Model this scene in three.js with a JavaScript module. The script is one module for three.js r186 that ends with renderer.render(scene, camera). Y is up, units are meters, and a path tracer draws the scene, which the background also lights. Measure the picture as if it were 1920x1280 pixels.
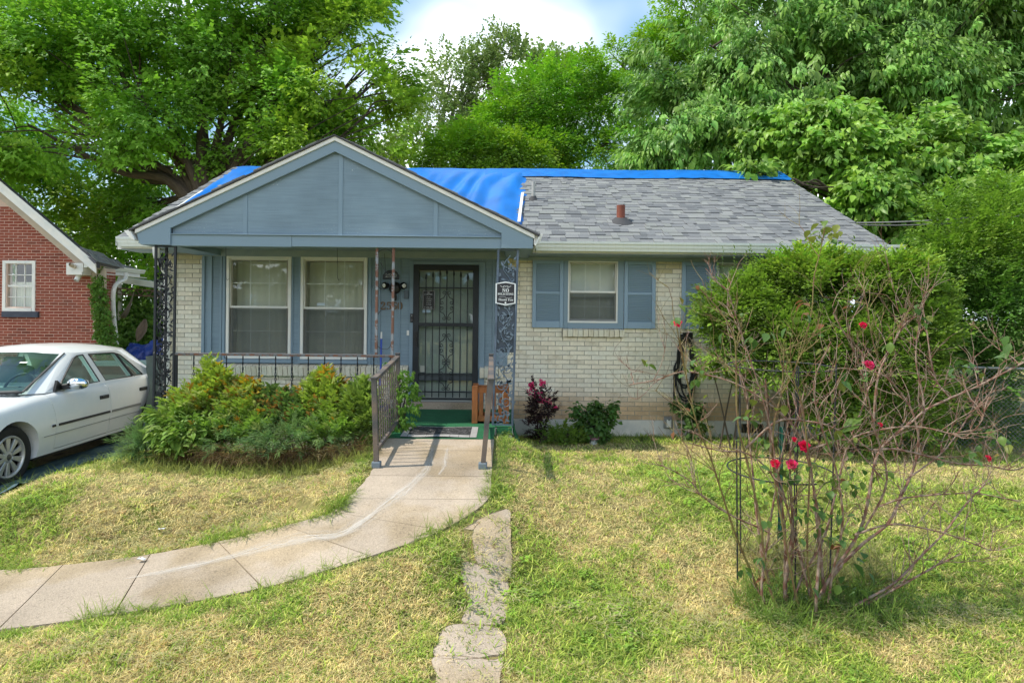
import * as THREE from 'three';
import { mergeGeometries, toCreasedNormals } from 'three/addons/utils/BufferGeometryUtils.js';
import { RoundedBoxGeometry } from 'three/addons/geometries/RoundedBoxGeometry.js';
import { ConvexGeometry } from 'three/addons/geometries/ConvexGeometry.js';
import { FontLoader } from 'three/addons/loaders/FontLoader.js';
import { TextGeometry } from 'three/addons/geometries/TextGeometry.js';
import { Brush, Evaluator, SUBTRACTION, INTERSECTION } from 'three-bvh-csg';

// ---------------------------------------------------------------- camera, sky, sun, exposure
const EYE = 1.78, FPX = 1200, ROLL = THREE.MathUtils.degToRad(0.6);
const scene = new THREE.Scene();
const camera = new THREE.PerspectiveCamera(2 * Math.atan(640 / FPX) * 180 / Math.PI, 1920 / 1280, 0.05, 400);
camera.position.set(0, EYE, 0);
camera.rotation.z = ROLL;
camera.setViewOffset(1920, 1280, 0, 50, 1920, 1280);
scene.add(camera);
const renderer = new THREE.WebGLRenderer({ antialias: true });
renderer.setSize(1024, 682);
renderer.toneMapping = THREE.LinearToneMapping;
renderer.toneMappingExposure = 2.03;
renderer.shadowMap.enabled = true;

const SUN_EL = THREE.MathUtils.degToRad(58), SUN_AZ = THREE.MathUtils.degToRad(9);
const toSun = new THREE.Vector3(-Math.cos(SUN_EL) * Math.cos(SUN_AZ), Math.sin(SUN_EL), Math.cos(SUN_EL) * Math.sin(SUN_AZ));
const sun = new THREE.DirectionalLight(new THREE.Color().setRGB(1.0, 0.935, 0.80), 2.6);
sun.position.copy(toSun).multiplyScalar(60);
sun.castShadow = true;
sun.shadow.mapSize.set(4096, 4096);
Object.assign(sun.shadow.camera, { left: -25, right: 25, top: 25, bottom: -25, near: 1, far: 140 });
sun.shadow.radius = 1.6;
scene.add(sun);

// ---------------------------------------------------------------- random numbers and noise
function rng(seed) { let a = seed >>> 0; return () => { a |= 0; a = a + 0x6D2B79F5 | 0; let t = Math.imul(a ^ a >>> 15, 1 | a); t = t + Math.imul(t ^ t >>> 7, 61 | t) ^ t; return ((t ^ t >>> 14) >>> 0) / 4294967296; }; }
const clamp = (x, a = 0, b = 1) => Math.min(b, Math.max(a, x));
const mix = (a, b, t) => a + (b - a) * t;
const sstep = (a, b, x) => { const t = clamp((x - a) / (b - a)); return t * t * (3 - 2 * t); };
function hash3(x, y, z) { let h = Math.imul(x, 374761393) ^ Math.imul(y, 668265263) ^ Math.imul(z, 2147483647 - 1274126177); h = Math.imul(h ^ h >>> 13, 1274126177); return ((h ^ h >>> 16) >>> 0) / 4294967296; }
function vnoise(x, y, z = 0, px = 0, py = 0) {              // value noise in 0..1; px, py are periods
  const xi = Math.floor(x), yi = Math.floor(y), zi = Math.floor(z);
  let fx = x - xi, fy = y - yi, fz = z - zi;
  fx = fx * fx * (3 - 2 * fx); fy = fy * fy * (3 - 2 * fy); fz = fz * fz * (3 - 2 * fz);
  const w = (k, p) => p ? ((k % p) + p) % p : k;
  const x0 = w(xi, px), x1 = w(xi + 1, px), y0 = w(yi, py), y1 = w(yi + 1, py);
  const a = mix(mix(hash3(x0, y0, zi), hash3(x1, y0, zi), fx), mix(hash3(x0, y1, zi), hash3(x1, y1, zi), fx), fy);
  if (fz === 0) return a;
  const b = mix(mix(hash3(x0, y0, zi + 1), hash3(x1, y0, zi + 1), fx), mix(hash3(x0, y1, zi + 1), hash3(x1, y1, zi + 1), fx), fy);
  return mix(a, b, fz);
}
function fbm(x, y, z = 0, oct = 4, p = 0) { let s = 0, a = 0.5, n = 0; for (let i = 0; i < oct; i++) { s += a * vnoise(x, y, z + i * 17, p, p); n += a; a *= 0.5; x *= 2; y *= 2; z *= 2; p *= 2; } return s / n; }
function fbm3(x, y, z, oct = 3) { let s = 0, a = 0.5, n = 0; for (let i = 0; i < oct; i++) { s += a * vnoise(x, y, z + 0.001); n += a; a *= 0.5; x = x * 2 + 11.3; y = y * 2 + 5.1; z = z * 2 + 7.7; } return s / n; }

// ---------------------------------------------------------------- sky: blue with broad broken cloud, the same in all directions
{
  const w = 1024, h = 512, d = new Float32Array(w * h * 4);
  for (let j = 0; j < h; j++) for (let i = 0; i < w; i++) {
    const el = ((j + 0.5) / h - 0.5) * Math.PI, az = ((i + 0.5) / w - 0.5) * 2 * Math.PI;
    const y = Math.sin(el), c = Math.cos(el), x = c * Math.cos(az), z = c * Math.sin(az);
    const up = Math.max(y, 0);
    const k = Math.pow(1 - up, 2.2);
    let r = mix(0.045, 0.13, k), g = mix(0.14, 0.265, k), b = mix(0.26, 0.375, k);
    const q = 1 / (up + 0.32), n = fbm3(x * q * 1.35 + 127.33, z * q * 1.35 + 80.96, 0.37, 6), n2 = fbm3(x * q * 4 + 127.33, z * q * 4 + 80.96, 3.1, 4);
    let cl = sstep(0.41, 0.80, n + (n2 - 0.5) * 0.25 + 0.10 * k);
    const cb = 0.93 + 0.4 * (n2 - 0.5) + 0.10 * sstep(0.5, 0.75, n);
    cl *= 0.95;
    r = mix(r, cb * 1.0, cl); g = mix(g, cb * 1.0, cl); b = mix(b, cb * 1.01, cl);
    const o = (j * w + i) * 4; const m = 1.34;
    d[o] = r * m; d[o + 1] = g * m; d[o + 2] = b * m; d[o + 3] = 1;
  }
  const t = new THREE.DataTexture(d, w, h, THREE.RGBAFormat, THREE.FloatType);
  t.mapping = THREE.EquirectangularReflectionMapping; t.magFilter = t.minFilter = THREE.LinearFilter; t.wrapS = THREE.RepeatWrapping; t.needsUpdate = true;
  scene.background = t; scene.environment = t;
}

// ---------------------------------------------------------------- from the photograph to metres
function unroll(px, py) { const dx = px - 960, dy = py - 590, c = Math.cos(ROLL), s = Math.sin(ROLL); return [dx * c + dy * s, dy * c - dx * s]; }
function at(px, py, Z) { const [u, v] = unroll(px, py); return new THREE.Vector3(u * Z / FPX, EYE - v * Z / FPX, -Z); }
function onY(px, py, y) { const [u, v] = unroll(px, py), Z = (EYE - y) * FPX / v; return new THREE.Vector3(u * Z / FPX, y, -Z); }
const V = (x, y, z) => new THREE.Vector3(x, y, z);

// ---------------------------------------------------------------- things and parts
const used = new Map();
function numbered(name) { const n = used.get(name) || 0; used.set(name, n + 1); return n ? `${name}_${String(n).padStart(3, '0')}` : name; }
function tag(o, label, category, group) { o.userData.label = label; o.userData.category = category; if (group) o.userData.group = group; return o; }
function thing(name, label, category, p = [0, 0, 0], turn = 0, group) {
  const o = new THREE.Group(); o.name = numbered(name); o.position.set(...p); o.rotation.y = turn; scene.add(o);
  return tag(o, label, category, group);
}
function lit(m) { m.castShadow = m.receiveShadow = true; return m; }
function part(name, geo, mat, parent, label) {
  const m = lit(new THREE.Mesh(geo, mat)); m.name = parent === scene ? numbered(name) : name; parent.add(m);
  if (label) m.userData.label = label;
  return m;
}
function single(name, label, category, geo, mat, group) { return tag(part(name, geo, mat, scene), label, category, group); }
function struct(name, geo, mat, label) { const m = part(name, geo, mat, scene); m.userData.kind = 'structure'; if (label) m.userData.label = label; return m; }

// ---------------------------------------------------------------- geometry helpers
function muv(g, s = 1) {                                      // texture coordinates in metres, from the face's main direction
  const p = g.attributes.position, n = g.attributes.normal, uv = new Float32Array(p.count * 2);
  for (let i = 0; i < p.count; i++) {
    const ax = Math.abs(n.getX(i)), ay = Math.abs(n.getY(i)), az = Math.abs(n.getZ(i));
    let a, b;
    if (az >= ax && az >= ay) { a = p.getX(i); b = p.getY(i); } else if (ax >= ay) { a = p.getZ(i); b = p.getY(i); } else { a = p.getX(i); b = p.getZ(i); }
    uv[i * 2] = a * s; uv[i * 2 + 1] = b * s;
  }
  g.setAttribute('uv', new THREE.BufferAttribute(uv, 2)); return g;
}
const M4 = new THREE.Matrix4();
function tf(g, p = [0, 0, 0], r = [0, 0, 0], s = [1, 1, 1]) { return g.applyMatrix4(M4.compose(V(...p), new THREE.Quaternion().setFromEuler(new THREE.Euler(...r)), V(...s))); }
function rbox(w, h, d, r = 0.004, seg = 1) { return muv(stripNI(new RoundedBoxGeometry(w, h, d, seg, Math.min(r, w / 2.01, h / 2.01, d / 2.01)))); }
function stripNI(g) { g = g.index ? g.toNonIndexed() : g; for (const k of Object.keys(g.attributes)) if (!['position', 'normal', 'uv', 'color'].includes(k)) g.deleteAttribute(k); if (!g.attributes.uv) g.setAttribute('uv', new THREE.BufferAttribute(new Float32Array(g.attributes.position.count * 2), 2)); g.clearGroups(); return g; }
function span(x0, x1, y0, y1, z0, z1, r = 0.004) { return muv(tf(rbox(Math.abs(x1 - x0), Math.abs(y1 - y0), Math.abs(z1 - z0), r), [(x0 + x1) / 2, (y0 + y1) / 2, (z0 + z1) / 2])); }
function join(list) { return list.length === 1 ? stripNI(list[0]) : mergeGeometries(list.map(stripNI), false); }
function prism(pts, z0, z1, bevel = 0) {                      // outline in x, y, extruded from z0 to z1
  const s = new THREE.Shape(pts.map(p => new THREE.Vector2(p[0], p[1])));
  const g = new THREE.ExtrudeGeometry(s, { depth: z1 - z0 - 2 * bevel, bevelEnabled: bevel > 0, bevelThickness: bevel, bevelSize: bevel, bevelOffset: -bevel, bevelSegments: 1, steps: 1 });
  g.translate(0, 0, z0 + bevel); return muv(stripNI(g));
}
function bar(a, b, w, d = w, r = 0.002) {                     // a rectangular bar from a to b
  const l = a.distanceTo(b), g = rbox(w, l, d, r), dir = b.clone().sub(a).normalize();
  g.applyQuaternion(new THREE.Quaternion().setFromUnitVectors(V(0, 1, 0), dir)); g.translate((a.x + b.x) / 2, (a.y + b.y) / 2, (a.z + b.z) / 2); return g;
}
function rod(a, b, r0, r1 = r0, n = 8) {
  const g = stripNI(new THREE.CylinderGeometry(r1, r0, a.distanceTo(b), n, 1)), dir = b.clone().sub(a).normalize();
  g.applyQuaternion(new THREE.Quaternion().setFromUnitVectors(V(0, 1, 0), dir)); g.translate((a.x + b.x) / 2, (a.y + b.y) / 2, (a.z + b.z) / 2); return g;
}
function limb(pts, r0, r1, radial = 6, seg = 0, wob = 0, R = null, ease = 1) {   // tapered tube through pts
  const c = new THREE.CatmullRomCurve3(pts, false, 'centripetal'), n = seg || Math.max(2, pts.length * 3);
  const fr = c.computeFrenetFrames(n, false), pos = [], nor = [], uv = [], idx = []; let len = 0, last = null;
  for (let i = 0; i <= n; i++) {
    const t = i / n, p = c.getPointAt(t), r = mix(r0, r1, Math.pow(t, ease)) * (wob && R ? 1 + (R() - 0.5) * wob : 1);
    if (last) len += p.distanceTo(last); last = p;
    for (let k = 0; k <= radial; k++) {
      const a = k / radial * Math.PI * 2, nx = fr.normals[i].clone().multiplyScalar(Math.cos(a)).addScaledVector(fr.binormals[i], Math.sin(a));
      pos.push(p.x + nx.x * r, p.y + nx.y * r, p.z + nx.z * r); nor.push(nx.x, nx.y, nx.z); uv.push(k / radial * r0 * 6, len);
    }
  }
  for (let i = 0; i < n; i++) for (let k = 0; k < radial; k++) { const a = i * (radial + 1) + k, b = a + radial + 1; idx.push(a, a + 1, b, b, a + 1, b + 1); }
  const g = new THREE.BufferGeometry();
  g.setAttribute('position', new THREE.Float32BufferAttribute(pos, 3)); g.setAttribute('normal', new THREE.Float32BufferAttribute(nor, 3)); g.setAttribute('uv', new THREE.Float32BufferAttribute(uv, 2)); g.setIndex(idx);
  return stripNI(g);
}
function sheet(nu, nv, fn, uvs = 1) {                          // grid surface fn(u, v) -> Vector3, smooth
  const pos = [], uv = [], idx = [];
  for (let j = 0; j <= nv; j++) for (let i = 0; i <= nu; i++) { const p = fn(i / nu, j / nv); pos.push(p.x, p.y, p.z); uv.push(i / nu * uvs, j / nv * uvs); }
  for (let j = 0; j < nv; j++) for (let i = 0; i < nu; i++) { const a = j * (nu + 1) + i, b = a + nu + 1; idx.push(a, a + 1, b, b, a + 1, b + 1); }
  const g = new THREE.BufferGeometry();
  g.setAttribute('position', new THREE.Float32BufferAttribute(pos, 3)); g.setAttribute('uv', new THREE.Float32BufferAttribute(uv, 2)); g.setIndex(idx); g.computeVertexNormals(); return g;
}
function lathe(pts, n = 20) { return stripNI(new THREE.LatheGeometry(pts.map(p => new THREE.Vector2(p[0], p[1])), n)); }

// ---------------------------------------------------------------- textures
const s8 = c => { c = clamp(c); return Math.round(255 * (c <= 0.0031308 ? c * 12.92 : 1.055 * Math.pow(c, 1 / 2.4) - 0.055)); };
function tex(n, fn, size = 1, srgb = true) {                   // fn(u, v) in 0..1 -> [r, g, b] linear (or a number); tiles every `size` metres
  const d = new Uint8Array(n * n * 4);
  for (let j = 0; j < n; j++) for (let i = 0; i < n; i++) {
    let c = fn(i / n, j / n); if (typeof c === 'number') c = [c, c, c];
    const o = (j * n + i) * 4;
    for (let k = 0; k < 3; k++) d[o + k] = srgb ? s8(c[k]) : Math.round(255 * clamp(c[k]));
    d[o + 3] = 255;
  }
  const t = new THREE.DataTexture(d, n, n); t.magFilter = THREE.LinearFilter; t.minFilter = THREE.LinearMipmapLinearFilter; t.generateMipmaps = true;
  t.wrapS = t.wrapT = THREE.RepeatWrapping; t.repeat.set(1 / size, 1 / size); if (srgb) t.colorSpace = THREE.SRGBColorSpace; t.needsUpdate = true; return t;
}
const mul = (c, k) => [c[0] * k, c[1] * k, c[2] * k];
const mix3 = (a, b, t) => [mix(a[0], b[0], t), mix(a[1], b[1], t), mix(a[2], b[2], t)];
const std = o => new THREE.MeshStandardMaterial(o);
const phys = o => new THREE.MeshPhysicalMaterial(o);
const rgb = (r, g, b) => new THREE.Color().setRGB(r, g, b);

const grain = tex(256, (u, v) => 0.35 * vnoise(u * 32, v * 32, 1, 32, 32) + 0.65 * vnoise(u * 128, v * 128, 2, 128, 128), 0.25, false);
const mottle = (seed, base, amt, warm = 0.1) => tex(512, (u, v) => { const a = fbm(u * 6, v * 6, seed, 5, 6), b = vnoise(u * 200, v * 200, seed, 200, 200), k = 1 + amt * (a - 0.5) * 2 + amt * 0.5 * (b - 0.5); return [base[0] * k * (1 + warm * (a - 0.5)), base[1] * k, base[2] * k * (1 - warm * (a - 0.5))]; }, 0.9);
const brushed = tex(256, (u, v) => 0.6 * vnoise(u * 6, v * 90, 5, 6, 90) + 0.4 * vnoise(u * 60, v * 60, 6, 60, 60), 0.6, false);

const BLUE = [0.19, 0.268, 0.335];
const paintTex = tex(1024, (u, v) => {
  const a = fbm(u * 5, v * 5, 21, 5, 5), st = vnoise(u * 8, v * 120, 22, 8, 120), dirt = sstep(0.55, 0.8, fbm(u * 3, v * 9, 23, 4, 3));
  let c = mul(BLUE, 0.97 + 0.30 * (a - 0.5) + 0.16 * (st - 0.5));
  c = mix3(c, [0.20, 0.24, 0.25], 0.25 * dirt);
  const chip = vnoise(u * 150, v * 230, 24, 150, 230), where = fbm(u * 4, v * 4, 25, 3, 4);
  if (chip > 0.93 && where > 0.6) c = [0.5, 0.55, 0.58];
  return c;
}, 1.6);
const M = {
  blue: std({ map: paintTex, roughness: 0.72, bumpMap: brushed, bumpScale: 0.0012 }),
  blueTrim: std({ color: rgb(0.195, 0.277, 0.35), roughness: 0.6, bumpMap: brushed, bumpScale: 0.0008 }),
  white: std({ map: mottle(31, [0.72, 0.72, 0.70], 0.12), roughness: 0.5 }),
  gutter: std({ map: tex(512, (u, v) => { const a = fbm(u * 3, v * 3, 41, 5, 3), st = sstep(0.55, 0.85, fbm(u * 40, v * 3, 42, 3, 3)); return mix3([0.70, 0.73, 0.71], [0.42, 0.45, 0.40], 0.35 * st + 0.25 * sstep(0.55, 0.8, a)); }, 1.4), roughness: 0.45 }),
  vinyl: std({ map: mottle(32, [0.74, 0.74, 0.71], 0.08), roughness: 0.4 }),
  soffit: std({ map: mottle(33, [0.27, 0.33, 0.36], 0.16), roughness: 0.8 }),
  concrete: std({ map: tex(1024, (u, v) => { const a = fbm(u * 4, v * 4, 51, 6, 4), b = vnoise(u * 300, v * 300, 52, 300, 300), c = vnoise(u * 120, v * 120, 53, 120, 120); const d = sstep(0.55, 0.75, fbm(u * 3, v * 3, 55, 5, 3)); let k = 0.92 + 0.5 * (a - 0.5) + 0.36 * (b - 0.5) - (c > 0.84 ? 0.16 : 0) - 0.16 * d; return [0.45 * k * (1 + 0.05 * d), 0.365 * k, 0.285 * k * (1 - 0.14 * d)]; }, 1.7), roughness: 0.92, bumpMap: grain, bumpScale: 0.003 }),
  foundation: std({ map: mottle(34, [0.60, 0.595, 0.55], 0.2), roughness: 0.9, bumpMap: grain, bumpScale: 0.003 }),
  mortar: std({ map: mottle(35, [0.37, 0.345, 0.285], 0.2), roughness: 0.95, bumpMap: grain, bumpScale: 0.003 }),
  iron: std({ map: mottle(36, [0.016, 0.02, 0.026], 0.5), roughness: 0.5, metalness: 0.2 }),
  ironBlue: std({ map: mottle(37, [0.095, 0.13, 0.185], 0.5), roughness: 0.5, metalness: 0.1 }),
  rust: std({ map: tex(256, (u, v) => { const a = fbm(u * 8, v * 8, 61, 5, 8); return mix3([0.15, 0.16, 0.17], a > 0.56 ? [0.20, 0.085, 0.05] : [0.11, 0.09, 0.08], sstep(0.42, 0.58, a)); }, 0.35), roughness: 0.8, metalness: 0.2, bumpMap: grain, bumpScale: 0.002 }),
  rustRed: std({ map: tex(256, (u, v) => { const a = fbm(u * 22, v * 22, 62, 5, 22); return mix3([0.17, 0.085, 0.06], [0.25, 0.27, 0.29], sstep(0.46, 0.58, a)); }, 0.9), roughness: 0.85, bumpMap: grain, bumpScale: 0.002 }),
  black: std({ color: rgb(0.012, 0.012, 0.013), roughness: 0.45 }),
  rubber: std({ color: rgb(0.014, 0.014, 0.015), roughness: 0.7, bumpMap: grain, bumpScale: 0.001 }),
  glass: phys({ color: rgb(0.93, 0.97, 0.95), transmission: 1, thickness: 0, roughness: 0.02, ior: 1.95 }),
  chrome: std({ color: rgb(0.75, 0.75, 0.76), roughness: 0.06, metalness: 1 }),
  curtain: std({ map: tex(256, (u, v) => mul([0.68, 0.68, 0.58], 0.92 + 0.06 * Math.sin(u * Math.PI * 2 * 9 + 2 * fbm(u * 3, v * 2, 71, 2, 3)) * 0.4 + 0.15 * fbm(u * 6, v * 6, 72, 4, 6)), 1), roughness: 0.95 }),
  blind: std({ map: mottle(73, [0.66, 0.67, 0.65], 0.06), roughness: 0.9 }),
  shutter: std({ color: rgb(0.235, 0.335, 0.44), roughness: 0.6, bumpMap: brushed, bumpScale: 0.0008 }),
  wood: std({ map: tex(256, (u, v) => { const a = vnoise(u * 60, v * 5, 81, 60, 5), b = fbm(u * 8, v * 8, 82, 3, 8); return mul([0.36, 0.125, 0.035], 0.75 + 0.4 * a + 0.3 * (b - 0.5)); }, 0.4), roughness: 0.65, bumpMap: brushed, bumpScale: 0.001 }),
  turf: std({ map: tex(256, (u, v) => mul([0.012, 0.13, 0.05], 0.6 + 0.7 * vnoise(u * 128, v * 128, 91, 128, 128) + 0.4 * (fbm(u * 5, v * 5, 92, 3, 5) - 0.5)), 0.6), roughness: 0.95, bumpMap: grain, bumpScale: 0.006 }),
  bark: std({ map: tex(256, (u, v) => mul([0.085, 0.066, 0.048], 0.5 + 1.0 * fbm(u * 16, v * 4, 95, 4, 4)), 0.6), roughness: 0.95, bumpMap: grain, bumpScale: 0.01 }),
  greyPlastic: std({ color: rgb(0.22, 0.22, 0.21), roughness: 0.6 }),
};
function leafMat(o = {}) { return phys({ color: 0xffffff, roughness: 0.9, specularIntensity: 0.35, transmission: 0.48, thickness: 0, clearcoat: o.coat ?? 0.2, clearcoatRoughness: o.cr ?? 0.38, side: THREE.DoubleSide, ...(o.map ? { map: o.map } : {}) }); }
const leafM = leafMat(), leafShiny = leafMat({ coat: 0.55, cr: 0.36 }), grassM = leafMat({ coat: 0, cr: 0.5 });

const serif = await new FontLoader().loadAsync('fonts/droid/droid_serif_bold.typeface.json');
function textGeo(t, size, depth, font) { const g = new TextGeometry(t, { font, size: size * 0.72, depth, curveSegments: 6, bevelEnabled: false }); g.computeBoundingBox(); g.translate(-(g.boundingBox.max.x + g.boundingBox.min.x) / 2, 0, 0); return stripNI(g); }
function printed(w, h, draw) { const c = document.createElement('canvas'); c.width = w; c.height = h; draw(c.getContext('2d'), w, h); const t = new THREE.CanvasTexture(c); t.colorSpace = THREE.SRGBColorSpace; t.anisotropy = 4; return t; }
// ================================================================ the ground and the footpath
const ZW = 9.45;                                               // depth of the house front
const baseH = (() => {                                         // lawn height by depth Z
  const k = [[-60, -0.9], [0, -0.50], [2, -0.42], [3.4, -0.31], [4.4, -0.2], [5.2, -0.08], [6.35, 0.09], [8, 0.05], [9.45, 0], [14, 0], [300, 0.5]];
  return Z => { for (let i = 1; i < k.length; i++) if (Z < k[i][0]) { const t = (Z - k[i - 1][0]) / (k[i][0] - k[i - 1][0]); return mix(k[i - 1][1], k[i][1], t * t * (3 - 2 * t) * 0.5 + t * 0.5); } return 0.5; };
})();
const rampH = Z => 0.386 - 0.085 * (7.95 - Z);
// joints across the path: [left edge, right edge]
const J = [
  [V(-1.42, rampH(7.40), -7.40), V(-0.19, rampH(7.40), -7.40)],
  [V(-1.42, rampH(6.95), -6.95), V(-0.19, rampH(6.95), -6.95)],
  [onY(692, 891, 0.235), onY(921, 893, 0.235)],
  [onY(652, 934, 0.17), onY(914, 936, 0.17)],
  [onY(622, 959, 0.10), onY(828, 993, 0.08)],
  [onY(534, 985, 0.01), onY(694, 1042, -0.03)],
  [onY(408, 1015, -0.11), onY(492, 1101, -0.15)],
  [onY(281, 1039, -0.19), onY(213, 1151, -0.23)],
  [onY(117, 1059, -0.24), onY(-5, 1180, -0.28)],
];
{ const d = J[8][0].clone().sub(J[7][0]); d.z *= 0.3; for (let k = 1; k <= 3; k++) J.push([J[8][0].clone().addScaledVector(d, k), J[8][1].clone().addScaledVector(d, k * 0.95)]); }
const leftEdge = new THREE.CatmullRomCurve3(J.map(j => j[0]), false, 'centripetal'), rightEdge = new THREE.CatmullRomCurve3(J.map(j => j[1]), false, 'centripetal');
const SUB = 16, PATHPTS = [];
for (let i = 0; i < (J.length - 1) * SUB; i++) { const t = i / ((J.length - 1) * SUB); PATHPTS.push([leftEdge.getPoint(t), rightEdge.getPoint(t)]); }
function pathInfo(x, z) {                                      // signed distance to the path (negative on it) and its height there
  let best = 1e9, h = 0;
  for (const [a, b] of PATHPTS) {
    const dx = b.x - a.x, dz = b.z - a.z, t = clamp(((x - a.x) * dx + (z - a.z) * dz) / (dx * dx + dz * dz));
    const d = Math.hypot(x - a.x - dx * t, z - a.z - dz * t); if (d < best) { best = d; h = mix(a.y, b.y, t); }
  }
  return [best - 0.07, h];
}
const EDGE = [[-4.72, 8.9], [-4.9, 7.9], [-5.05, 7.3], [-5.15, 6.7], [-5.1, 5.9], [-5.3, 5.0], [-5.6, 3.5], [-6, 1]];
function edgeX(Z) { for (let i = 1; i < EDGE.length; i++) if (Z > EDGE[i][1]) { const t = (Z - EDGE[i][1]) / (EDGE[i - 1][1] - EDGE[i][1]); return mix(EDGE[i][0], EDGE[i - 1][0], Math.min(t, 1)); } return -6.2; }
const DRIVE = -0.16;
function groundH(x, z) {
  const Z = -z; let h = baseH(Z);
  if (Z > -3 && Z < 9.6) {
    h += 0.028 * (fbm(x * 0.9, z * 0.9, 3, 3) - 0.5) + 0.016 * (vnoise(x * 5, z * 5, 9) - 0.5);
    if (x > -7.5 && x < 0.9 && Z > 2 && Z < 8.4) { const [d, ph] = pathInfo(x, z); h = mix(ph - 0.018, h, sstep(0.02, 0.75, d)); }
  }
  if (x < -3 && Z > -3) { const e = edgeX(Z); h = mix(Math.min(h, Z < 4 ? h : DRIVE), h, sstep(e - 0.12, e + 0.55, x)); }
  return h;
}
{ // one sheet of ground out to the horizon, fine near the house
  const xs = [], zs = [];
  for (let x = -9; x <= 9.001; x += 0.11) xs.push(x);
  for (const x of [10, 12, 15, 20, 30, 50, 90, 200]) { xs.push(x); xs.unshift(-x); }
  for (let z = 1; z >= -10.2; z -= 0.11) zs.push(z);
  for (const z of [2, 4, 8, 14, 25, 50, 120]) zs.unshift(z);
  for (const z of [-11, -13, -16, -20, -30, -50, -90, -200, -380]) zs.push(z);
  const pos = [], uv = [], idx = [];
  for (const z of zs) for (const x of xs) { pos.push(x, groundH(x, z), z); uv.push(x, z); }
  for (let j = 0; j < zs.length - 1; j++) for (let i = 0; i < xs.length - 1; i++) { const a = j * xs.length + i, b = a + xs.length; idx.push(a, a + 1, b, b, a + 1, b + 1); }
  const g = new THREE.BufferGeometry();
  g.setAttribute('position', new THREE.Float32BufferAttribute(pos, 3)); g.setAttribute('uv', new THREE.Float32BufferAttribute(uv, 2)); g.setIndex(idx); g.computeVertexNormals();
  const soil = tex(1024, (u, v) => {
    const a = fbm(u * 7, v * 7, 101, 5, 7), b = vnoise(u * 160, v * 160, 102, 160, 160), c = vnoise(u * 70, v * 300, 103, 70, 300), d = fbm(u * 20, v * 20, 104, 3, 20);
    let k = mix3([0.19, 0.21, 0.04], [0.40, 0.33, 0.13], sstep(0.38, 0.62, a));
    k = mix3(k, [0.11, 0.085, 0.05], 0.6 * sstep(0.6, 0.75, d));
    return mul(k, 0.55 + 0.5 * b + 0.4 * c);
  }, 3.3);
  struct('ground', g, std({ map: soil, roughness: 1, bumpMap: grain, bumpScale: 0.02 }));
}
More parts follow.
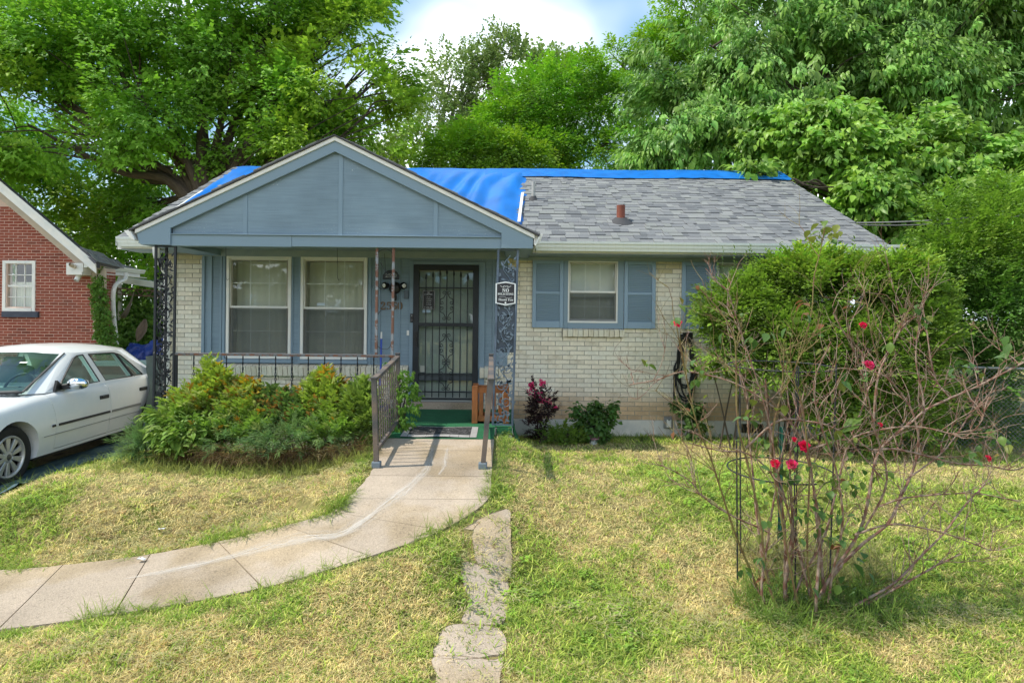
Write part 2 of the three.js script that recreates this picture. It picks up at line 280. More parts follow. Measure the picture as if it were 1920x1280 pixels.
{ // concrete path: slabs with recessed joints
  const root = new THREE.Group(); root.name = 'footpath'; root.userData.kind = 'structure'; root.userData.label = 'curving concrete front walk with a ramp up to the porch'; scene.add(root);
  const n = J.length - 1;
  const mats = [1, 0.95, 1.04].map(k => { const m = M.concrete.clone(); m.color = rgb(k, k, k * 0.99); return m; });
  const white = M.concrete.clone(); white.color = rgb(1.5, 1.62, 1.8);
  const bed = [], skin = 0.1;
  function slab(t0, t1, i) {
    const l = leftEdge, r = rightEdge, K = 7, e = 0.0006, pos = [], W = 8;
    const top = sheet(W, K, (u, v) => { const t = mix(t0 + e, t1 - e, v), a = l.getPoint(t), b = r.getPoint(t), wob = 0.012 * Math.sin(t * 190 + i); a.lerp(b, -wob * 0.5); const p = a.lerp(b, u); p.y += 0.004 * (vnoise(p.x * 4, p.z * 4, 7) - 0.5); return p; });
    const posA = top.attributes.position, rim = [];
    for (let k = 0; k <= W; k++) rim.push(k); for (let k = 1; k <= K; k++) rim.push(k * (W + 1) + W); for (let k = W - 1; k >= 0; k--) rim.push(K * (W + 1) + k); for (let k = K - 1; k >= 0; k--) rim.push(k * (W + 1));
    const sp = [], si = []; rim.forEach((q, k) => { const p = V(posA.getX(q), posA.getY(q), posA.getZ(q)); sp.push(p.x, p.y, p.z, p.x, p.y - skin, p.z); if (k) { const a = (k - 1) * 2; si.push(a, a + 1, a + 2, a + 1, a + 3, a + 2); } });
    const side = new THREE.BufferGeometry(); side.setAttribute('position', new THREE.Float32BufferAttribute(sp, 3)); side.setIndex(si); side.computeVertexNormals();
    return muv(join([top, muv(stripNI(side))]));
  }
  for (let i = 0; i < n; i++) part('concrete_slab', slab(i / n, (i + 1) / n, i), mats[i % 3], root);
  { // dark joint filler just below the surface
    const g = sheet(4, n * 8, (u, v) => { const a = leftEdge.getPoint(v), b = rightEdge.getPoint(v); const p = a.lerp(b, 0.02 + u * 0.96); p.y -= 0.014; return p; });
    part('joint_filler', muv(g), std({ color: rgb(0.10, 0.085, 0.06), roughness: 1 }), root);
  }
  { // pale worn streak down the middle
    const pts = [];
    const mid = [[812, 838], [806, 862], [800, 880], [775, 905], [738, 935], [690, 958], [640, 982], [560, 1008], [470, 1033], [380, 1057], [260, 1082], [110, 1105]];
    const at2 = (px, py) => { let p = onY(px, py, 0.2); for (let k = 0; k < 8; k++) p = onY(px, py, pathInfo(p.x, p.z)[1]); return p; };
    const c = new THREE.CatmullRomCurve3(mid.map(p => at2(...p)));
    const streak = (w0, off, t0, t1) => sheet(3, 60, (u, v) => { const t = mix(t0, t1, v), p = c.getPoint(t), q = c.getTangent(t), w = w0 * (0.5 + 1.0 * vnoise(v * 22, off * 9, 5)) * Math.sin(Math.PI * clamp(v * 1.0)) ** 0.4; p.x += -q.z * ((u - 0.5) * w + off); p.z += q.x * ((u - 0.5) * w + off); p.y = pathInfo(p.x, p.z)[1] + 0.005; return p; });
    const wm = std({ color: rgb(0.66, 0.62, 0.57), roughness: 0.9, transparent: true, opacity: 1, alphaMap: tex(256, (u, v) => { const a = fbm(u * 10, v * 10, 111, 4, 10), b = vnoise(u * 90, v * 90, 112, 90, 90); return sstep(0.25, 0.7, a * 0.6 + b * 0.4) * 0.55 * Math.sin(Math.PI * 0.999 * u) ** 1.4; }, 1, false) });
    const g1 = streak(0.20, 0, 0, 0.93); 
    part('pale_streak', g1, wm, root);
    part('pale_streak', streak(0.06, -0.16, 0.0, 0.22), wm, root);
  }
}
{ // the broken stepping stones in the grass
  const root = new THREE.Group(); root.name = 'stone_path'; root.userData.kind = 'structure'; root.userData.label = 'sunken broken stepping stones half covered by grass'; scene.add(root);
  const R = rng(55), stones = [
    [[836, 1172], [900, 1168], [938, 1180], [944, 1222], [925, 1226], [818, 1226], [820, 1200]],
    [[816, 1231], [925, 1231], [944, 1228], [938, 1262], [928, 1300], [905, 1330], [812, 1330], [818, 1270]],
    [[868, 1096], [948, 1090], [952, 1140], [938, 1164], [866, 1162], [880, 1130]],
    [[868, 1024], [950, 1012], [957, 1040], [950, 1090], [900, 1092], [884, 1062], [898, 1044]],
  ];
  for (const s of stones) {
    const P = s.map(q => { let p = onY(q[0], q[1], -0.2); for (let k = 0; k < 6; k++) p = onY(q[0], q[1], groundH(p.x, p.z) + 0.022); return p; });
    const c = P.reduce((a, p) => a.add(p), V(0, 0, 0)).multiplyScalar(1 / P.length);
    const ring = new THREE.CatmullRomCurve3(P, true, 'centripetal').getPoints(36); ring.forEach(p => { const d = p.clone().sub(c).multiplyScalar(0.22 * (fbm(p.x * 14, p.z * 14, 6, 3) - 0.5)); p.add(d); });
    const pts = [...ring.map(p => p.clone().lerp(c, 0.03)), ...ring.map(p => V(p.x, p.y - 0.06, p.z))];
    const top = sheet(36, 5, (u, v) => { const p = ring[Math.round(u * 36) % 36].clone().lerp(c, v); p.y = groundH(p.x, p.z) + 0.010 + 0.006 * (vnoise(p.x * 9, p.z * 9, 3) - 0.5); return p; });
    const side = sheet(36, 1, (u, v) => { const p = ring[Math.round(u * 36) % 36].clone(); p.y = groundH(p.x, p.z) + 0.014 - v * 0.08; return p; });
    const m = M.concrete; part('stepping_stone', muv(join([top, side])), m, root);
  }
}
// ================================================================ the house
const house = thing('house', 'small pale brick bungalow with blue porch gable and grey shingle roof', 'house');
const YF = 0.386, FL = -ZW;                                    // porch floor height, front wall z
function brickTint(base, n, seed, amt = 0.12) { const R = rng(seed), o = []; for (let i = 0; i < n; i++) { const k = 1 + (R() - 0.5) * amt * 2, w = (R() - 0.5) * 0.06; o.push([base[0] * k * (1 + w), base[1] * k, base[2] * k * (1 - w)]); } return o; }
const brickTex = tex(512, (u, v) => { const a = fbm(u * 8, v * 8, 121, 4, 8), b = vnoise(u * 120, v * 120, 122, 120, 120), d = sstep(0.6, 0.75, fbm(u * 14, v * 14, 123, 3, 14)); const k = 0.88 + 0.22 * (a - 0.5) + 0.16 * (b - 0.5) - 0.12 * d; return [k, k * (1 - 0.03 * d), k * (1 - 0.08 * d)]; }, 0.5);
const brickGeos = [0, 1, 2].map(k => { const g = rbox(1, 1, 1, 0.02); const R = rng(900 + k), p = g.attributes.position; const sh = new Map(); for (let i = 0; i < p.count; i++) { const key = [p.getX(i) > 0, p.getY(i) > 0].join(); if (!sh.has(key)) sh.set(key, [(R() - 0.5) * 0.02, (R() - 0.5) * 0.08]); const q = sh.get(key); p.setX(i, p.getX(i) + q[0]); p.setY(i, p.getY(i) + q[1]); } const uv = g.attributes.uv; for (let i = 0; i < uv.count; i++) uv.setXY(i, p.getX(i) * 0.2 + k * 0.17, p.getY(i) * 0.06 + k * 0.31); return g; });
function layBricks(wall, o) {                                  // o: {x0, x1, y0, y1, z, holes, tints(row, x) -> material list, score, quota}
  const R = rng(o.seed || 7), P = o.pitch || 0.215, C = o.course || 0.0677, jt = 0.010, list = [];
  let row = 0;
  for (let y = o.y0; y + C * 0.5 < o.y1; y += C, row++) {
    const yc = y + C / 2, h = Math.min(C - jt, o.y1 - y - 0.004); if (h < 0.02) continue;
    let iv = [[o.x0, o.x1]];
    for (const q of o.holes || []) if (yc > q[2] && yc < q[3]) iv = iv.flatMap(([a, b]) => q[1] <= a || q[0] >= b ? [[a, b]] : [[a, Math.min(b, q[0])], [Math.max(a, q[1]), b]].filter(s => s[1] - s[0] > 0.02));
    if (o.clip) iv = iv.map(([a, b]) => [Math.max(a, o.clip(yc)[0]), Math.min(b, o.clip(yc)[1])]).filter(s => s[1] - s[0] > 0.03);
    for (const [a, b] of iv) for (let k = Math.floor((a - P) / P); k * P < b + P; k++) {
      const s = k * P + (row % 2) * P / 2, l = Math.max(s + jt / 2, a), r = Math.min(s + P - jt / 2, b);
      if (r - l > 0.03) list.push({ x: (l + r) / 2, y: yc, w: r - l, h, row, dz: (R() - 0.5) * 0.004, t: R(), g: Math.floor(R() * 3), tilt: (R() - 0.5) * 0.008 });
    }
  }
  list.forEach(b => b.s = o.score ? o.score(b) : 0); list.sort((a, b) => b.s - a.s);
  const D = 0.05, quota = o.quota ?? 300;
  list.slice(0, quota).forEach(b => { const m = part('brick', brickGeos[b.g], o.mat(b), wall); m.position.set(b.x, b.y, o.z - D / 2 + b.dz); m.scale.set(b.w, b.h, D); m.rotation.z = b.tilt; });
  const rest = list.slice(quota);
  if (rest.length) {
    const im = new THREE.InstancedMesh(brickGeos[1], o.restMat, rest.length); im.name = 'brick'; im.userData.kind = 'stuff'; lit(im);
    rest.forEach((b, i) => { im.setMatrixAt(i, M4.compose(V(b.x, b.y, o.z - D / 2 + b.dz), new THREE.Quaternion().setFromEuler(new THREE.Euler(0, 0, b.tilt)), V(b.w, b.h, D))); im.setColorAt(i, o.restColor(b)); });
    wall.add(im);
  }
}
const cream = brickTint([0.84, 0.79, 0.655], 10, 31, 0.12), stained = brickTint([0.62, 0.43, 0.25], 6, 32, 0.14), yellowed = brickTint([0.66, 0.59, 0.38], 5, 33, 0.1);
const bmat = c => std({ map: brickTex, color: rgb(...c), roughness: 0.82, bumpMap: grain, bumpScale: 0.0015 });
const creamM = cream.map(bmat), stainM = stained.map(bmat), yellM = yellowed.map(bmat), whiteBrickM = std({ map: brickTex, roughness: 0.82, bumpMap: grain, bumpScale: 0.0015 });
const stainLv = [0, 1, 2, 3, 4, 5].map(i => cream.slice(0, 6).map((c, k) => mix3(c, stained[k], (i + 0.5) / 6))), stainLvM = stainLv.map(l => l.map(bmat));
function creamPick(b) { if (b.x > -0.1 && b.y < 0.75) { const f = sstep(0.78, 0.38, b.y + 0.12 * (vnoise(b.x * 1.3, 3) - 0.5)) + (b.t - 0.5) * 0.25; if (f > 0.06) { const i = Math.min(5, Math.floor(clamp(f) * 6)); return [stainLv[i], stainLvM[i]]; } }
  const st = sstep(0.62, 0.27, b.y) * (b.x > -0.1 ? 1 : 0), ye = sstep(2.35, 2.6, b.y); if (b.t < ye * 0.8) return [yellowed, yellM]; return [cream, creamM]; }
const frontHoles = [[-4.575, -0.10, 1.02, 2.7], [-4.5, -1.52, 0.845, 1.02], [-0.47, -0.1, 0.845, 1.02], [-1.52, -0.47, 0.3, 2.7], [0.756, 1.646, 1.575, 2.7], [0.74, 1.662, 1.47, 1.587], [2.955, 3.855, 1.575, 2.7], [2.94, 3.87, 1.47, 1.587]];
{
  // front wall: mortar with openings, bricks proud of it
  const sh = new THREE.Shape([[-5.1, -0.2], [5.0, -0.2], [5.0, 2.72], [-5.1, 2.72]].map(p => new THREE.Vector2(...p)));
  for (const h of [[-4.14, -3.34, 1.17, 2.54], [-3.05, -2.22, 1.17, 2.54], [-1.40, -0.55, 0.40, 2.42], [0.85, 1.53, 1.70, 2.55], [3.05, 3.75, 1.70, 2.55]]) sh.holes.push(new THREE.Path([[h[0], h[2]], [h[0], h[3]], [h[1], h[3]], [h[1], h[2]]].map(p => new THREE.Vector2(...p))));
  const g = new THREE.ExtrudeGeometry(sh, { depth: 0.16, bevelEnabled: false }); g.translate(0, 0, FL - 0.167);
  const wall = part('wall', muv(stripNI(g)), M.mortar, house);
  const common = { z: FL, mat: b => { const m = creamPick(b)[1]; return m[Math.floor(b.t * 97) % m.length]; }, restMat: whiteBrickM, restColor: b => { const c = creamPick(b)[0]; return rgb(...c[Math.floor(b.t * 97) % c.length]); } };
  layBricks(wall, { ...common, x0: -5.1, x1: 5.0, y0: 0.245 + 0.0005, y1: 2.64, holes: frontHoles, seed: 5, quota: 300, score: b => (b.x > -0.1 && b.x < 3.0 ? 2 : b.x < -4.5 ? 1.5 : 0) + b.w + (b.x > 1.9 && b.y < 1.4 ? -0.4 : 0) });
  // soldier sills of tilted bricks on edge
  const sillGeo = brickGeos[0];
  const sill = (x0, x1, y0, y1, d) => { const n = Math.round((x1 - x0) / 0.077), w = (x1 - x0) / n; for (let i = 0; i < n; i++) { const m = part('brick', brickGeos[i % 3], creamM[(i * 7) % 10], wall); m.position.set(x0 + w * (i + 0.5), (y0 + y1) / 2, FL + d / 2 - 0.02); m.scale.set(w - 0.009, (y1 - y0) * 0.94, d); m.rotation.x = 0.22; } part('sill_bed', span(x0 + 0.004, x1 - 0.004, y0 + 0.012, y1 - 0.02, FL - 0.06, FL + d - 0.055), M.mortar, wall); };
  sill(-4.5, -1.52, 0.855, 1.01, 0.11); sill(-0.47, -0.12, 0.855, 1.01, 0.11); sill(0.745, 1.657, 1.475, 1.583, 0.09); sill(2.945, 3.865, 1.475, 1.583, 0.09);
  part('foundation', span(-0.02, 5.03, -0.3, 0.245, FL - 0.15, FL + 0.012), M.foundation, house);
  part('foundation', span(-5.1, -0.02, -0.3, 0.30, FL - 0.15, FL - 0.005), M.foundation, house);
  for (const x of [1.0, 3.42]) { const v = part('foundation_vent', span(x - 0.02, x + 0.30, 0.075, 0.21, FL - 0.05, FL + 0.018), M.black, house); for (let i = 0; i < 5; i++) part('slat', span(x, x + 0.28, 0.09 + i * 0.024, 0.097 + i * 0.024, FL + 0.015, FL + 0.024), M.iron, v); }
  // side and back walls
  const side = std({ map: mottle(38, [0.45, 0.42, 0.34], 0.2), roughness: 0.9 });
  part('side_wall', join([span(-5.1, -4.95, -0.2, 2.7, -15.9, FL - 0.17), span(4.85, 5.0, -0.2, 2.7, -15.9, FL - 0.17), span(-5.1, 5.0, -0.2, 2.7, -16.05, -15.9)]), side, house);
  for (const x of [-5.03, 4.93]) part('gable_wall', tf(prism([[-3.28, 2.7], [3.28, 2.7], [0, 4.3]], 0, 0.1), [x, 0, -12.74], [0, Math.PI / 2, 0]), side, house);
}
// ---------------------------------------------------------------- main roof
const MS = 0.4897, EAVE_Z = 8.97, EAVE_Y = 2.794, RIDGE_Z = 12.74, XL = -5.55, XR = 5.27;
const roofY = Z => 2.77 + MS * (Z - 8.92);
function onRoof(px, py) { const [u, v] = unroll(px, py), Z = FPX * (MS * 8.92 - 0.99) / (v + FPX * MS); return V(u * Z / FPX, roofY(Z), -Z); }
const shingleTex = tex(256, (u, v) => 0.72 + 0.5 * vnoise(u * 128, v * 128, 131, 128, 128) * 0.6 + 0.1 * (fbm(u * 8, v * 8, 132, 3, 8) - 0.5), 0.6);
const shingleCol = [[0.215, 0.222, 0.23], [0.18, 0.188, 0.20], [0.25, 0.258, 0.258], [0.14, 0.148, 0.16], [0.20, 0.206, 0.214], [0.225, 0.235, 0.23]];
const shingleM = shingleCol.map(c => std({ map: shingleTex, color: rgb(...c), roughness: 0.95, bumpMap: grain, bumpScale: 0.002 })), shingleWhite = std({ map: shingleTex, roughness: 0.95, bumpMap: grain, bumpScale: 0.002 });
const tabGeo = (() => { const g = rbox(1, 1, 1, 0.01), uv = g.attributes.uv; for (let i = 0; i < uv.count; i++) uv.setXY(i, uv.getX(i) * 0.3, uv.getY(i) * 0.2); return g; })();
function layShingles(roof, o) {                                // o: origin at the eave, along, up (unit vectors), width, len, keep(a, s), quota, score
  const R = rng(o.seed), E = 0.143, list = [], nrm = o.along.clone().cross(o.up).normalize(); if (nrm.y < 0) nrm.negate();
  for (let s = 0, row = 0; s < o.len - 0.12; s += E, row++) for (let a = -R() * 0.3; a < o.width;) {
    const w = 0.07 + R() * 0.17, l = Math.max(0, a), r = Math.min(o.width, a + w); a += w;
    if (r - l > 0.02 && (!o.keep || o.keep((l + r) / 2, s))) list.push({ a: (l + r) / 2, s, w: r - l, thick: R() < 0.45 ? 0.016 : 0.007, c: Math.floor(R() * 6), e: (R() - 0.5) * 0.012, sc: 0 });
  }
  list.forEach(b => b.sc = o.score ? o.score(b) : -b.s); list.sort((x, y) => y.sc - x.sc);
  const basis = new THREE.Matrix4().makeBasis(o.along, o.up, nrm), q0 = new THREE.Quaternion().setFromRotationMatrix(basis), tilt = new THREE.Quaternion().setFromAxisAngle(V(1, 0, 0), -0.035), q = q0.clone().multiply(tilt);
  const place = b => o.origin.clone().addScaledVector(o.along, b.a).addScaledVector(o.up, b.s + 0.075 + b.e).addScaledVector(nrm, 0.012 + b.thick / 2);
  const quota = o.quota ?? 0;
  list.slice(0, quota).forEach(b => { const m = part('shingle', tabGeo, shingleM[b.c], roof); m.position.copy(place(b)); m.quaternion.copy(q); m.scale.set(b.w - 0.003, 0.17, b.thick); });
  const rest = list.slice(quota), im = new THREE.InstancedMesh(tabGeo, shingleWhite, rest.length); im.name = 'shingle'; im.userData.kind = 'stuff'; lit(im);
  rest.forEach((b, i) => { im.setMatrixAt(i, M4.compose(place(b), q, V(b.w - 0.003, 0.17, b.thick))); im.setColorAt(i, rgb(...shingleCol[b.c])); });
  if (rest.length) roof.add(im);
}
const darkDeck = std({ color: rgb(0.06, 0.06, 0.065), roughness: 1 });
{
  const back = RIDGE_Z * 2 - EAVE_Z;
  const deck = pts => tf(prism(pts, 0, XR - XL), [XL, 0, 0], [0, Math.PI / 2, 0]);   // outline in (Z, y): x -> -z
  const o = [[EAVE_Z, EAVE_Y], [RIDGE_Z, roofY(RIDGE_Z)], [back, EAVE_Y], [back, EAVE_Y - 0.1], [RIDGE_Z, roofY(RIDGE_Z) - 0.12], [EAVE_Z, EAVE_Y - 0.1]];
  const roof = part('roof', deck(o), darkDeck, house);
  const up = V(0, MS, -1).normalize(), len = (RIDGE_Z - EAVE_Z) * Math.hypot(1, MS);
  layShingles(roof, { origin: V(XL, EAVE_Y, -EAVE_Z + 0.02), along: V(1, 0, 0), up, width: XR - XL, len: len + 0.02, seed: 71, quota: 300, keep: (a, s) => a + XL > -0.1 || a + XL < -4.3 || s < 0.5, score: b => (b.a + XL > 0.1 ? 10 : 0) - b.s + b.w });
  const dn = V(0, MS, 1).normalize();
  layShingles(roof, { origin: V(XL, EAVE_Y, -back), along: V(1, 0, 0), up: dn, width: XR - XL, len, seed: 72 });
  // white rake boards
  for (const [x, s] of [[XR - 0.01, 1], [XL + 0.01, -1]]) for (const f of [1, -1]) { const a = V(x, EAVE_Y - 0.06, -(RIDGE_Z - f * (RIDGE_Z - EAVE_Z))), b = V(x, roofY(RIDGE_Z) - 0.065, -RIDGE_Z); part('rake_board', bar(a, b, 0.022, 0.12), M.white, roof); }
  // soffits and fascia
  part('soffit', join([span(-5.5, -4.62, 2.636, 2.655, FL + 0.0, -8.98), span(0.24, XR - 0.03, 2.636, 2.655, FL + 0.0, -8.98)]), M.soffit, house);
  part('fascia_board', join([span(XL, -4.62, 2.64, 2.785, -9.0, -8.98), span(0.24, XR, 2.64, 2.785, -9.0, -8.98)]), M.white, house);
  part('frieze_board', span(0.02, 4.98, 2.585, 2.636, FL - 0.004, FL + 0.028), M.soffit, house);
}
// gutters: a moulded trough along the eave
{
  const mk = (x0, x1) => { const prof = [[0, 0], [0, -0.125], [0.075, -0.130], [0.085, -0.10], [0.10, -0.075], [0.105, -0.05], [0.122, -0.03], [0.125, 0], [0.108, 0], [0.108, -0.012], [0.114, -0.02], [0.095, -0.05], [0.086, -0.075], [0.071, -0.12], [0.006, -0.117], [0.006, 0]]; const s = prof.map(p => [-p[0], p[1]]); return tf(prism(s, 0, x1 - x0), [x0, 2.805, -8.975], [0, Math.PI / 2, 0]); };
  const capR = x => span(x - 0.004, x + 0.004, 2.68, 2.80, -8.975, -8.86);
  part('gutter', join([mk(0.33, 5.44), capR(5.44), capR(0.33)]), M.gutter, house);
  part('gutter', join([mk(-5.5, -4.66), capR(-5.5)]), M.gutter, house);
  // elbow and downspout at the left corner, downspout at the right corner
  const e = [V(-4.98, 2.70, -8.93), V(-4.99, 2.56, -8.97), V(-5.03, 2.42, -9.2), V(-5.07, 2.32, -9.37), V(-5.07, 2.1, -9.40)];
  part('downspout', join([limb(e, 0.048, 0.045, 10, 20), rod(V(-5.07, 2.12, -9.4), V(-5.07, 0.15, -9.4), 0.045, 0.045, 10)]), M.white, house);
  part('downspout', join([span(5.06, 5.14, 0.2, 2.5, -9.44, -9.37), limb([V(5.1, 2.69, -8.92), V(5.1, 2.6, -8.95), V(5.1, 2.52, -9.3), V(5.1, 2.4, -9.4)], 0.04, 0.04, 8, 12)]), M.white, house);
}
// ---------------------------------------------------------------- porch roof and gable
const PX = -2.228, PS = 0.478, PZ = 7.97, PXL = -4.69, PXR = 0.256;
{
  const T = x => 3.975 - PS * Math.abs(x - PX), I = x => 3.79 - PS * Math.abs(x - PX);
  const yb = 2.607, roof = house.children.find(c => c.name === 'roof');
  const fas = [[PXL + 0.03, yb + 0.02], [PXL, T(PXL) - 0.05], [PX, T(PX) - 0.05], [PXR, T(PXR) - 0.05], [PXR - 0.005, yb], [-0.142, yb], [-0.142, I(-0.142)], [PX, I(PX)], [-4.27, I(-4.27)], [-4.27, yb - 0.002], [PXL + 0.06, yb]];
  const fb = part('fascia_board', prism(fas, -PZ - 0.03, -PZ, 0.003), M.blueTrim, house);
  for (const s of [-1, 1]) { const x1 = s < 0 ? PXL - 0.01 : PXR + 0.015, a = [[PX, T(PX) - 0.052], [PX, T(PX) + 0.0], [x1, T(x1)], [x1, T(x1) - 0.052]]; part('rake_trim', prism(a, -PZ - 0.03, -PZ + 0.022, 0.002), M.white, house); }
  part('gable_panel', prism([[-4.27, 2.74], [-4.27, 2.83], [PX, I(PX) + 0.03], [-0.142, I(-0.142) + 0.03], [-0.142, 2.74]], -PZ - 0.075, -PZ - 0.055), M.blue, house);
  for (const [x, w] of [[-3.36, 0.028], [-2.165, 0.028], [-0.97, 0.028]]) part('batten', span(x - w, x + w, 2.75, I(x) + 0.02, -PZ - 0.058, -PZ - 0.046), M.blueTrim, house);
  part('beam', join([span(-4.27, -2.765, 2.598, 2.742, -PZ - 0.15, -PZ - 0.022), span(-2.762, -0.142, 2.604, 2.742, -PZ - 0.15, -PZ - 0.026)]), M.blueTrim, house);
  part('beam_lip', tf(rbox(4.125, 0.012, 0.06, 0.003), [-2.206, 2.748, -PZ - 0.03], [0.12, 0, 0]), M.blueTrim, house);
  for (const s of [[-4.66, -4.3], [-0.1, 0.23]]) part('side_beam', span(s[0], s[1], 2.61, 2.76, FL, -PZ - 0.035), M.blueTrim, house);
  part('porch_ceiling', span(-4.3, -0.1, 2.70, 2.72, FL, -PZ - 0.15), M.soffit, house);
  part('ceiling_trim', span(-4.56, -0.1, 2.60, 2.70, FL, FL + 0.03), M.soffit, house);
  // roof slopes over the porch
  const RL = 3.55;
  for (const s of [-1, 1]) {
    const x1 = s < 0 ? PXL - 0.07 : PXR + 0.07, L = Math.abs(x1 - PX) * Math.hypot(1, PS), d = [[PX, T(PX) + 0.003], [x1, T(x1) + 0.003], [x1, T(x1) + 0.02], [PX, T(PX) + 0.02]];
    const rf = part('porch_roof', prism(d, -PZ - RL, -PZ + 0.045), darkDeck, house);
    layShingles(rf, { origin: V(x1, T(x1) + 0.008, s < 0 ? -PZ - RL : -PZ + 0.045), along: V(0, 0, s < 0 ? 1 : -1), up: V(-s, PS, 0).normalize(), width: RL + 0.045, len: L - 0.04, seed: 80 + s });
    // white eave board and soffit that run back to the house
    const xe = s < 0 ? PXL - 0.02 : PXR + 0.03;
    part('eave_board', tf(rbox(0.02, 0.125, 0.98, 0.003), [xe + (s > 0 ? 0.02 : -0.02), T(xe) - 0.075, -8.43], [0, 0, s * -0.45]), M.white, house);
    part('eave_soffit', span(s < 0 ? PXL : -0.1, s < 0 ? -4.3 : PXR + 0.01, 2.625, 2.64, FL + 0.47, -PZ - 0.035), M.soffit, house);
  }
  { const r = part('gutter_end', prism([[0.262, 2.66], [0.268, 2.80], [0.375, 2.795], [0.335, 2.665]], -8.05, -7.985), M.white, house); const l = part('gutter_end', prism([[-4.705, 2.70], [-4.72, 2.80], [-4.90, 2.79], [-4.80, 2.675]], -8.25, -8.05), M.white, house); }
}
// ---------------------------------------------------------------- porch floor
part('porch_floor', join([span(-4.53, -1.43, -0.2, YF - 0.012, FL, -7.955), span(-1.43, -0.18, -0.2, YF - 0.012, FL, -7.97), span(-0.18, 0.02, -0.2, YF - 0.012, FL, -7.955)]), M.foundation, house);
part('door_step', span(-1.56, -0.42, YF - 0.01, 0.487, FL - 0.02, FL + 0.11, 0.01), M.concrete, house);
// ---------------------------------------------------------------- blue panelled wall under the porch
{
  const bm = M.blue;
  const wp = part('panelled_wall', join([
    span(-4.575, -4.22, 1.02, 2.62, FL - 0.01, FL + 0.004), span(-3.262, -3.124, 1.02, 2.62, FL - 0.01, FL + 0.004), span(-2.14, -1.50, 1.02, 2.62, FL - 0.01, FL + 0.004),
    span(-4.22, -3.262, 2.61, 2.64, FL - 0.01, FL + 0.004), span(-3.124, -2.14, 2.61, 2.64, FL - 0.01, FL + 0.004), span(-1.5, -0.45, 2.52, 2.66, FL - 0.01, FL + 0.004), span(-0.45, -0.06, 1.02, 2.64, FL - 0.01, FL + 0.004),
    span(-4.22, -3.262, 1.02, 1.095, FL - 0.01, FL + 0.004), span(-3.124, -2.14, 1.02, 1.095, FL - 0.01, FL + 0.004)]), bm, house);
  for (const [x, w] of [[-4.56, 0.022], [-4.46, 0.03], [-4.30, 0.018], [-4.255, 0.02], [-3.245, 0.014], [-3.14, 0.014], [-2.10, 0.02], [-1.955, 0.01], [-1.66, 0.01], [-0.275, 0.012]]) part('batten', span(x - w, x + w, 1.022, 2.60, FL + 0.003, FL + 0.016 + w * 0.3), M.blueTrim, house);
  part('sill_board', join([span(-4.24, -3.24, 1.035, 1.09, FL, FL + 0.045), span(-3.14, -2.12, 1.035, 1.09, FL, FL + 0.045)]), M.blueTrim, house);
  part('door_frame', join([span(-1.515, -1.455, 0.49, 2.555, FL - 0.08, FL + 0.03), span(-0.494, -0.40, 0.49, 2.555, FL - 0.08, FL + 0.03), span(-1.455, -0.494, 2.505, 2.555, FL - 0.08, FL + 0.03)]), M.blueTrim, house);
}
// ---------------------------------------------------------------- windows
function window_(x0, x1, y0, y1, ymid, zf, cols, rowsTop, rowsBot, frameW, mat, inside, screen) {
  const g = new THREE.Group(); g.name = 'window'; house.add(g);
  const f = frameW, d0 = zf - 0.07, d1 = zf + 0.012;
  part('frame', join([span(x0, x0 + f, y0, y1, d0, d1), span(x1 - f, x1, y0, y1, d0, d1), span(x0 + f, x1 - f, y1 - f, y1, d0, d1), span(x0 + f, x1 - f, y0, y0 + f * 1.25, d0, d1 + 0.01)]), mat, g);
  const xi0 = x0 + f, xi1 = x1 - f, yi0 = y0 + f * 1.25, yi1 = y1 - f, s = 0.018;
  const sash = (a, b, z, rows, mm) => {
    part('sash', join([span(xi0, xi0 + s, a, b, z - 0.018, z + 0.012), span(xi1 - s, xi1, a, b, z - 0.018, z + 0.012), span(xi0 + s, xi1 - s, b - s, b, z - 0.018, z + 0.012), span(xi0 + s, xi1 - s, a, a + s * 1.7, z - 0.018, z + 0.014)]), mat, g);
    const X0 = xi0 + s, X1 = xi1 - s, Y0 = a + s * 1.7, Y1 = b - s, w = (X1 - X0) / cols, h = (Y1 - Y0) / rows;
    for (let i = 1; i < cols; i++) part('muntin', span(X0 + w * i - 0.006, X0 + w * i + 0.006, Y0, Y1, z - 0.014, z - 0.004, 0.002), mm, g);
    for (let j = 1; j < rows; j++) part('muntin', span(X0, X1, Y0 + h * j - 0.006, Y0 + h * j + 0.006, z - 0.013, z - 0.005, 0.002), mm, g);
    const R = rng(Math.round(x0 * 1000 + a * 77));
    for (let i = 0; i < cols; i++) for (let j = 0; j < rows; j++) { const p = part('pane', tf(new THREE.PlaneGeometry(w - 0.002, h - 0.002), [X0 + w * (i + 0.5), Y0 + h * (j + 0.5), z - 0.001], [(R() - 0.5) * 0.006, (R() - 0.5) * 0.006, 0]), M.glass, g); p.castShadow = false; }
  };
  sash(ymid, yi1, zf - 0.028, rowsTop, mat); sash(yi0, ymid + 0.004, zf - 0.052, rowsBot, mat);
  part('curtain', inside(xi0 - 0.1, xi1 + 0.1, y0 - 0.05, y1 + 0.05), M.curtain, g); if (rowsTop === 1) part('blind', span(xi0 - 0.02, xi1 + 0.02, ymid - 0.06, y1 + 0.02, zf - 0.14, zf - 0.13), M.blind, g);
  if (screen) { const sm = std({ color: rgb(0.075, 0.09, 0.098), roughness: 0.8, transparent: true, opacity: 0.52 }); const p = part('insect_screen', tf(new THREE.PlaneGeometry(xi1 - xi0, ymid - yi0), [(xi0 + xi1) / 2, (ymid + yi0) / 2, zf - 0.012]), sm, g); }
  return g;
}
const drape = dz => (x0, x1, y0, y1) => sheet(60, 2, (u, v) => V(mix(x0, x1, u), mix(y0, y1, v), FL - 0.20 - dz + 0.004 * Math.sin(u * 44 + 3 * Math.sin(u * 9))), 1);
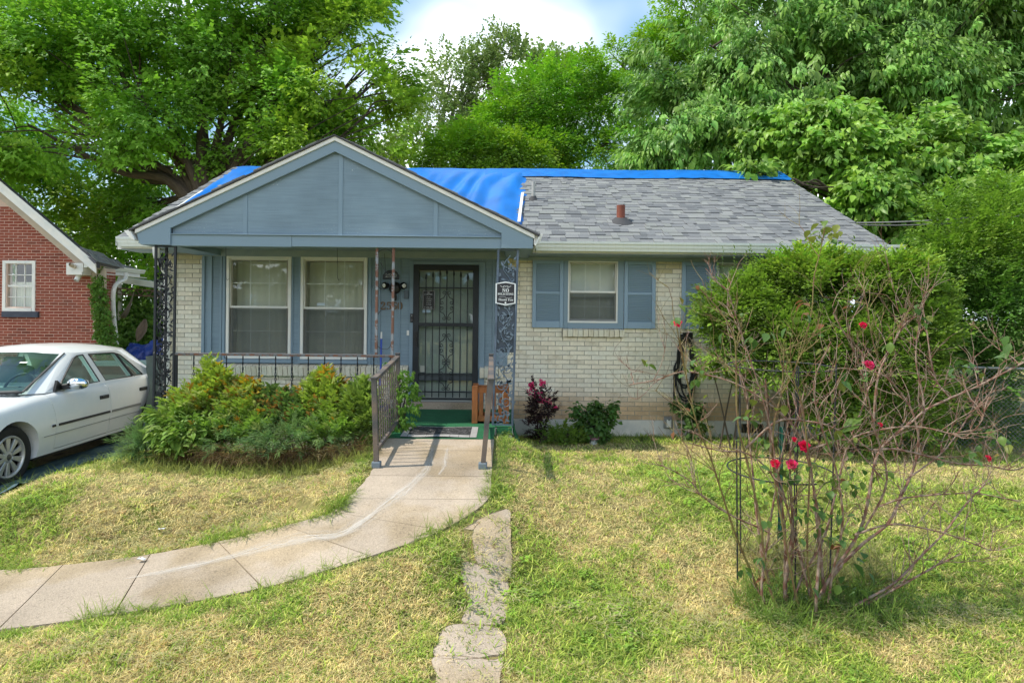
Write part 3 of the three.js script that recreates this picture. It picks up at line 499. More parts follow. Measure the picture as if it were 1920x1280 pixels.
window_(-4.22, -3.262, 1.095, 2.61, 1.84, FL + 0.01, 3, 2, 2, 0.042, M.vinyl, drape(0.02), true);
window_(-3.124, -2.14, 1.095, 2.61, 1.835, FL + 0.01, 3, 2, 2, 0.042, M.vinyl, drape(0.02), true);
for (const dx of [0, 2.2]) {
  part('window_trim', join([span(0.757 + dx, 0.822 + dx, 1.59, 2.60, FL - 0.05, FL + 0.022), span(1.56 + dx, 1.645 + dx, 1.59, 2.60, FL - 0.05, FL + 0.022), span(0.822 + dx, 1.56 + dx, 1.59, 1.672, FL - 0.05, FL + 0.02), span(0.822 + dx, 1.56 + dx, 2.585, 2.60, FL - 0.05, FL + 0.02)]), M.blueTrim, house);
  window_(0.822 + dx, 1.56 + dx, 1.672, 2.585, 2.115, FL + 0.0, 3, 1, 2, 0.022, M.vinyl, drape(0.03), true);
}
{ const st = part('sticker', tf(new THREE.PlaneGeometry(0.115, 0.04), [-2.83, 1.905, FL - 0.0175]), std({ color: rgb(0.45, 0.55, 0.62), roughness: 0.5 }), house); }
// ---------------------------------------------------------------- louvred shutters
function shutter(x0, x1) {
  const g = new THREE.Group(); g.name = 'shutter'; house.add(g);
  const y0 = 1.595, y1 = 2.585, z0 = FL + 0.004, z1 = FL + 0.04, st = 0.055;
  part('frame', join([span(x0, x0 + st, y0, y1, z0, z1), span(x1 - st, x1, y0, y1, z0, z1), span(x0 + st, x1 - st, y1 - 0.05, y1, z0, z1 - 0.002), span(x0 + st, x1 - st, y0, y0 + 0.10, z0, z1 - 0.002), span(x0 + st, x1 - st, 2.09, 2.13, z0, z1 - 0.002)]), M.shutter, g);
  part('back_board', span(x0 + st, x1 - st, y0 + 0.1, y1 - 0.05, z0, z0 + 0.006), M.shutter, g);
  for (const [a, b, n] of [[y0 + 0.105, 2.088, 15], [2.134, y1 - 0.053, 15]]) for (let i = 0; i < n; i++) { const m = part('slat', slatG(x1 - x0 - 2 * st), M.shutter, g); m.position.set((x0 + x1) / 2, a + (b - a) * (i + 0.5) / n, z0 + 0.016); }
}
const slatCache = new Map();
function slatG(w) { const k = w.toFixed(3); if (!slatCache.has(k)) slatCache.set(k, tf(rbox(w, 0.030, 0.007, 0.003), [0, 0, 0], [0.62, 0, 0])); return slatCache.get(k); }
for (const [a, b] of [[0.297, 0.754], [1.65, 2.112], [2.50, 2.952], [3.858, 4.31]]) shutter(a, b);
// ---------------------------------------------------------------- front door behind its iron security door
function spiral(cx, cy, r0, r1, a0, turns, z, n = 18) { const p = []; for (let i = 0; i <= n; i++) { const t = i / n, a = a0 + turns * 2 * Math.PI * t, r = mix(r0, r1, t); p.push(V(cx + r * Math.cos(a), cy + r * Math.sin(a), z)); } return p; }
{
  const door = new THREE.Group(); door.name = 'door'; house.add(door);
  const x0 = -1.455, x1 = -0.494, y0 = 0.49, y1 = 2.503, z = FL + 0.035, fw = 0.085;
  part('entry_door', span(x0 + 0.02, x1 - 0.02, 0.45, 2.48, FL - 0.13, FL - 0.085), std({ map: mottle(39, [0.30, 0.35, 0.33], 0.18), roughness: 0.6 }), door);
  part('storm_pane', tf(new THREE.PlaneGeometry(x1 - x0 - 0.15, 1.75), [(x0 + x1) / 2, 1.52, FL - 0.035]), M.glass, door).castShadow = false;
  part('iron_frame', join([span(x0, x0 + fw, y0, y1, z - 0.03, z + 0.018), span(x1 - fw, x1, y0, y1, z - 0.03, z + 0.018), span(x0 + fw, x1 - fw, y1 - 0.08, y1, z - 0.03, z + 0.016)]), M.iron, door);
  part('kick_strip', span(x0 + 0.03, x1 - 0.04, 0.489, 0.52, FL - 0.02, FL + 0.03), std({ color: rgb(0.42, 0.45, 0.47), roughness: 0.4, metalness: 0.6 }), door);
  part('threshold_rail', span(x0 + fw, x1 - fw, y0 + 0.03, y0 + 0.055, z - 0.02, z + 0.01), M.iron, door);
  for (const [y, h] of [[2.165, 0.018], [1.625, 0.05], [0.90, 0.018], [0.635, 0.018]]) part('crossbar', span(x0 + fw, x1 - fw, y - h / 2, y + h / 2, z - 0.012, z + 0.008 + h * 0.1), M.iron, door);
  part('kick_panel', span(x0 + fw, x1 - fw, 0.80, 0.885, z - 0.035, z - 0.028), std({ color: rgb(0.06, 0.075, 0.085), roughness: 0.6 }), door);
  for (let i = 0; i < 7; i++) {
    const x = x0 + 0.185 + i * 0.102, top = 2.30 + [0, 0.035, 0.06, 0.085, 0.06, 0.04, 0.005][i];
    const spear = lathe([[0, -0.05], [0.007, -0.045], [0.007, -0.02], [0.013, -0.01], [0.016, 0.012], [0.009, 0.05], [0, 0.085]], 8).translate(x, top, z);
    part('bar', join([span(x - 0.007, x + 0.007, 0.555, top, z - 0.007, z + 0.007, 0.002), spear]), M.iron, door);
  }
  for (const yc of [1.905, 1.28, 0.87]) {
    const g = [], xc = x0 + 0.185 + 0.306, zz = z + 0.006;
    for (const s of [-1, 1]) for (const t of [-1, 1]) {
      g.push(limb([...spiral(xc + s * 0.038, yc + t * 0.185, 0.028, 0.008, s > 0 ? Math.PI : 0, s * -t * 1.1, zz, 14)], 0.0055, 0.004, 5, 20));
      g.push(limb([V(xc + s * 0.01, yc + t * 0.18, zz), V(xc + s * 0.03, yc + t * 0.145, zz), V(xc + s * 0.045, yc + t * 0.115, zz), V(xc + s * 0.085, yc + t * 0.095, zz), V(xc + s * 0.098, yc + t * 0.05, zz), V(xc + s * 0.085, yc + t * 0.012, zz)], 0.006, 0.006, 5, 18));
      g.push(limb(spiral(xc + s * 0.072, yc + t * 0.035, 0.03, 0.008, s > 0 ? 0 : Math.PI, s * t * 1.2, zz, 14), 0.0055, 0.004, 5, 20));
    }
    part('scroll_ornament', join(g), M.iron, door);
  }
  part('lock_box', join([span(x0 + 0.02, x0 + 0.07, 1.30, 1.52, z + 0.015, z + 0.035), rod(V(x0 + 0.045, 1.40, z + 0.03), V(x0 + 0.045, 1.40, z + 0.08), 0.012), rod(V(x0 + 0.045, 1.46, z + 0.03), V(x0 + 0.045, 1.46, z + 0.05), 0.02)]), M.black, door);
  part('door_sticker', tf(rbox(0.068, 0.095, 0.003, 0.001), [x0 + 0.135, 0.965, FL - 0.02]), std({ color: rgb(0.45, 0.47, 0.42), roughness: 0.6 }), door);
}
// ---------------------------------------------------------------- iron porch columns
function lace(w, y0, y1, z, seed) {
  const R = rng(seed), g = [], P = 0.42;
  const stem = []; for (let y = y0; y <= y1; y += 0.05) stem.push(V(Math.sin(y / P * 2 * Math.PI) * w * 0.27, y, z));
  g.push(limb(stem, 0.006, 0.006, 5, stem.length * 2));
  const leaf = (x, y, a, l) => g.push(tf(prism([[0, 0], [l * 0.3, l * 0.20], [l * 0.55, l * 0.17], [l, 0], [l * 0.6, -l * 0.2], [l * 0.3, -l * 0.13]], -0.003, 0.003), [x, y, z + 0.004], [0, 0, a]));
  for (let y = y0 + 0.05; y < y1 - 0.05; y += P / 2) {
    const k = Math.round((y - y0) / (P / 2)), s = k % 2 ? 1 : -1;
    g.push(limb(spiral(s * w * 0.16, y, w * 0.30, 0.008, s > 0 ? -2.4 : Math.PI + 2.4, s * 1.45, z, 22), 0.0055, 0.004, 5, 26));
    for (let q = 0; q < 14; q++) leaf(s * w * 0.10 + (R() - 0.5) * w * 0.72, y + (R() - 0.5) * 0.2, R() * 6.28, 0.04 + R() * 0.04);
    g.push(limb(spiral(-s * w * 0.28, y + 0.07, w * 0.14, 0.006, s > 0 ? 0.5 : Math.PI - 0.5, -s * 1.2, z, 14), 0.005, 0.0035, 5, 16));
    leaf(-s * w * 0.22, y + 0.02, s > 0 ? 2.2 : 0.9, 0.075); leaf(s * w * 0.36, y + 0.1, s > 0 ? 1.1 : 2.0, 0.06);
  }
  return join(g);
}
function column(x, z, lean, mat, barM, backed, seed) {
  const g = new THREE.Group(); g.name = 'porch_column'; g.position.set(x, YF, z); g.rotation.z = lean; house.add(g);
  const h = 2.606 - YF, w = 0.245;
  for (const s of [-1, 1]) part('post', span(s * w / 2 - 0.014, s * w / 2 + 0.014, 0, h, -0.014, 0.014, 0.003), barM, g);
  part('scrollwork', lace(w - 0.03, 0.04, h - 0.03, 0, seed), mat, g);
  part('end_bar', join([span(-w / 2, w / 2, 0.0, 0.02, -0.01, 0.01), span(-w / 2, w / 2, h - 0.02, h - 0.002, -0.01, 0.01)]), barM, g);
  // second panel turned along the side of the porch
  const sp = part('side_scrollwork', tf(lace(w - 0.03, 0.04, h - 0.03, 0, seed + 1), [x < -2 ? -w / 2 : w / 2, 0, -w / 2], [0, Math.PI / 2, 0]), mat, g);
  part('post', span((x < -2 ? -w / 2 : w / 2) - 0.014, (x < -2 ? -w / 2 : w / 2) + 0.014, 0, h, -w - 0.014, -w + 0.014, 0.003), barM, g);
  if (backed) part('backing_sheet', span(-w / 2 + 0.014, w / 2 - 0.014, 0.92, h - 0.25, -0.016, -0.010), std({ map: mottle(58, [0.06, 0.08, 0.11], 0.5), roughness: 0.6 }), g);
}
column(-4.37, -8.04, -0.004, M.iron, M.iron, false, 301);
column(-0.105, -8.04, -0.022, std({ map: mottle(40, [0.15, 0.20, 0.26], 0.6), roughness: 0.5, metalness: 0.1 }), M.ironBlue, true, 303);
// ---------------------------------------------------------------- roof pipes
{
  const boot = (p, r, h, mat, name) => { const g = new THREE.Group(); g.name = name; g.position.copy(p); house.add(g); part('pipe', rod(V(0, -0.1, 0), V(0, h, 0), r, r, 14), mat, g); part('collar', tf(lathe([[r * 3.4, -0.02], [r * 3.2, 0.01], [r * 2.2, 0.035], [r * 1.5, 0.075], [r * 1.05, 0.09]], 18), [0, 0, 0], [0.30, 0, 0]), std({ color: rgb(0.05, 0.05, 0.055), roughness: 0.8 }), g); };
  boot(onRoof(1000, 377), 0.032, 0.33, std({ color: rgb(0.36, 0.36, 0.34), roughness: 0.7 }), 'vent_pipe');
  boot(onRoof(1164, 418), 0.064, 0.27, std({ map: mottle(57, [0.22, 0.065, 0.04], 0.4), roughness: 0.85 }), 'vent_pipe');
}
// ---------------------------------------------------------------- small fixtures of the wall
part('house_numeral', textGeo('2', 0.155, 0.012, serif), std({ color: rgb(0.13, 0.085, 0.05), roughness: 0.5, metalness: 0.5 }), house).position.set(-1.905, 1.84, FL + 0.006);
for (const [c, x] of [['5', -1.815], ['5', -1.735], ['0', -1.655]]) part('house_numeral', textGeo(c, 0.155, 0.012, serif), std({ color: rgb(0.13, 0.085, 0.05), roughness: 0.5, metalness: 0.5 }), house).position.set(x, 1.84, FL + 0.006);
part('switch_box', join([span(-1.60, -1.53, 2.0, 2.12, FL, FL + 0.03, 0.006), rod(V(-1.565, 2.06, FL + 0.03), V(-1.565, 2.06, FL + 0.036), 0.012)]), std({ color: rgb(0.09, 0.12, 0.15), roughness: 0.6 }), house);
part('light_switch', span(-1.548, -1.513, 1.46, 1.535, FL + 0.028, FL + 0.036), M.vinyl, house);
for (const [px, py] of [[423, 463], [632, 463]]) { const p = at(px, py, 8.6), b = p.clone().add(V(0.01, -0.42, 0)); part('hook_wire', join([limb([p, p.clone().add(V(0.004, -0.2, 0)), b, b.clone().add(V(0.02, -0.03, 0)), b.clone().add(V(0.035, -0.005, 0))], 0.003, 0.003, 5, 14)]), M.iron, house); }
// ================================================================ things on and around the porch
{ // green turf carpet on the porch and over the top of the ramp
  const g = sheet(30, 40, (u, v) => { const x = mix(-1.415, -0.195, u), Z = mix(ZW - 0.115, 7.385, v); let y = Z > 7.95 ? YF : rampH(Z); y += 0.004 + 0.004 * (vnoise(x * 6, Z * 6, 4) - 0.5) + (Z > 7.86 && Z < 8.04 ? 0.003 : 0); return V(x, y, -Z); });
  const w = sheet(40, 20, (u, v) => { const x = mix(-4.51, 0.015, u), Z = mix(ZW, 7.958, v); return V(x, YF + 0.001 + 0.003 * vnoise(x * 5, Z * 5, 6), -Z); });
  const f = sheet(12, 4, (u, v) => V(mix(-0.175, 0.015, u), YF - 0.085 * v, -7.944 + 0.01 * v));
  const side = sheet(8, 10, (u, v) => V(0.03 + 0.10 * v * v + 0.02 * Math.sin(u * 7), YF - 0.30 * v, mix(-8.05, -8.5, u)));
  const t = thing('turf_carpet', 'bright green artificial turf covering the porch floor and ramp top', 'carpet');
  part('carpet', muv(join([g, w])), M.turf, t); part('front_fold', muv(join([f])), M.turf, t); part('side_flap', muv(join([side])), M.turf, t, 'dark green carpet flap hanging off the porch end');
}
{ // doormat with a printed plank border
  const map = printed(512, 128, (c, w, h) => {
    c.fillStyle = '#9d9b9a'; c.fillRect(0, 0, w, h);
    const R = rng(9); for (let i = 0; i < 900; i++) { c.fillStyle = `rgba(${R() < .5 ? '60,58,60' : '235,232,230'},${0.1 + R() * .2})`; c.fillRect(R() * w, R() * h, 20 + R() * 50, 1); }
    c.fillStyle = '#2b2a2c'; c.fillRect(44, 4, w - 88, h - 34);
    for (let i = 0; i < 500; i++) { c.strokeStyle = `rgba(${R() < .6 ? '190,188,190' : '20,20,22'},${0.25 + R() * .4})`; c.lineWidth = 1 + R(); c.beginPath(); const x = 44 + R() * (w - 90), y = 4 + R() * (h - 40); c.moveTo(x, y); c.lineTo(x + R() * 34 - 6, y + R() * 20 - 10); c.stroke(); }
    c.fillStyle = '#1c1b1d'; c.fillRect(0, h - 3, w, 3); for (const x of [44, 170, 245, 330, 390, w - 48]) c.fillRect(x, h - 30, 2, 30); c.fillRect(44, 0, 3, h); c.fillRect(w - 48, 0, 3, h);
  });
  const g = sheet(24, 8, (u, v) => { const Z = mix(7.88, 7.42, v); return V(mix(-1.285, -0.40, u) + 0.03 * (1 - v) * 0, rampH(Z) + 0.014 + 0.004 * Math.sin(u * 9 + v * 3), -Z); });
  const uv = g.attributes.uv; for (let i = 0; i < uv.count; i++) uv.setY(i, 1 - uv.getY(i));
  const t = thing('doormat', 'grey and black patterned doormat lying on the green carpet', 'doormat');
  part('mat', g, std({ map, roughness: 0.95, bumpMap: grain, bumpScale: 0.003 }), t);
}
{ // yard sign on the right column
  const map = printed(384, 448, (c, w, h) => {
    const path = k => { c.beginPath(); c.moveTo(w / 2, k); c.lineTo(w - k, h * 0.085 + k * 0.5); c.lineTo(w - k, h * 0.915 - k * 0.5); c.lineTo(w / 2, h - k); c.lineTo(k, h * 0.915 - k * 0.5); c.lineTo(k, h * 0.085 + k * 0.5); c.closePath(); };
    c.fillStyle = '#dfe3e6'; c.fillRect(0, 0, w, h); c.fillStyle = '#2d2c33'; path(26); c.fill();
    c.fillStyle = c.strokeStyle = '#e8ecee'; c.textAlign = 'center';
    c.font = 'bold 84px serif'; c.fillText('NO', w / 2, 196); c.font = 'bold 50px serif'; c.fillText('SOLICITING', w / 2, 252);
    c.lineWidth = 4; c.beginPath(); c.moveTo(70, 296); c.quadraticCurveTo(w / 2 - 30, 270, w / 2, 296); c.quadraticCurveTo(w / 2 + 30, 322, w - 70, 296); c.stroke();
    c.font = 'italic bold 52px serif'; c.fillText('Thank You', w / 2, 360);
    for (const s of [-1, 1]) { c.lineWidth = 6; c.beginPath(); c.moveTo(w / 2, 105); c.bezierCurveTo(w / 2 + s * 20, 60, w / 2 + s * 60, 90, w / 2 + s * 40, 110); c.stroke(); c.beginPath(); c.moveTo(w / 2 + s * 20, 110); c.bezierCurveTo(w / 2 + s * 60, 120, w / 2 + s * 80, 90, w / 2 + s * 105, 80); c.stroke(); }
    c.beginPath(); c.arc(w / 2, 398, 17, 0, 7); c.fill();
  });
  const W = 0.253, H = 0.30, o = [[-W / 2, -H * 0.415], [0, -H / 2], [W / 2, -H * 0.415], [W / 2, H * 0.415], [0, H / 2], [-W / 2, H * 0.415]];
  const p = at(948, 550, 7.985), t = thing('no_soliciting_sign', 'black shield shaped sign with white border fixed to right porch column', 'sign', p.toArray(), 0); t.rotation.z = -0.005;
  const face = stripNI(new THREE.ShapeGeometry(new THREE.Shape(o.map(q => new THREE.Vector2(...q))))); const uv = face.attributes.uv, ps = face.attributes.position; for (let i = 0; i < uv.count; i++) uv.setXY(i, ps.getX(i) / W + 0.5, ps.getY(i) / H + 0.5);
  part('plate', prism(o, -0.008, 0, 0.001), M.vinyl, t); face.translate(0, 0, 0.0015); part('print', face, std({ map, roughness: 0.4 }), t);
}
{ // house number plaque
  const p = at(733, 515, 9.0), t = thing('address_plaque', 'black arched house number plaque hanging above the floodlight', 'plaque', p.toArray());
  const W = 0.235, H = 0.13, o = []; o.push([-W / 2, -H / 2], [W / 2, -H / 2], [W / 2, 0]); for (let i = 0; i <= 12; i++) { const a = i / 12 * Math.PI; o.push([Math.cos(a) * W * 0.42, 0.012 + Math.sin(a) * H * 0.42]); } o.push([-W / 2, 0]);
  part('plate', prism(o, -0.01, 0, 0.002), M.iron, t);
  part('numerals', tf(textGeo('2550', 0.07, 0.004, serif), [0, -0.035, 0.001]), std({ color: rgb(0.30, 0.31, 0.31), roughness: 0.5 }), t);
  part('hanger', join([limb([V(-0.08, 0.04, -0.004), V(-0.09, 0.2, -0.004), V(-0.1, 0.30, -0.01)], 0.003, 0.003, 5), rod(V(-0.115, -0.058, 0.002), V(0.115, -0.058, 0.002), 0.004)]), M.iron, t);
}
{ // twin security floodlight
  const p = at(741, 540, ZW - 0.02), t = thing('floodlight', 'black twin head security floodlight above the house numerals', 'lamp', p.toArray());
  part('base', join([tf(lathe([[0, -0.02], [0.085, -0.015], [0.09, 0.02], [0.06, 0.05], [0, 0.055]], 20), [0.0, 0, 0.01], [Math.PI / 2, 0, 0])]), M.black, t);
  part('sensor', join([tf(rbox(0.06, 0.11, 0.06, 0.015, 2), [0.0, -0.13, 0.05], [0.25, 0, 0]), rod(V(0, -0.03, 0.03), V(0, -0.09, 0.05), 0.015)]), M.black, t);
  for (const s of [-1, 1]) { const h = part('lamp_head', join([rod(V(s * 0.04, 0.005, 0.04), V(s * 0.11, 0.03, 0.06), 0.013), tf(lathe([[0.02, -0.05], [0.045, -0.03], [0.052, 0.03], [0.046, 0.035]], 18), [s * 0.125, 0.032, 0.08], [Math.PI / 2, 0, s * -0.5])]), M.black, t); part('lens', tf(lathe([[0, 0.012], [0.02, 0.010], [0.03, 0.004], [0.032, 0]], 18), [s * 0.147, 0.032, 0.105], [Math.PI / 2, 0, s * -0.5]), std({ color: rgb(0.62, 0.63, 0.6), roughness: 0.2 }), h); }
}
{ const p = at(772, 596, ZW - 0.05), t = thing('video_doorbell', 'small black video doorbell on the left door jamb', 'doorbell', p.toArray()); part('body', rbox(0.048, 0.125, 0.025, 0.008, 2), M.black, t); part('button', tf(lathe([[0, 0.006], [0.013, 0.005], [0.014, 0]], 16), [0, -0.035, 0.012], [Math.PI / 2, 0, 0]), std({ color: rgb(0.1, 0.1, 0.11), roughness: 0.2 }), t); part('camera_eye', tf(lathe([[0, 0.004], [0.009, 0.003], [0.01, 0]], 14), [0, 0.035, 0.012], [Math.PI / 2, 0, 0]), std({ color: rgb(0.3, 0.32, 0.34), roughness: 0.2 }), t); }
{ // poster taped inside the glass of the door
  const map = printed(256, 384, (c, w, h) => {
    c.fillStyle = '#17171a'; c.fillRect(0, 0, w, h); c.strokeStyle = '#c9cdd0'; c.lineWidth = 7; c.strokeRect(12, 12, w - 24, h - 24);
    c.fillStyle = '#d8dcdf'; c.textAlign = 'center'; c.font = 'bold 30px sans-serif'; ['NO', 'SOLICITING'].forEach((s, i) => c.fillText(s, w / 2, 58 + i * 36));
    c.font = 'bold 22px sans-serif'; ['WE ARE', 'NOT BUYING', 'ANYTHING', 'NO SALES', 'NO FLYERS'].forEach((s, i) => c.fillText(s, w / 2, 146 + i * 38)); c.font = 'bold 30px sans-serif'; c.fillText('THANK YOU', w / 2, 352);
  });
  const p = at(803.5, 562, ZW + 0.02), t = thing('door_poster', 'black and white notice poster behind the upper door bars', 'poster', p.toArray());
  const g = sheet(4, 4, (u, v) => V((u - 0.5) * 0.185, (v - 0.5) * 0.285, 0.004 * Math.sin(u * 3))); part('sheet', g, std({ map, roughness: 0.5, side: THREE.DoubleSide }), t);
  part('label_strip', tf(new THREE.PlaneGeometry(0.12, 0.04), [-0.03, -0.17, 0.002]), std({ color: rgb(0.35, 0.48, 0.60), roughness: 0.5 }), t);
}
{ // wooden planter box on the porch
  const t = thing('planter_box', 'orange stained slatted wooden planter box behind right column', 'planter', [-0.265, YF + 0.006, -8.33], 0.02), W = 0.40, D = 0.30, H = 0.46;
  for (const x of [-1, 1]) for (const z of [-1, 1]) part('corner_post', span(x * W / 2 - 0.036, x * W / 2 + 0.036, 0, H + 0.015, z * D / 2 - 0.036, z * D / 2 + 0.036), M.wood, t);
  for (const z of [-1, 1]) { for (const y of [0.06, H - 0.04]) part('rail', span(-W / 2 + 0.036, W / 2 - 0.036, y - 0.035, y + 0.035, z * D / 2 - 0.012, z * D / 2 + 0.012), M.wood, t); for (let i = 0; i < 4; i++) part('slat', span(-0.148 + i * 0.082, -0.098 + i * 0.082, 0.09, H - 0.07, z * D / 2 - 0.008, z * D / 2 + 0.008), M.wood, t); }
  for (const x of [-1, 1]) { for (const y of [0.06, H - 0.04]) part('rail', span(x * W / 2 - 0.012, x * W / 2 + 0.012, y - 0.035, y + 0.035, -D / 2 + 0.036, D / 2 - 0.036), M.wood, t); for (let i = 0; i < 3; i++) part('slat', span(x * W / 2 - 0.008, x * W / 2 + 0.008, 0.09, H - 0.07, -0.10 + i * 0.075, -0.05 + i * 0.075), M.wood, t); }
  part('bottom_board', span(-W / 2, W / 2, 0.03, 0.05, -D / 2, D / 2), M.wood, t);
}
// ---------------------------------------------------------------- ramp handrails with twisted balusters
function handrail(name, label, xf, xn, tf0, tn, lean, mat) {    // far top x, near top x, leaning outward
  const t = thing(name, label, 'handrail');
  const fb = V(xf + lean[0], rampH(7.9), -7.86), ft = V(xf, rampH(7.9) + 0.875, -7.86), nb = V(xn + lean[1], rampH(6.35) + 0.002, -6.35), nt = V(xn, rampH(6.35) + 0.885, -6.35);
  part('post', join([bar(fb, ft.clone().add(V(0, 0.03, 0)), 0.045)]), mat, t); part('post', bar(nb, nt, 0.048), mat, t);
  part('post_foot', join([tf(rbox(0.085, 0.06, 0.085, 0.008), [nb.x, nb.y + 0.03, nb.z])]), std({ map: mottle(44, [0.16, 0.2, 0.24], 0.4), roughness: 0.6 }), t);
  part('post_cap', tf(rbox(0.07, 0.016, 0.07, 0.004), [nt.x, nt.y + 0.006, nt.z]), mat, t); part('post_cap', tf(rbox(0.06, 0.016, 0.06, 0.004), [ft.x, ft.y + 0.035, ft.z]), mat, t);
  const P = (u, v) => { const a = fb.clone().lerp(ft, v), b = nb.clone().lerp(nt, v); return a.lerp(b, u); };
  part('top_rail', bar(P(0, 0.985), P(1, 0.985), 0.055, 0.04), mat, t); part('bottom_rail', bar(P(0.0, 0.13), P(1, 0.19), 0.03, 0.035), mat, t);
  const n = 12;
  for (let k = 1; k < n; k++) {
    const u = k / n, A = P(u, mix(0.13, 0.19, u)), B = P(u, 0.97), S = 26, pos = [], idx = [];
    for (let i = 0; i <= S; i++) { const t = i / S, p = A.clone().lerp(B, t), tw = sstep(0.06, 0.94, t) * Math.PI * 5; for (let q = 0; q < 4; q++) { const a = tw + q * Math.PI / 2 + Math.PI / 4; pos.push(p.x + Math.cos(a) * 0.0088, p.y, p.z + Math.sin(a) * 0.0088); } }
    for (let i = 0; i < S; i++) for (let q = 0; q < 4; q++) { const a = i * 4 + q, b = i * 4 + (q + 1) % 4; idx.push(a, a + 4, b, b, a + 4, b + 4); }
    let g = new THREE.BufferGeometry(); g.setAttribute('position', new THREE.Float32BufferAttribute(pos, 3)); g.setIndex(idx); g = stripNI(g); g.computeVertexNormals(); part('baluster', muv(g), mat, t);
  }
  return t;
}
const railM = std({ map: mottle(45, [0.135, 0.115, 0.105], 0.5, 0.5), roughness: 0.75, metalness: 0.15, bumpMap: grain, bumpScale: 0.0015 });
handrail('handrail', 'rusty handrail with twisted balusters along left side of ramp', -1.40, -1.365, 0, 0, [0.035, 0.035], railM);
handrail('handrail', 'thin brown handrail on right of ramp beside orange planter', -0.25, -0.20, 0, 0, [-0.06, -0.075], railM);
// ---------------------------------------------------------------- porch railing and twin rusty post
{
  const t = thing('porch_railing', 'low rusty iron porch railing with twisted balusters in front of windows', 'railing');
  const Z = 8.05, y = 1.245;
  part('top_rail', span(-4.24, -1.44, y - 0.016, y + 0.016, -Z - 0.02, -Z + 0.02), M.rust, t); part('bottom_rail', span(-4.24, -1.44, 0.47, 0.495, -Z - 0.012, -Z + 0.012), M.rust, t);
  part('end_post', span(-4.235, -4.205, YF, y, -Z - 0.015, -Z + 0.015), M.iron, t);
  for (let i = 0; i < 13; i++) { const x = -4.0 + i * 0.206, g = []; for (const s of [0, 1]) { const pts = []; for (let k = 0; k <= 40; k++) { const yy = mix(0.49, y - 0.01, k / 40), tw = Math.exp(-Math.pow((yy - 0.95) / 0.1, 2)), a = k * 0.9 + s * Math.PI; pts.push(V(x + Math.cos(a) * (0.004 + 0.006 * tw), yy, -Z + Math.sin(a) * (0.004 + 0.006 * tw))); } g.push(limb(pts, 0.0055, 0.0055, 5, 60)); } part('baluster', join(g), M.iron, t); }
}
{
  const t = thing('iron_post', 'pair of rusted iron bars with bent wire scrolls beside the door', 'post'), Z = 8.05;
  part('bar', bar(at(705, 670, Z), at(707, 463, Z), 0.032), M.rustRed, t); part('bar', bar(at(734, 748, Z), at(738, 463, Z), 0.032), M.rustRed, t);
  const a = (x, y) => at(x, y, Z - 0.005), w = (pts) => limb(pts, 0.004, 0.004, 5, 24);
  part('wire_scroll', join([w([a(708, 476), a(712, 470), a(722, 467), a(733, 471), a(737, 485)]), w([a(737, 528), a(725, 541), a(713, 541), a(708, 535)]), w([a(708, 590), a(714, 582), a(728, 580)]), w([a(706, 648), a(716, 654), a(728, 653), a(735, 640)]), w([a(713, 492), a(722, 508), a(734, 524)])]), M.iron, t);
}
// ---------------------------------------------------------------- blue tarp on the roof
{
  const tarpM = std({ map: tex(256, (u, v) => { const a = fbm(u * 5, v * 5, 141, 4, 5), b = vnoise(u * 64, v * 10, 142, 64, 10); return mul([0.003, 0.165, 0.60], 0.82 + 0.3 * (a - 0.5) + 0.25 * (b - 0.5)); }, 1), roughness: 0.42, side: THREE.DoubleSide });
  const t = thing('roof_tarp', 'bright blue tarpaulin nailed over the roof behind the gable', 'tarp');
  const nrm = V(0, 1, MS).normalize();
  const P = (x, Z, l) => V(x, roofY(Z), -Z).addScaledVector(nrm, l);
  const main = sheet(140, 60, (u, v) => { const Z = mix(12.74, 9.15, v), x0 = mix(-5.52, -5.30, v), x1 = mix(0.245, 0.115, v) + 0.03 * Math.sin(v * 16) + (v < 0.1 ? 0.06 * (v / 0.1) : 0.04 * (1 - v)); const x = mix(x0, x1, u);
    const fold = 0.05 * Math.pow(Math.abs(Math.sin(x * 6.2 + 2.2 * Math.sin(v * 2.4 + x * 0.8) + 1.5 * vnoise(x * 2, v * 3, 2))), 1.6) * sstep(0, 0.25, v) + 0.025 * fbm(x * 4, v * 7, 3, 3); return P(x, Z, 0.03 + fold * sstep(1, 0.97, u) * sstep(0, 0.02, u)); });
  part('main_sheet', main, tarpM, t);
  const strip = sheet(120, 12, (u, v) => { const x = mix(-0.54, 5.30, u); let Z = mix(12.15, 12.74, v / 0.6), l = 0.05; if (v > 0.6) return V(x, roofY(12.74) + 0.055 - (v - 0.6) * 1.1, -12.76 - (v - 0.6) * 1.6); return P(x, Z + 0.03 * Math.sin(x * 2.2), l + 0.012 * vnoise(x * 5, v * 6, 8)); });
  part('ridge_strip', strip, tarpM, t, 'long narrow blue strip along the ridge');
  const a = P(0.16, 11.05, 0.075), b = P(0.09, 9.6, 0.075); part('batten', bar(a, b, 0.045, 0.02), M.white, t);
  const c = P(-5.33, 11.0, 0.07), d = P(-5.28, 9.7, 0.07); part('batten', bar(c, d, 0.03, 0.02), M.white, t);
}
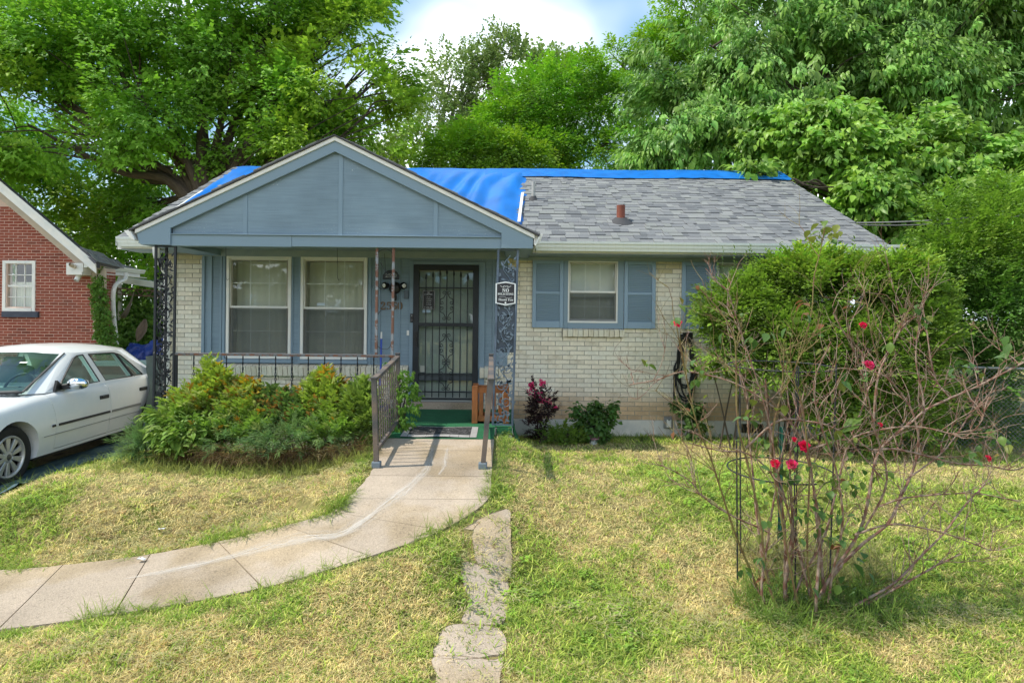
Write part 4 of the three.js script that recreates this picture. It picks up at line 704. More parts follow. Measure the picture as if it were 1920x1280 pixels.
// ---------------------------------------------------------------- broom handle, hose, outlet, ornament
{ const t = thing('broom', 'blue handled broom leaning between window and door', 'broom'), a = at(712, 752, 9.1), b = at(715, 622, 9.35); a.y = YF + 0.02; part('handle', limb([a, a.clone().lerp(b, 0.5), b.clone().add(V(0, -0.1, 0))], 0.014, 0.014, 8), std({ color: rgb(0.01, 0.06, 0.42), roughness: 0.35 }), t); part('tip', rod(b.clone().add(V(0, -0.1, 0)), b, 0.015, 0.012), M.white, t); part('brush_head', tf(rbox(0.28, 0.10, 0.05, 0.01), [a.x, a.y + 0.04, a.z]), std({ color: rgb(0.02, 0.05, 0.2), roughness: 0.9 }), t); }
{
  const t = thing('garden_hose', 'black garden hose looped on a hanger on brick wall', 'hose'), g = [], R = rng(77), z = FL + 0.06, cx = 2.56;
  for (let k = 0; k < 5; k++) { const h = 0.72 + R() * 0.34, w = 0.085 + R() * 0.09, pts = [], ox = (R() - 0.5) * 0.06, top = 1.50 - R() * 0.06; for (let i = 0; i < 20; i++) { const a = i / 20 * Math.PI * 2, s = Math.sin(a), c = Math.cos(a); pts.push(V(cx + ox + c * w * (s > 0 ? 0.75 : 1.1), top - h / 2 + s * h / 2, z + 0.015 * k * 0.7 + (R() - 0.5) * 0.012)); } pts.push(pts[0].clone()); g.push(limb(pts, 0.0125, 0.0125, 7, 60)); }
  g.push(limb([V(2.40, 1.1, z + 0.03), V(2.385, 0.8, z + 0.03), V(2.40, 0.5, z + 0.02), V(2.47, 0.40, z + 0.02), V(2.56, 0.36, z + 0.04), V(2.62, 0.45, z + 0.02), V(2.63, 0.9, z)], 0.0125, 0.0125, 7, 40));
  g.push(limb([V(2.62, 1.3, z), V(2.64, 0.7, z + 0.02), V(2.6, 0.3, z + 0.03), V(2.66, 0.12, z + 0.08), V(2.75, 0.05, z + 0.15)], 0.0125, 0.0125, 7, 40));
  part('coil', join(g), M.rubber, t); part('hanger', join([span(2.48, 2.64, 1.40, 1.52, FL, FL + 0.02), tf(rbox(0.14, 0.03, 0.14, 0.01), [2.56, 1.47, FL + 0.08]), tf(rbox(0.15, 0.1, 0.015, 0.006), [2.56, 1.5, FL + 0.15])]), M.black, t);
}
{ const p = at(1253, 792, ZW - 0.03), t = thing('outdoor_outlet', 'grey outdoor outlet box with white cover low on foundation', 'outlet', p.toArray()); part('box', rbox(0.125, 0.17, 0.05, 0.012, 2), M.greyPlastic, t); part('cover', tf(rbox(0.07, 0.12, 0.03, 0.014, 2), [0.005, -0.01, 0.035]), M.vinyl, t); part('hinge', tf(rbox(0.03, 0.015, 0.02, 0.004), [0.0, 0.045, 0.05]), M.greyPlastic, t); }
{ // little mushroom house ornament
  const p = onY(1113, 834, 0.02), t = thing('garden_ornament', 'small mushroom ornament with mauve cap in the flower bed', 'ornament', p.toArray());
  part('stem', lathe([[0, 0], [0.055, 0], [0.06, 0.02], [0.05, 0.06], [0.045, 0.10]], 16), std({ color: rgb(0.42, 0.48, 0.5), roughness: 0.7 }), t);
  part('cap', lathe([[0.085, 0.085], [0.09, 0.095], [0.07, 0.125], [0.04, 0.15], [0, 0.165]], 18), std({ color: rgb(0.36, 0.18, 0.25), roughness: 0.7 }), t);
}
{ const p = onY(503, 790, 0.1), t = thing('flower_pot', 'orange clay flower pot hidden among porch bushes', 'flower pot', [-3.55, 0.0, -7.55]); part('pot', lathe([[0.0, 0.0], [0.11, 0.0], [0.16, 0.28], [0.18, 0.28], [0.18, 0.34], [0.155, 0.34], [0.15, 0.25], [0, 0.24]], 22), std({ map: mottle(46, [0.48, 0.14, 0.04], 0.25), roughness: 0.8 }), t); part('rim', lathe([[0.178, 0.285], [0.19, 0.29], [0.19, 0.335], [0.178, 0.34]], 22), std({ color: rgb(0.46, 0.13, 0.04), roughness: 0.8 }), t); }
// ---------------------------------------------------------------- service wire and chain link fence at the right
{
  const a = onRoof(1606, 425), b = at(1990, 397, 9.0), t = thing('service_wire', 'grey service wires running from roof edge into the trees', 'cable');
  const run = (dy, sag) => { const pts = []; for (let i = 0; i <= 12; i++) { const p = a.clone().lerp(b, i / 12); p.y += dy - sag * 4 * (i / 12) * (1 - i / 12); pts.push(p); } return limb(pts, 0.011, 0.011, 6, 30); };
  part('wire', run(0.06, 0.05), std({ color: rgb(0.20, 0.20, 0.20), roughness: 0.6 }), t); part('wire', run(0.03, 0.08), std({ color: rgb(0.12, 0.12, 0.12), roughness: 0.6 }), t);
}
{
  const t = thing('chain_link_fence', 'grey chain link fence half swallowed by shrubs at right edge', 'fence');
  const galv = std({ color: rgb(0.23, 0.24, 0.25), roughness: 0.5, metalness: 0.4 });
  const A = V(5.25, 0.0, -8.6), B = V(8.8, -0.02, -8.1), H = 1.15, L = A.distanceTo(B), dir = B.clone().sub(A).normalize(), P = (s, h) => A.clone().addScaledVector(dir, s).add(V(0, h, 0));
  for (let s = 0; s <= L + 0.1; s += L / 2) part('post', rod(P(s, -0.1), P(s, H + 0.05), 0.03, 0.03, 10), galv, t);
  part('top_rail', rod(P(0, H), P(L, H), 0.02, 0.02, 8), galv, t);
  const g = [], c = 0.058; for (let k = -H / c; k < L / c; k++) for (const s of [1, -1]) { let a0 = k * c, b0 = a0 + H, h0 = 0.02, h1 = H - 0.02; if (s < 0) { [h0, h1] = [h1, h0]; } if (a0 < 0) { h0 += (h1 - h0) * (-a0 / H); a0 = 0; } if (b0 > L) { h1 = h0 + (h1 - h0) * ((L - a0) / (b0 - a0)); b0 = L; } if (b0 - a0 > 0.05) { const p = P(a0, h0), q = P(b0, h1); p.z += s * 0.003; q.z += s * 0.003; g.push(rod(p, q, 0.0022, 0.0022, 4)); } }
  part('wire_mesh', join(g), galv, t).userData.kind = 'stuff';
}
// ================================================================ the white saloon car under its tarp
{
  const car = thing('parked_car', 'white four door saloon with chrome mirror parked beside the porch', 'car', [-6.40, DRIVE, -8.38], 0.035);
  const paint = phys({ map: mottle(151, [0.80, 0.81, 0.81], 0.04, 0.03), roughness: 0.42, clearcoat: 0.8, clearcoatRoughness: 0.12 }), inside = std({ color: rgb(0.09, 0.10, 0.10), roughness: 0.9 });
  const seal = std({ color: rgb(0.018, 0.018, 0.02), roughness: 0.5 }), tint = phys({ color: rgb(0.62, 0.82, 0.76), transmission: 1, thickness: 0, roughness: 0.02 });
  // lower body: rings of points along z (front is +z, the driver's side is +x)
  const st = [ // z, half width, top centre y, belt y, bottom y
    [2.44, 0.70, 0.60, 0.58, 0.38], [2.38, 0.84, 0.74, 0.70, 0.30], [2.15, 0.92, 0.83, 0.79, 0.26], [1.8, 0.955, 0.89, 0.84, 0.24], [1.455, 0.97, 0.935, 0.875, 0.23], [1.1, 0.975, 0.97, 0.91, 0.22], [0.8, 0.98, 0.975, 0.935, 0.22], [0.3, 0.985, 0.965, 0.95, 0.22], [-0.3, 0.985, 0.965, 0.955, 0.22], [-0.9, 0.98, 0.97, 0.96, 0.22], [-1.455, 0.975, 0.985, 0.965, 0.24], [-2.0, 0.955, 1.0, 0.96, 0.28], [-2.5, 0.92, 0.99, 0.94, 0.32], [-2.8, 0.86, 0.96, 0.88, 0.36], [-2.9, 0.74, 0.80, 0.76, 0.42]];
  const prof = s => { const [z, w, yt, yb, y0] = s, h = yb - y0; const r = [[0, y0], [w * 0.86, y0], [w * 0.945, y0 + 0.03], [w * 0.965, y0 + h * 0.20], [w * 0.985, y0 + h * 0.38], [w * 1.0, y0 + h * 0.52], [w * 0.996, y0 + h * 0.70], [w * 0.975, y0 + h * 0.86], [w * 0.945, y0 + h * 0.96], [w * 0.90, yb + 0.006], [w * 0.80, mix(yb, yt, 0.45)], [w * 0.5, mix(yb, yt, 0.88)], [0, yt]]; return [...r.map(p => V(p[0], p[1], z)), ...r.slice(1, -1).reverse().map(p => V(-p[0], p[1], z))]; };
  const cv = prof(st[0]).map((_, k) => new THREE.CatmullRomCurve3(st.map(s => prof(s)[k]), false, 'centripetal'));
  const N = 60, K = cv.length, pos = [], idx = [];
  for (let i = 0; i <= N; i++) for (let k = 0; k < K; k++) { const p = cv[k].getPoint(i / N); pos.push(p.x, p.y, p.z); }
  for (let i = 0; i < N; i++) for (let k = 0; k < K; k++) { const a = i * K + k, b = i * K + (k + 1) % K, c = a + K, d = b + K; idx.push(a, b, c, b, d, c); }
  for (const i of [0, N]) { const c = pos.length / 3; let y = 0; for (let k = 0; k < K; k++) y += pos[(i * K + k) * 3 + 1] / K; pos.push(0, y, pos[i * K * 3 + 2]); for (let k = 0; k < K; k++) { const a = i * K + k, b = i * K + (k + 1) % K; i ? idx.push(a, b, c) : idx.push(b, a, c); } }
  let bg = new THREE.BufferGeometry(); bg.setAttribute('position', new THREE.Float32BufferAttribute(pos, 3)); bg.setIndex(idx); bg.computeVertexNormals(); bg.setAttribute('uv', new THREE.Float32BufferAttribute(new Float32Array(pos.length / 3 * 2), 2));
  { // make sure faces look outward
    let vol = 0; for (let i = 0; i < idx.length; i += 3) { const a = V().fromArray(pos, idx[i] * 3), b = V().fromArray(pos, idx[i + 1] * 3), c = V().fromArray(pos, idx[i + 2] * 3); vol += a.dot(b.cross(c)); }
    if (vol < 0) { for (let i = 0; i < idx.length; i += 3) { const t = idx[i]; idx[i] = idx[i + 1]; idx[i + 1] = t; } bg.setIndex(idx); bg.computeVertexNormals(); }
  }
  const ev = new Evaluator(); ev.attributes = ['position', 'normal', 'uv']; ev.useGroups = false;
  const brush = g => { const b = new Brush(stripNI(g)); b.updateMatrixWorld(); return b; };
  const sub = (a, b) => ev.evaluate(a, b, SUBTRACTION), cut = (a, b) => ev.evaluate(a, b, INTERSECTION);
  let body = brush(bg);
  const side = (pts, x0, x1) => tf(prism(pts.map(p => [-p[0], p[1]]), x0, x1), [0, 0, 0], [0, Math.PI / 2, 0]);   // outline in (z, y) pushed along x
  // wheel arches
  for (const z of [1.455, -1.455]) for (const s of [1, -1]) body = sub(body, brush(tf(stripNI(new THREE.CylinderGeometry(0.385, 0.385, 0.62, 40)), [s * 0.82, 0.335, z], [0, 0, Math.PI / 2])));
  const fd = [[0.80, 0.29], [0.82, 0.62], [0.86, 0.80], [0.90, 1.1], [-0.255, 1.1], [-0.255, 0.29]], rd = [[-0.265, 0.29], [-0.265, 1.1], [-1.28, 1.1], [-1.22, 0.86], [-1.10, 0.74], [-1.00, 0.58], [-0.97, 0.29]];
  const shrink = (p, e) => { const cx = p.reduce((a, q) => a + q[0], 0) / p.length, cy = 0.65; return p.map(q => [q[0] - Math.sign(q[0] - cx) * e, q[1] - Math.sign(q[1] - cy) * e]); };
  const doors = [];
  for (const [o, s] of [[fd, 1], [rd, 1], [fd, -1], [rd, -1]]) { const x0 = s > 0 ? 0.84 : -1.2, x1 = s > 0 ? 1.2 : -0.84; doors.push(cut(body, brush(side(shrink(o, 0.004), x0, x1)))); body = sub(body, brush(side(shrink(o, -0.003), x0, x1))); }
  const fin = (b, a = 0.6) => { const g = toCreasedNormals(stripNI(b.geometry.clone()), a); return muv(g); };
  part('body', fin(body), paint, car);
  doors.forEach((d, i) => part('door', fin(d), paint, car));
  // greenhouse
  const belt = [[0, 0.97, 1.32], [0.4, 0.97, 1.27], [0.70, 0.965, 1.10], [0.86, 0.955, 0.86], [0.885, 0.955, 0.3], [0.89, 0.955, -0.4], [0.88, 0.96, -1.1], [0.83, 0.965, -1.7], [0.62, 0.98, -2.02], [0.3, 0.985, -2.12], [0, 0.985, -2.14]];
  const rf = [[0, 1.435, 0.22], [0.42, 1.42, 0.17], [0.575, 1.395, 0.09], [0.63, 1.375, -0.06], [0.655, 1.375, -0.45], [0.65, 1.37, -0.9], [0.61, 1.36, -1.16], [0.52, 1.375, -1.32], [0.3, 1.395, -1.40], [0, 1.405, -1.42], [0, 1.48, -0.5], [0.35, 1.465, -0.5], [0.52, 1.43, -0.5], [0, 1.473, -0.15], [0.35, 1.455, -0.15], [0, 1.463, -0.95], [0.35, 1.445, -0.95]];
  const hull = (k, dy, kz) => new ConvexGeometry([...belt, ...rf].flatMap(p => [-1, 1].map(s => V(s * p[0] * k, (p[1] - 0.95) * (p[1] > 1.2 ? dy : 1) + 0.95 - (p[1] < 1.2 ? 0.12 * (1 - kz) * 8 : 0), (p[2] + 0.5) * kz - 0.5))));
  let gh = sub(brush(hull(1, 1, 1)), brush(hull(0.93, 0.93, 0.955)));
  const wf = [[0.60, 0.985], [0.50, 1.06], [0.055, 1.315], [-0.03, 1.34], [-0.15, 1.345], [-0.20, 0.985]], wr = [[-0.325, 0.985], [-0.27, 1.345], [-0.80, 1.335], [-0.865, 1.325], [-0.985, 0.985]], wq = [[-1.012, 0.985], [-0.893, 1.318], [-0.97, 1.29], [-1.12, 1.16], [-1.29, 0.985]];
  for (const s of [1, -1]) for (const o of [wf, wr, wq]) gh = sub(gh, brush(side(o, s > 0 ? 0.45 : -1.1, s > 0 ? 1.1 : -0.45)));
  gh = sub(gh, brush(prism([[-0.735, 0.99], [0.735, 0.99], [0.565, 1.375], [0.3, 1.4], [-0.3, 1.4], [-0.565, 1.375]], 0.02, 1.6)));
  gh = sub(gh, brush(prism([[-0.66, 1.01], [0.66, 1.01], [0.51, 1.345], [0.2, 1.37], [-0.2, 1.37], [-0.51, 1.345]], -2.4, -1.18)));
  part('roof', fin(gh, 0.5), paint, car);
  const xs = y => 0.885 - (y - 0.955) * 0.55;
  const pane = (o, s) => { const g = stripNI(new THREE.ShapeGeometry(new THREE.Shape(o.map(p => new THREE.Vector2(p[0], p[1]))))), q = g.attributes.position; for (let i = 0; i < q.count; i++) { const z = q.getX(i), y = q.getY(i); q.setXYZ(i, s * (xs(y) - 0.022 - (z < -1.0 ? (-1.0 - z) * 0.06 : 0)), y, z); } g.computeVertexNormals(); return g; };
  for (const s of [1, -1]) for (const o of [wf, wr, wq]) { part('side_window', pane(o, s), tint, car).castShadow = false; const ring = o.map(p => V(s * (xs(p[1]) - 0.004 - (p[0] < -1.0 ? (-1.0 - p[0]) * 0.06 : 0)), p[1], p[0])); const g = []; for (let i = 0; i < ring.length; i++) g.push(bar(ring[i], ring[(i + 1) % ring.length], 0.016, 0.016)); part('window_seal', join(g), seal, car); }
  const ws = sheet(12, 8, (u, v) => { const x = (u - 0.5) * 2, X = x * mix(0.75, 0.575, v), z = mix(1.27 - 0.20 * x * x, 0.19 - 0.10 * x * x, v) - 0.02, y = mix(0.985, 1.405 - 0.03 * x * x, v) - 0.005; return V(X, y, z); });
  part('windshield', ws, tint, car).castShadow = false;
  { const e = []; const c = (u, v) => { const x = (u - 0.5) * 2; return V(x * mix(0.755, 0.58, v), mix(0.985, 1.405 - 0.03 * x * x, v) + 0.006, mix(1.275 - 0.20 * x * x, 0.195 - 0.10 * x * x, v)); }; for (const l of [[[0, 0], [0, 1]], [[1, 0], [1, 1]]]) e.push(bar(c(...l[0]), c(...l[1]), 0.03, 0.012)); const p = []; for (let i = 0; i <= 10; i++) p.push(c(i / 10, 0)); e.push(limb(p, 0.016, 0.016, 5, 20)); const q = []; for (let i = 0; i <= 10; i++) q.push(c(i / 10, 1)); e.push(limb(q, 0.010, 0.010, 5, 20)); part('windshield_seal', join(e), seal, car); }
  const rw = sheet(8, 4, (u, v) => { const x = (u - 0.5) * 2; return V(x * mix(0.66, 0.52, v), mix(1.0, 1.37, v), mix(-2.06 + 0.08 * x * x, -1.40 + 0.04 * x * x, v) + 0.02); }); part('rear_window', rw, tint, car).castShadow = false;
  // interior
  part('dashboard', tf(rbox(1.42, 0.16, 0.42, 0.05, 2), [0, 0.93, 0.93]), inside, car);
  part('steering_wheel', join([tf(stripNI(new THREE.TorusGeometry(0.19, 0.016, 8, 28)), [0.38, 0.98, 0.58], [-0.5, 0, 0]), tf(rbox(0.34, 0.05, 0.04, 0.015), [0.38, 0.98, 0.58], [-0.5, 0, 0]), rod(V(0.38, 0.98, 0.58), V(0.38, 0.9, 0.85), 0.03)]), M.black, car);
  const seatM = std({ color: rgb(0.13, 0.145, 0.145), roughness: 0.9 });
  for (const x of [0.38, -0.38]) { const s = part('seat', join([tf(rbox(0.6, 0.2, 0.55, 0.07, 2), [x, 0.55, 0.05]), tf(rbox(0.58, 0.62, 0.16, 0.07, 2), [x, 0.88, -0.27], [-0.22, 0, 0])]), seatM, car); part('headrest', tf(rbox(0.28, 0.16, 0.10, 0.045, 2), [x, 1.22, -0.36], [-0.15, 0, 0]), seatM, s); }
  part('rear_seat', join([tf(rbox(1.45, 0.6, 0.2, 0.08, 2), [0, 0.8, -1.3], [-0.3, 0, 0]), tf(rbox(1.4, 0.05, 0.5, 0.02), [0, 0.99, -1.72])]), seatM, car);
  // side trim, handles, mirror
  const cs = (z, y) => { const i = clamp((2.44 - z) / 5.34); return 0.984 * (z > 1.4 ? 0.985 : 1) - Math.pow(Math.abs(y - 0.60) / 0.5, 2) * 0.05; };
  for (const s of [1, -1]) {
    for (const [a, b, h] of [[0.90, 0.85, 0.028], [0.785, -0.235, 0.030], [-0.285, -0.99, 0.030]]) part('side_moulding', join([bar(V(s * 0.985, 0.575, a), V(s * 0.988, 0.577, b), 0.016, h, 0.006)]), a < 0 ? std({ color: rgb(0.22, 0.22, 0.21), roughness: 0.5 }) : seal, car);
    part('lower_crease', bar(V(s * 0.972, 0.47, 1.02), V(s * 0.975, 0.472, -0.98), 0.006, 0.006, 0.001), std({ color: rgb(0.2, 0.2, 0.2), roughness: 0.5 }), car);
    for (const z of [-0.12, -1.08]) part('door_handle', join([tf(rbox(0.02, 0.05, 0.19, 0.008, 2), [s * 0.978, 0.79, z]), tf(rbox(0.03, 0.022, 0.15, 0.008, 2), [s * 0.985, 0.80, z])]), seal, car);
    const mir = part('mirror', join([tf(stripNI(new THREE.SphereGeometry(1, 24, 16)), [s * 1.08, 1.045, 0.60], [0, s * -0.12, 0], [0.135, 0.075, 0.07])]), M.chrome, car, s > 0 ? 'chrome door mirror' : undefined);
    part('mirror_arm', join([bar(V(s * 0.89, 1.0, 0.60), V(s * 1.02, 1.02, 0.60), 0.07, 0.06, 0.02), tf(prism([[0.60, 0.96], [0.40, 0.97], [0.56, 1.09]].map(p => [-p[0] - 0.12, p[1]]), 0, 0.03), [s * 0.86, 0, 0], [0, Math.PI / 2, 0])]), M.black, mir);
    // front end
    part('headlight', tf(rbox(0.42, 0.17, 0.2, 0.05, 2), [s * 0.62, 0.62, 2.30], [0, s * 0.25, 0]), phys({ color: rgb(0.85, 0.87, 0.88), roughness: 0.05, clearcoat: 1 }), car);
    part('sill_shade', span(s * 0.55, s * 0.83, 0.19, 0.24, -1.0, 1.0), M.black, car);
  }
  part('grille', join([...Array(12)].map((_, i) => span(-0.34 + i * 0.06, -0.31 + i * 0.06, 0.50, 0.68, 2.40, 2.46))), M.chrome, car);
  part('bumper', tf(rbox(1.75, 0.22, 0.2, 0.07, 2), [0, 0.42, 2.36]), paint, car);
  part('underbody', span(-0.8, 0.8, 0.2, 0.34, -2.6, 2.2), M.black, car);
  // wheels
  const tyre = lathe([[0.215, -0.10], [0.27, -0.115], [0.315, -0.112], [0.335, -0.085], [0.338, 0], [0.335, 0.085], [0.315, 0.112], [0.27, 0.115], [0.232, 0.10], [0.215, 0.085]], 48);
  const alloy = std({ map: mottle(152, [0.52, 0.51, 0.49], 0.15), roughness: 0.35, metalness: 0.55 });
  for (const z of [1.455, -1.455]) for (const s of [1, -1]) {
    const w = new THREE.Group(); w.name = 'wheel'; w.position.set(s * 0.795, 0.335, z); w.rotation.z = s > 0 ? -Math.PI / 2 : Math.PI / 2; car.add(w);
    part('tyre', tyre, M.rubber, w); part('brake_disc', lathe([[0.0, 0.02], [0.21, 0.02], [0.215, 0.0], [0, 0]], 30), M.black, w);
    const g = [lathe([[0.232, 0.10], [0.226, 0.112], [0.212, 0.112], [0.200, 0.085], [0.205, 0.06], [0.222, 0.06]], 48), lathe([[0, 0.098], [0.045, 0.098], [0.07, 0.085], [0.085, 0.06], [0, 0.055]], 28)];
    for (let k = 0; k < 10; k++) { const a = k / 10 * Math.PI * 2; g.push(tf(tf(prism([[0.06, -0.017], [0.205, -0.034], [0.205, 0.034], [0.06, 0.017]], -0.015, 0.012, 0.004), [0, 0, 0], [-Math.PI / 2, 0, 0]), [0, 0.082, 0], [0, a, 0])); }
    part('rim', join(g), alloy, w); part('hub_cap', lathe([[0, 0.108], [0.025, 0.106], [0.034, 0.098]], 24), std({ color: rgb(0.12, 0.12, 0.12), roughness: 0.3, metalness: 0.6 }), w); 
  }
  part('registration_sticker', tf(new THREE.PlaneGeometry(0.09, 0.035), [0.36, 1.29, 0.50], [-1.19, 0, 0]), M.white, car);
}
{ // dark green cover slipped off the back of the car and trailing on the ground
  const cm = std({ map: tex(256, (u, v) => mul([0.055, 0.10, 0.115], 0.75 + 0.5 * fbm(u * 6, v * 6, 161, 4, 6)), 0.8), roughness: 0.55, side: THREE.DoubleSide });
  const t = thing('car_cover', 'dark blue green plastic sheet trailing from the car onto the grass', 'tarp', [-6.40, DRIVE, -8.38], 0.035);
  const R = (x, y, s) => fbm(x, y, s, 4) - 0.5;
  const back = sheet(36, 40, (u, v) => { // v: ground to the trunk top, u: from the slanting front edge to the rear
    const y = mix(0.03, 1.24, v), z0 = mix(-0.55, -1.46, Math.pow(v, 0.85)), z = mix(z0, -3.0, u), w = y < 0.5 ? 1.02 + (0.5 - y) * 0.25 : y < 0.95 ? 1.02 - Math.pow(Math.max(0, y - 0.6) / 0.35, 2) * 0.09 : 0.93 - (y - 0.95) * 0.5;
    const fold = 0.05 * Math.pow(Math.abs(Math.sin(z * 6 + y * 2.2 + 3 * R(z * 2, y * 2, 4))), 2) * (1 - 0.5 * v) + 0.05 * R(z * 3, y * 3, 5);
    return V(w + 0.01 + fold, y, z); });
  const top = sheet(24, 20, (u, v) => V(mix(0.88, -0.9, u), 1.07 - 0.05 * Math.abs(u - 0.5) + 0.02 * R(u * 8, v * 8, 6), mix(-1.68, -2.98, v)));
  const trail = sheet(20, 120, (u, v) => { const s = v, z = mix(-1.5, 2.9, s), in_ = 0.62, out = 1.22 + 0.10 * Math.sin(s * 9) + 0.16 * R(s * 7, 1, 7) * 2 + 0.12 * s, x = mix(in_, out, u); const wx = Math.cos(0.035) * x + Math.sin(0.035) * z - 6.40, wz = -Math.sin(0.035) * x + Math.cos(0.035) * z - 8.38;
    const gh = groundH(wx, wz) - DRIVE; return V(x, gh + 0.022 + 0.045 * Math.pow(Math.abs(Math.sin(u * 7 + 5 * R(x * 2, z * 1.2, 8) + z)), 2) + 0.05 * (R(x * 5, z * 4, 9) + 0.3) * (u > 0.2 ? 1 : 0.3), z); });
  part('back_drape', back, cm, t); part('trunk_drape', top, cm, t); part('trailing_sheet', trail, cm, t);
}
// ================================================================ the red brick house next door
{
  const t = thing('neighbour_house', 'red brick house next door with white gable trim', 'house');
  const A = at(179, 494, 14.6), E = at(0, 342, 14.6), sl = (E.y - A.y) / (A.x - E.x), top = x => A.y + sl * (A.x - x) - 0.12;
  const WX = -9.68, WZ = -15.0, GB = -0.3, red = brickTint([0.27, 0.062, 0.036], 9, 61, 0.22), redM = red.map(bmat);
  const mort = std({ map: mottle(47, [0.60, 0.45, 0.38], 0.15), roughness: 0.95 });
  const gw = [[-17, GB], [WX, GB], [WX, top(WX) - 0.05], [-14.8, top(-14.8) - 0.05], [-17, top(-14.8) - 0.05]];
  const sh = new THREE.Shape(gw.map(p => new THREE.Vector2(...p))); sh.holes.push(new THREE.Path([[-11.85, 1.85], [-11.85, 2.85], [-11.27, 2.85], [-11.27, 1.85]].map(p => new THREE.Vector2(...p))));
  const g = new THREE.ExtrudeGeometry(sh, { depth: 0.15, bevelEnabled: false }); g.translate(0, 0, WZ - 0.153);
  const wall = part('wall', muv(stripNI(g)), mort, t);
  const x0 = -15.4, win = [-11.955, -11.185, 1.62, 2.93];
  layBricks(wall, { x0, x1: WX, y0: 0.2, y1: 4.2, z: WZ, holes: [win], seed: 62, quota: 300, clip: y => [x0, A.x - (y - A.y + 0.12) / sl], mat: b => redM[Math.floor(b.t * 97) % 9], restMat: whiteBrickM, restColor: b => rgb(...red[Math.floor(b.t * 97) % 9]), score: b => -Math.abs(b.x + 10.8) + (b.y > 0.9 ? 3 : 0) });
  // side wall towards the drive
  const sg = new THREE.Group(); sg.name = 'side_wall'; sg.position.set(WX, 0, WZ); sg.rotation.y = Math.PI / 2; t.add(sg);
  part('mortar_bed', span(0.0, 0.6, GB, 1.0 + 1.78, -0.15, -0.003), mort, sg);
  layBricks(sg, { x0: 0.002, x1: 0.6, y0: 0.2, y1: 2.72, z: 0, seed: 63, quota: 0, mat: b => redM[0], restMat: whiteBrickM, restColor: b => rgb(...red[Math.floor(b.t * 97) % 9]) });
  // gable roof: white rake boards, soffit, shingled side
  const at2 = (x, dy, z) => V(x, A.y + sl * (A.x - x) + dy, z);
  const rk = (d0, d1) => [[A.x, A.y + d0], [-15, A.y + sl * (A.x + 15) + d0], [-15, A.y + sl * (A.x + 15) + d1], [A.x, A.y + d1]];
  part('rake_board', prism(rk(0, -0.22), -14.63, -14.6), M.white, t); part('rake_moulding', prism(rk(0.03, -0.05), -14.60, -14.575), M.white, t);
  part('rake_frieze', prism(rk(-0.12, -0.56), -14.995, -14.965), std({ map: mottle(48, [0.52, 0.44, 0.36], 0.12), roughness: 0.8 }), t);
  const roof = part('roof', prism([[A.x + 0.02, A.y + 0.03], [-15, A.y + sl * (A.x + 15) + 0.03], [-15, A.y + sl * (A.x + 15) - 0.1], [A.x + 0.02, A.y - 0.1]], -14.72, -14.62), darkDeck, t);
  { // the visible triangle of shingles
    const C = at(257, 510, 16.9), P = at(150, 465, 14.6), pA = A.clone().add(V(0.03, 0.035, 0.03)); P.y += 0.04;
    const n = C.clone().sub(pA).cross(P.clone().sub(pA)).normalize(); if (n.y < 0) n.negate();
    const along = C.clone().sub(pA).normalize(), up = n.clone().cross(along).normalize(); if (up.y < 0) up.negate();
    const L = pA.distanceTo(C), pu = P.clone().sub(pA).dot(up), pa = P.clone().sub(pA).dot(along);
    const tri = new THREE.BufferGeometry(); const q = [pA, C, P]; const lo = q.map(p => p.clone().addScaledVector(n, -0.06)); const F = [q[0], q[1], q[2], lo[0], lo[2], lo[1], q[0], lo[0], q[1], q[1], lo[0], lo[1], q[1], lo[1], q[2], q[2], lo[1], lo[2], q[2], lo[2], q[0], q[0], lo[2], lo[0]];
    tri.setAttribute('position', new THREE.Float32BufferAttribute(F.flatMap(p => p.toArray()), 3)); tri.computeVertexNormals();
    const rp = part('side_roof', muv(stripNI(tri)), std({ color: rgb(0.12, 0.12, 0.14), roughness: 1 }), t);
    layShingles(rp, { origin: pA.clone(), along, up, width: L, len: pu, seed: 64, keep: (a, s) => a > pa * s / pu + 0.02 && a < L + (pa - L) * s / pu - 0.05 });
  }
  part('eave_return', join([span(-10.22, -9.86, 2.59, 2.86, -15.0, -14.64)]), M.white, t);
  part('eave_board', span(-9.87, -9.84, 2.66, 2.86, -16.9, -14.64), M.white, t);
  { const gp = [[0, 0], [0, -0.1], [0.07, -0.1], [0.11, -0.02], [0.11, 0]]; part('gutter', tf(prism(gp, -16.95, -14.66), [-9.83, 2.86, 0]), M.gutter, t); part('eave_soffit', span(-9.87, WX + 0.02, 2.64, 2.66, -16.9, -15.0), M.white, t); }
  const dsp = [at(236, 513, 15.9), at(234, 523, 15.8), at(217, 533, 15.45), at(212, 546, 15.35), at(213, 600, 15.35), at(217, 640, 15.35), at(217, 740, 15.35)]; part('downspout', limb(dsp, 0.05, 0.05, 10, 50), M.white, t);
  part('eave_lamp', join([rod(V(-10.02, 2.78, -14.63), V(-10.02, 2.78, -14.6), 0.05, 0.05), tf(lathe([[0, 0], [0.04, 0.01], [0.05, 0.07], [0.03, 0.11]], 14), [-10.0, 2.78, -14.55], [1.2, 0.2, 0])]), std({ color: rgb(0.55, 0.47, 0.38), roughness: 0.6 }), t);
  part('spout_elbow', limb([at(160, 512, 14.9), at(150, 514, 14.8), at(146, 519, 14.75), at(142, 526, 14.7)], 0.055, 0.055, 10, 14), M.white, t);
  // window
  const w = new THREE.Group(); w.name = 'window'; t.add(w); const [wx0, wx1, wy0, wy1] = win, f = 0.075;
